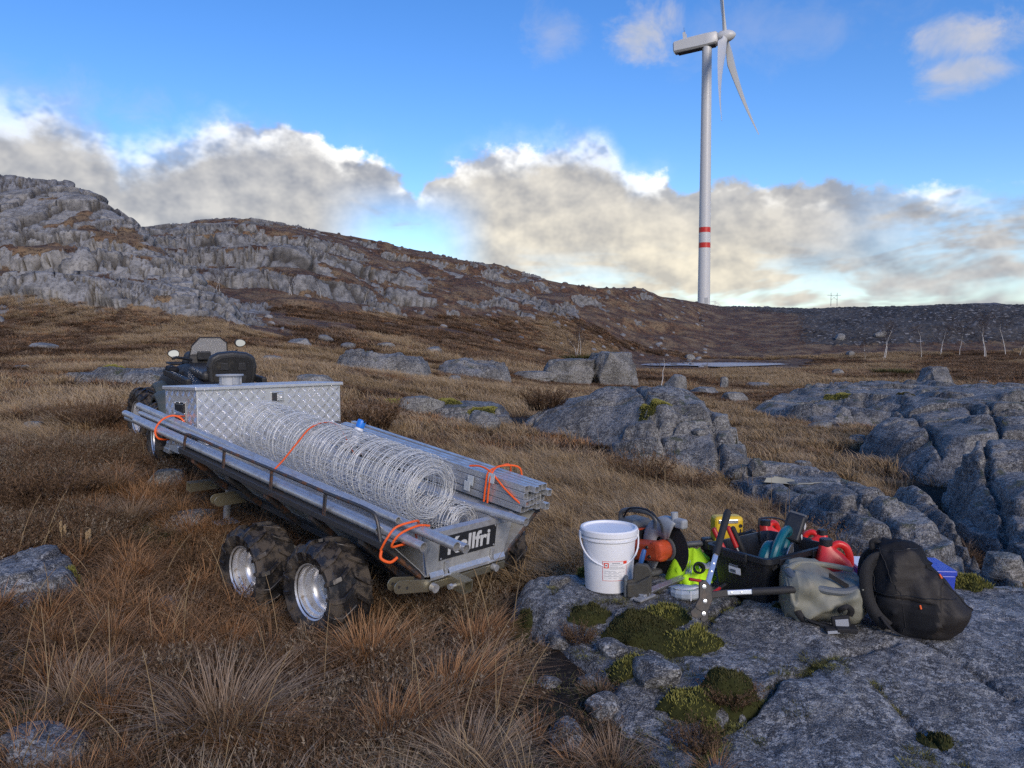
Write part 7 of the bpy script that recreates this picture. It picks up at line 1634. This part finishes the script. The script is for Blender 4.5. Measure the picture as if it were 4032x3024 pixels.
def grid_field(d0, d1, step, u0=-70, u1=1094, seed=1, jit=.5, rp=.3, rockmax=.03):
    """jittered points over the moor whose patch of radius rp stays off the rock"""
    rg = np.random.default_rng(seed); xm = 0.75 * d1
    gx, gy = np.meshgrid(np.arange(-xm, xm, step), np.arange(d0, d1, step)); x = gx.ravel() + rg.uniform(-jit, jit, gx.size) * step; y = gy.ravel() + rg.uniform(-jit, jit, gx.size) * step
    u = 512 + FPX * x / y; k = (u > u0) & (u < u1) & (y > d0); x, y = x[k], y[k]
    ok = np.ones(len(x), bool)
    for ox, oy in ((0, 0), (1, 0), (-1, 0), (0, 1), (0, -1)):
        ok &= surf_z(x + ox * rp * .75, y + oy * rp * .75)[1] < rockmax
    return np.stack([x, y, ground_z(x, y)], -1), ok, rg
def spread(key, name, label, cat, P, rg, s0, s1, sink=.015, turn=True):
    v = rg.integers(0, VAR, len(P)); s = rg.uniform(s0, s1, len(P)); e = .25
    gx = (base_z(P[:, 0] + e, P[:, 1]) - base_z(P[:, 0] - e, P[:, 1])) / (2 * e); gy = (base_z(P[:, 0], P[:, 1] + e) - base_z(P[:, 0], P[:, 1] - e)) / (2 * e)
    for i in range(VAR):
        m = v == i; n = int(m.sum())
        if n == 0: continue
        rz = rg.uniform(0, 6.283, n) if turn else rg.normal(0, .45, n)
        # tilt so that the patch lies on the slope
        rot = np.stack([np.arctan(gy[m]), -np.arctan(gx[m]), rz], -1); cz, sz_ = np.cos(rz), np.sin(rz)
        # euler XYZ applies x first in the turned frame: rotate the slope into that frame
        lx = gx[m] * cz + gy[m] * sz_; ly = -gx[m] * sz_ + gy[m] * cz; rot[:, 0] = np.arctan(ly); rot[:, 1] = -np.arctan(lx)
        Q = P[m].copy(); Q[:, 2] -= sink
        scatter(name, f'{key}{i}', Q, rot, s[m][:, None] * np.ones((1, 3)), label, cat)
# ---- near field
P, ok, rg = grid_field(1.7, 9.8, .34, seed=3, rp=.30)
for w_, r_ in WHEELS: ok &= np.hypot(P[:, 0] - w_.x, P[:, 1] - w_.y) > r_ + .12
u = 512 + FPX * P[:, 0] / P[:, 1]; d = P[:, 1]; n1 = fbm(P * np.array([1, 1, 0]), 1.0, 3, 201); n2 = fbm(P * np.array([1, 1, 0]), 2.2, 2, 211); n3 = rg.uniform(0, 1, len(P))
strawz = sst(u, 400, 500) * sst(d, 4.3, 5.2) * (1 - sst(u, 780, 880) * .4) + .35 * sst(d, 6.5, 8.5)
bare = ok & (u > 465 + 30 * (n1 - .5)) & (u < 720) & (d < 4.3) & (n3 < .95)
isst = ok & ~bare & (strawz + (n1 - .5) * 1.6 > .5); rest = ok & ~bare & ~isst
spread('p_bare', 'ground_moss', 'trampled peat with dark moss and dead stalks beside the slab', 'moss', P[bare], rg, .8, 1.1)
spread('p_straw', 'grass', 'pale straw coloured grass leaning in the wind behind the tools', 'grass', P[isst], rg, .8, 1.15, turn=False)
h_ = rest & (n1 < .54); r1_ = rest & ~h_ & (n2 > .47); b_ = rest & ~h_ & ~r1_
spread('p_heath', 'heather', 'dark brown heather covering the near moor', 'heather', P[h_], rg, .85, 1.15)
spread('p_rust', 'grass', 'rust red deer grass on the near moor', 'grass', P[r1_], rg, .85, 1.15)
spread('p_brown', 'grass', 'brown withered grass on the near moor', 'grass', P[b_], rg, .85, 1.15)
# small clumps that close the gaps along the rocks and wheels
P, ok, rg = grid_field(1.9, 9.5, .15, seed=4, rp=.05); big = grid_field(1.9, 9.5, .15, seed=4, rp=.30)[1]; edge = ok & ~big
for w_, r_ in WHEELS: edge |= ok & (np.hypot(P[:, 0] - w_.x, P[:, 1] - w_.y) < r_ + .2); edge &= np.hypot(P[:, 0] - w_.x, P[:, 1] - w_.y) > r_ - .03
ue_ = 512 + FPX * P[:, 0] / P[:, 1]; r_ = rg.uniform(0, 1, len(P)) < np.where((ue_ > 480) & (ue_ < 740) & (P[:, 1] < 4.2), .22, .72)
spread('c_heath', 'heather', 'small heather sprigs along the rock edges', 'heather', P[edge & r_ & (fbm(P, .8, 2, 77) < .52)], rg, .7, 1.1)
spread('c_brown', 'grass', 'small grass tufts along the rock edges', 'grass', P[edge & r_ & (fbm(P, .8, 2, 77) >= .50)], rg, .7, 1.1, turn=False)
# ---- middle distance
P, ok, rg = grid_field(9.0, 38, .82, seed=6, rp=.8, rockmax=.05); P = P[ok]
n1 = fbm(P * np.array([1, 1, 0]), 2.6, 3, 221); n2 = fbm(P * np.array([1, 1, 0]), 7.0, 2, 231); u = 512 + FPX * P[:, 0] / P[:, 1]
sw = n1 + (n2 - .5) * .7 + .08 * sst(u, 300, 500) * (1 - sst(P[:, 1], 14, 24))
m = sw > .575; spread('m_straw', 'grass', 'straw coloured grass over the middle moor', 'grass', P[m], rg, .75, 1.1, turn=False)
m = (sw <= .575) & (sw > .475); spread('m_brown', 'grass', 'brown grass over the middle moor', 'grass', P[m], rg, .75, 1.1, turn=False)
m = sw <= .475; spread('m_heath', 'heather', 'dark heather over the middle moor', 'heather', P[m], rg, .75, 1.1)
# ---- far moor up to the cliffs and the pond
P, ok, rg = grid_field(37, 124, 2.2, seed=9, rp=1.6, rockmax=.1); P = P[ok]
u = 512 + FPX * P[:, 0] / P[:, 1]; zr = P[:, 2] - EYE; n1 = fbm(P * np.array([1, .5, 0]), 9, 3, 241)
ok = ~((u < 290) & (zr > .7)) & ~((u < 690) & (zr > 4.0)) & ~((u > 690) & (zr > .3)) & ~((P[:, 1] > 84) & (P[:, 1] < 121) & (u > 615) & (u < 820)); P = P[ok]; n1 = n1[ok]
m = n1 > .585; spread('m_straw', 'grass', 'straw coloured grass on the far moor', 'grass', P[m], rg, 1.6, 2.4, turn=False)
m = (n1 <= .585) & (n1 > .47); spread('m_brown', 'grass', 'brown grass on the far moor', 'grass', P[m], rg, 1.6, 2.4, turn=False)
m = n1 <= .47; spread('m_heath', 'heather', 'dark heather on the far moor', 'heather', P[m], rg, 1.6, 2.4)
# ---- big tussocks, each a thing of its own
def tussock(label, u, d, sc, kind, seed, lean=(0, 0), hmax=.40, n=520, group='big grass tussocks in the foreground'):
    rg_ = np.random.default_rng(seed); V, Q, Tr, A = spec(join([blades(n, .085, .18, hmax, .55, .0036, rg_, lean=lean, spread=.95), blades(n // 3, .09, .12, hmax * .75, 1.15, .0034, rg_, lean=lean, up=.7, spread=1.4)]), kind)
    o = mesh_np('grass_tussock', V * sc, [Q, Tr], 'plant', attrs={'bl': A}, smooth=False); x = (u - 512) / FPX * d
    o.location = (x, d, float(ground_z(np.array([x]), np.array([d]))[0]) - .02); return tag(o, label, 'grass tussock', group)
tussock('bright rusty tussock fanned out in front of the rear trailer wheel', 368, 3.66, 1.05, 'rust_grass', 1, (.12, .05))
tussock('large brown tussock at the bottom centre-left of the view', 215, 2.86, 1.12, 'brown_grass', 2, (.05, .0), .42, 640)
tussock('reddish tussock beside the big brown one at the bottom', 248, 2.78, .80, 'rust_grass', 3, (.2, 0), .34)
tussock('wind bent rusty tussock right of the bright one, below the hitch', 455, 3.20, .95, 'rust_grass', 4, (.45, .0))
tussock('rusty tussock under the trailer tailgate left of the slab', 478, 3.85, .80, 'rust_grass', 5, (.25, .1), .36)
tussock('pale tussock between the front trailer wheel and the left rock', 128, 4.62, .80, 'rust_grass', 6, (-.1, 0), .36)
tussock('straw tussock on the slope left of the quad bike', 108, 6.05, .95, 'brown_grass', 7, (-.2, 0))
tussock('second straw tussock left of the quad bike, nearer the drawbar', 128, 5.45, .85, 'brown_grass', 8, (0, 0))
tussock('small rusty tussock leaning on the front trailer wheel', 232, 3.98, .62, 'rust_grass', 9, (-.15, 0), .34)
tussock('grey brown tussock in the lower left corner', 66, 3.05, .80, 'brown_grass', 10, (.1, 0))
tussock('small tussock in the heather below the front wheel', 160, 3.42, .58, 'brown_grass', 11, (-.3, 0))
tussock('withered tussock at the bottom edge beside the mossy stones', 612, 2.64, .62, 'brown_grass', 12, (-.1, 0), .34, 240)
tussock('rusty tussock in front of the rear wheel, low and dark', 292, 3.62, .62, 'rust_grass', 13, (-.2, 0), .3)
tussock('dark red tussock at the bottom right of the heather', 392, 2.86, .85, 'rust_grass', 14, (.3, 0))
tussock('brown tussock at the bottom edge left of the slab', 470, 2.60, .80, 'brown_grass', 15, (.2, .1), .38)
# single tall straw stalks
sm = MB(); r_ = random.Random(4)
def stalk(u, d, h, lx, ly):
    x = (u - 512) / FPX * d; z = float(ground_z(np.array([x]), np.array([d]))[0]); sm.tube(bez((x, d, z - .01), (x + lx * .3, d + ly * .3, z + h * .6), (x + lx, d + ly, z + h), 5), [.0022, .002, .0018, .0016, .0014, .001], 4)
for _ in range(70): stalk(r_.uniform(0, 520), r_.uniform(2.5, 4.8), r_.uniform(.12, .45), r_.uniform(-.2, .2), r_.uniform(-.1, .1))
for _ in range(170): stalk(r_.uniform(380, 820), r_.uniform(5.0, 11), r_.uniform(.25, .42), r_.uniform(-.04, .02), r_.uniform(-.03, .03))
for _ in range(60): stalk(r_.uniform(10, 320), r_.uniform(6, 12), r_.uniform(.2, .42), r_.uniform(-.05, .03), 0)
plain('stalk', (.30, .21, .11), .7, var=.3)
tag(sm.build('grass_stalk', 'stalk'), 'single pale dry stalks standing over the heath', 'grass', kind='stuff')
# seed-head spikes by the drawbar
for i, (u, v, h) in enumerate([(56, 530, .17), (60, 531, .15), (85, 532, .14), (82, 535, .12)]):
    d = 4.9; x = (u - 512) / FPX * d; z = float(ground_z(np.array([x]), np.array([d]))[0]); b = MB(); b.tube([(0, 0, 0), (.004, 0, h * .5), (.0, 0, h)], [.004, .004, .003], 6)
    for q in range(9): b.box((.004 * math.sin(q * 2.4), .004 * math.cos(q * 2.4), h * (.55 + .05 * q)), (.009, .009, .014))
    o = b.build('seed_spike', 'stalk'); o.location = (x, d, z + .03); tag(o, ('tallest dry seed spike of the left pair near the left edge', 'shorter dry seed spike of the left pair near the left edge', 'taller dry seed spike of the right pair, below the pale tussocks', 'smallest dry seed spike of the right pair, below the pale tussocks')[i], 'dry plant', 'dry seed spikes at left')
# ---- moss cushions, each a thing
def moss(label, u, v, wpx, hpx, seed, d=None, dark=0.3, group='moss cushions on the rocks', asp=.8):
    if d is None:
        d = 3.0
        for _ in range(12):
            x = (u - 512) / FPX * d; h_ = EYE - sz(x, d); d = .5 * d + .5 * h_ / ((v - 345) / FPX)
    x = (u - 512) / FPX * d; W = wpx / FPX * d * .5; H = hpx / FPX * d * .42; rg_ = np.random.default_rng(seed)
    n, m = 26, 9; V = [[0, 0, 1.0]]
    for i in range(1, m + 1):
        for j in range(n): r = i / m; a = 2 * math.pi * j / n; V.append([r * math.cos(a), r * math.sin(a), (1 - r ** 3.0)])
    V = np.array(V, float); lump = fbm(V * np.array([1, 1, 0]) + seed, .55, 3, seed); rim = 1 + (fbm(V * np.array([1, 1, 0]) + seed * 2, .9, 2, seed + 1) - .5) * .9
    rim = rim * (1 + (fbm(V * np.array([1, 1, 0]) + seed * 3, .35, 2, seed + 2) - .5) * .7); V[:, :2] *= rim[:, None]; V[:, 2] *= .30 + 1.35 * lump; V = V * np.array([W, W * asp, H])
    zt = surf_z(V[:, 0] + x, V[:, 1] + d)[0]; c = np.array([x, d, sz(x, d)]); V[:, 2] += np.minimum(zt - c[2], .03) * 1.0 - .006
    F = [[0, 1 + j, 1 + (j + 1) % n] for j in range(n)]; Q = [[1 + i * n + j, 1 + (i + 1) * n + j, 1 + (i + 1) * n + (j + 1) % n, 1 + i * n + (j + 1) % n] for i in range(m - 1) for j in range(n)]
    t = empty('moss_cushion', c); tag(t, label, 'moss', group)
    cu = mesh_np('cushion', V, [np.array(F), np.array(Q)], 'moss_base', t)
    area = max(300, min(2600, int(W * W * asp * 60000)));
    fi = rg_.integers(0, len(Q), area); q = np.array(Q)[fi]; uv = rg_.uniform(0, 1, (area, 2, 1)); p = (V[q[:, 0]] * (1 - uv[:, 0]) + V[q[:, 1]] * uv[:, 0]) * (1 - uv[:, 1]) + (V[q[:, 3]] * (1 - uv[:, 0]) + V[q[:, 2]] * uv[:, 0]) * uv[:, 1]
    L = rg_.uniform(.008, .020, area)[:, None] * min(1.6, max(.8, d / 3.5)); dv = rg_.normal(0, .5, (area, 3)); dv[:, 2] = np.abs(dv[:, 2]) + .5; dv += p / np.array([W, W, H]) * .5; dv /= np.linalg.norm(dv, axis=1, keepdims=True)
    s = np.cross(dv, rg_.normal(size=(area, 3))); s /= np.linalg.norm(s, axis=1, keepdims=True) + 1e-6; s *= .0026 * max(1, d / 3.5)
    FV = np.stack([p - s, p + s, p + dv * L], 1).reshape(-1, 3); tt_ = np.tile(np.array([.1, .1, 1.0]), area); br = fbm(p + seed, .07, 2, 17); rn = np.repeat(np.clip(rg_.uniform(0, .6, area) + br - .4, 0, 1), 3)
    fr_ = mesh_np('fronds', FV, [np.arange(len(FV)).reshape(-1, 3)], 'plant', t, attrs={'bl': np.stack([tt_, rn, rn * 0 + (5.5 if dark > rg_.uniform() else 6.5) / 7], -1)}, smooth=False); fr_['kind'] = 'stuff'
k = NT('moss_base'); k.set(k.mix(k.noise(40, 4), (.014, .015, .006), (.055, .058, .018)), .95, spec=.1)
MS = [('dark moss patch below the white bucket', 590, 622, 36, 22, .9), ('broad brownish moss mat in the middle of the slab edge', 640, 640, 72, 38, .8), ('bright green moss mound at the right of the broad mat', 694, 650, 52, 30, 0), ('moss mat left of the bolt cutter jaws', 668, 622, 40, 16, .2), ('green moss mound on the rock ledge below the broad mat', 634, 676, 44, 26, 0), ('brown topped moss hump standing on the slab crack', 736, 702, 56, 40, .1), ('green moss mound left of the brown topped hump', 690, 716, 46, 30, 0), ('small moss tuft at the bottom of the slab crack', 716, 740, 28, 18, 0), ('thin strip of moss in the slab crevice', 824, 674, 24, 7, .3), ('dark moss lens low on the right of the slab', 946, 752, 34, 16, .6), ('moss bank behind the backpack on the right', 972, 586, 46, 16, 0), ('moss tuft at the left foot of the bucket', 586, 578, 16, 16, .3), ('moss on the slab corner by the trailer', 527, 582, 24, 10, .3), ('dark moss hump left of the slab by the peat', 524, 632, 36, 28, .9), ('small dark moss tuft in the slab hollow at right', 790, 610, 20, 7, .9)]
for i, (lb_, u, v, w, h, dk) in enumerate(MS): moss(lb_, u, v, w * 1.2, h * 1.2, 300 + i, dark=dk)
MF = [(836, 497, 6.45, 24, 10, 'left green moss cushion on the wet slab'), (814, 494, 6.6, 20, 9, 'small moss cushion left of the other on the wet slab'), (762, 444, 10.5, 26, 10, 'moss cushion on the right end of the rock dome'), (655, 420, 11.2, 34, 9, 'moss band low on the flank of the rock dome'), (400, 402, 14.4, 34, 10, 'moss cushion on the low rock shelf left of the dome'), (445, 404, 14.2, 40, 10, 'long moss cushion in the middle of the low rock shelf'), (480, 412, 13.5, 34, 9, 'moss cushion at the right of the low rock shelf'), (895, 408, 13.2, 20, 8, 'moss spot on the dark rock mass at right'), (905, 390, 22, 20, 4, 'moss spot on the flat layered shelf'), (840, 388, 23, 26, 4, 'moss strip along the flat layered shelf'), (116, 381, 15.2, 22, 7, 'bright moss on the long rock shelf left of the quad'), (70, 560, 4.4, 24, 8, 'moss on the weathered shelf at the left edge')]
for i, (u, v, d_, w, h, lb_) in enumerate(MF): moss(lb_, u, v, w, h, 400 + i, d=d_, dark=.1)
# heather bushes growing on the rock
def bush(label, u, d, sc, mat, seed):
    V, Q, Tr, A = spec(heather_geo(np.random.default_rng(seed), 220, .13, .10, .24, 14), mat); o = mesh_np('heather_bush', V * sc, [Q, Tr], 'plant', attrs={'bl': A}, smooth=False)
    x = (u - 512) / FPX * d; o.location = (x, d, sz(x, d) - .02); tag(o, label, 'heather', 'heather bushes')
for i, a in enumerate([('dark heather growing out of the brown moss hump', 734, 3.02, .55, 'heather'), ('dark heather at the lower end of the slab crack', 700, 2.78, .5, 'heather'), ('small dark heather on the slab left of the moss mat', 580, 3.62, .45, 'heather'), ('dark heather bush before the wet slab behind the tub', 795, 6.3, 1.6, 'heather'), ('grey heather bush right behind the storage tub', 765, 5.6, 1.2, 'heather_grey'), ('dark heather bush below the rock dome', 640, 8.9, 2.0, 'heather'), ('dark heather right of the bush below the dome', 690, 8.6, 1.5, 'heather'), ('heather on the crest of the rock dome', 545, 13.6, 2.2, 'heather'), ('big dark heather bush behind the tool chest', 362, 10.5, 2.6, 'heather'), ('heather bush on the slope right of the chest', 392, 8.2, 1.8, 'heather'), ('dark heather clump left of the quad bike', 92, 8.4, 1.9, 'heather'), ('dark heather below the seed spikes', 55, 5.8, 1.6, 'heather')]): bush(*a, 600 + i)
# ---- bare birches and a juniper
def birch(label, u, v, d, h, seed, stems=1, group='bare birches along the road fill'):
    p = wpt(u, v, d); z = float(ground_z(np.array([p.x]), np.array([p.y]))[0]); rg_ = random.Random(seed)
    t = empty('birch_tree', (p.x, p.y, z - .05)); tag(t, label, 'tree', group)
    trunk = MB(); tw = MB(); tmin = .00007 * d
    def grow(p0, dr, L, r, lev):
        n = 5; pts = [Vector(p0)]; dv = Vector(dr).normalized()
        for i in range(n):
            dv = (dv + Vector((rg_.gauss(0, .16), rg_.gauss(0, .16), rg_.gauss(.06, .08)))).normalized(); pts.append(pts[-1] + dv * L / n)
        (trunk if lev == 0 else tw).tube(pts, [max(r * (1 - .75 * i / n), tmin) for i in range(n + 1)], 6 if lev == 0 else 3, caps=False)
        if lev < 3:
            for _ in range((9, 6, 4)[lev]):
                q = rg_.uniform(.3, 1.0); a = pts[min(int(q * n), n - 1)]; b_ = pts[min(int(q * n) + 1, n)]; pp = a.lerp(b_, q * n % 1)
                an = rg_.uniform(0, 6.28); grow(pp, (math.cos(an) * .9, math.sin(an) * .9, .75), L * rg_.uniform(.32, .5), r * .38, lev + 1)
    for s in range(stems): grow((s * .25 - .1, s * .1, 0), (rg_.gauss(0, .12), rg_.gauss(0, .12), 1), h * rg_.uniform(.8, 1), h * .0095, 0)
    trunk.build('trunk', 'birch_bark', t, smooth=True, auto=0); tw.build('crown', 'twig', t)
for i, a in enumerate([('twin white birch left of the others on the flat below the road fill', 884, 363, 112, 5.6, 2), ('white birch second from left below the road fill', 922, 363, 114, 5.2, 1), ('birch standing third from left below the road fill', 940, 361, 118, 4.6, 2), ('slim birch in the middle of the row below the road fill', 960, 361, 118, 4.4, 1), ('twin birch fourth bright trunk from left below the road fill', 985, 364, 110, 5.4, 2), ('bent birch near the right edge below the road fill', 1006, 361, 116, 5.8, 1), ('thin young birch left of the twin birch', 866, 362, 114, 3.4, 1), ('birch sapling at the very right edge', 1020, 363, 112, 4.0, 1)]): birch(a[0], *a[1:5], 700 + i, a[5])
for i, a in enumerate([('small bare birch right of the split boulder', 661, 384, 32, 1.9, 1), ('leafless bush on the slope above the split boulder', 577, 342, 92, 3.2, 3), ('pale birch at the foot of the ridge cliffs, left one', 290, 303, 84, 2.8, 2), ('pale birch at the foot of the ridge cliffs, right one', 322, 309, 86, 2.8, 1), ('pale birch between hill and ridge', 214, 300, 60, 3.2, 2), ('small birch high below the ridge cliffs', 365, 312, 92, 2.6, 1)]): birch(a[0], *a[1:5], 760 + i, a[5], 'bare birches on the hillside')
def juniper(label, u, v, d, w, h, seed):
    p = wpt(u, v, d); z = float(ground_z(np.array([p.x]), np.array([p.y]))[0]); rg_ = np.random.default_rng(seed)
    V, Q, Tr, A = blades(1500, 1.0, .25, .75, .4, .05, rg_, seg=2, spread=1.0); A[:, 2] = 5.5 / 7; V *= np.array([w / 2, w / 2, h]); o = mesh_np('juniper_bush', V, [Q, Tr], 'plant', attrs={'bl': A}, smooth=False); o.location = (p.x, p.y, z - .1); tag(o, label, 'bush')
juniper('low dark juniper bush on the slope above the split boulder', 588, 347, 84, 5.0, 2.2, 1); juniper('dark juniper bush at the bog edge far right', 893, 372, 60, 2.6, 1.4, 2)

_ms = []; _rm = np.random.default_rng(77)
for (lb_, u, v, w, h, dk) in MS[:11]:
    for _ in range(16):
        uu, vv = u + _rm.normal(0, w * .6), v + _rm.normal(0, h * .6); d_ = 1.40 * FPX / (vv - 345); x_ = (uu - 512) / FPX * d_; _ms.append((x_, d_))
for (a_, b_) in (((736, 725), (787, 688)), ((787, 688), (862, 661)), ((690, 650), (760, 604)), ((700, 768), (740, 715)), ((880, 690), (935, 735))):
    for q in np.linspace(0, 1, 14):
        uu, vv = a_[0] + (b_[0] - a_[0]) * q, a_[1] + (b_[1] - a_[1]) * q; d_ = 1.42 * FPX / (vv - 345); _ms.append(((uu - 512) / FPX * d_ + _rm.normal(0, .012), d_ + _rm.normal(0, .012)))
_ms = np.array(_ms); _mz, _mr = surf_z(_ms[:, 0], _ms[:, 1])
for i in range(VAR): patch(f'c_moss{i}', .03, {'matg': (1, .16, .34), 'mat': (1, .2, .42)})
spread('c_moss', 'moss_bits', 'small bits of moss creeping over the slab and its fissures', 'moss', np.stack([_ms[:, 0], _ms[:, 1], _mz], -1), _rm, .7, 1.2, sink=.004)
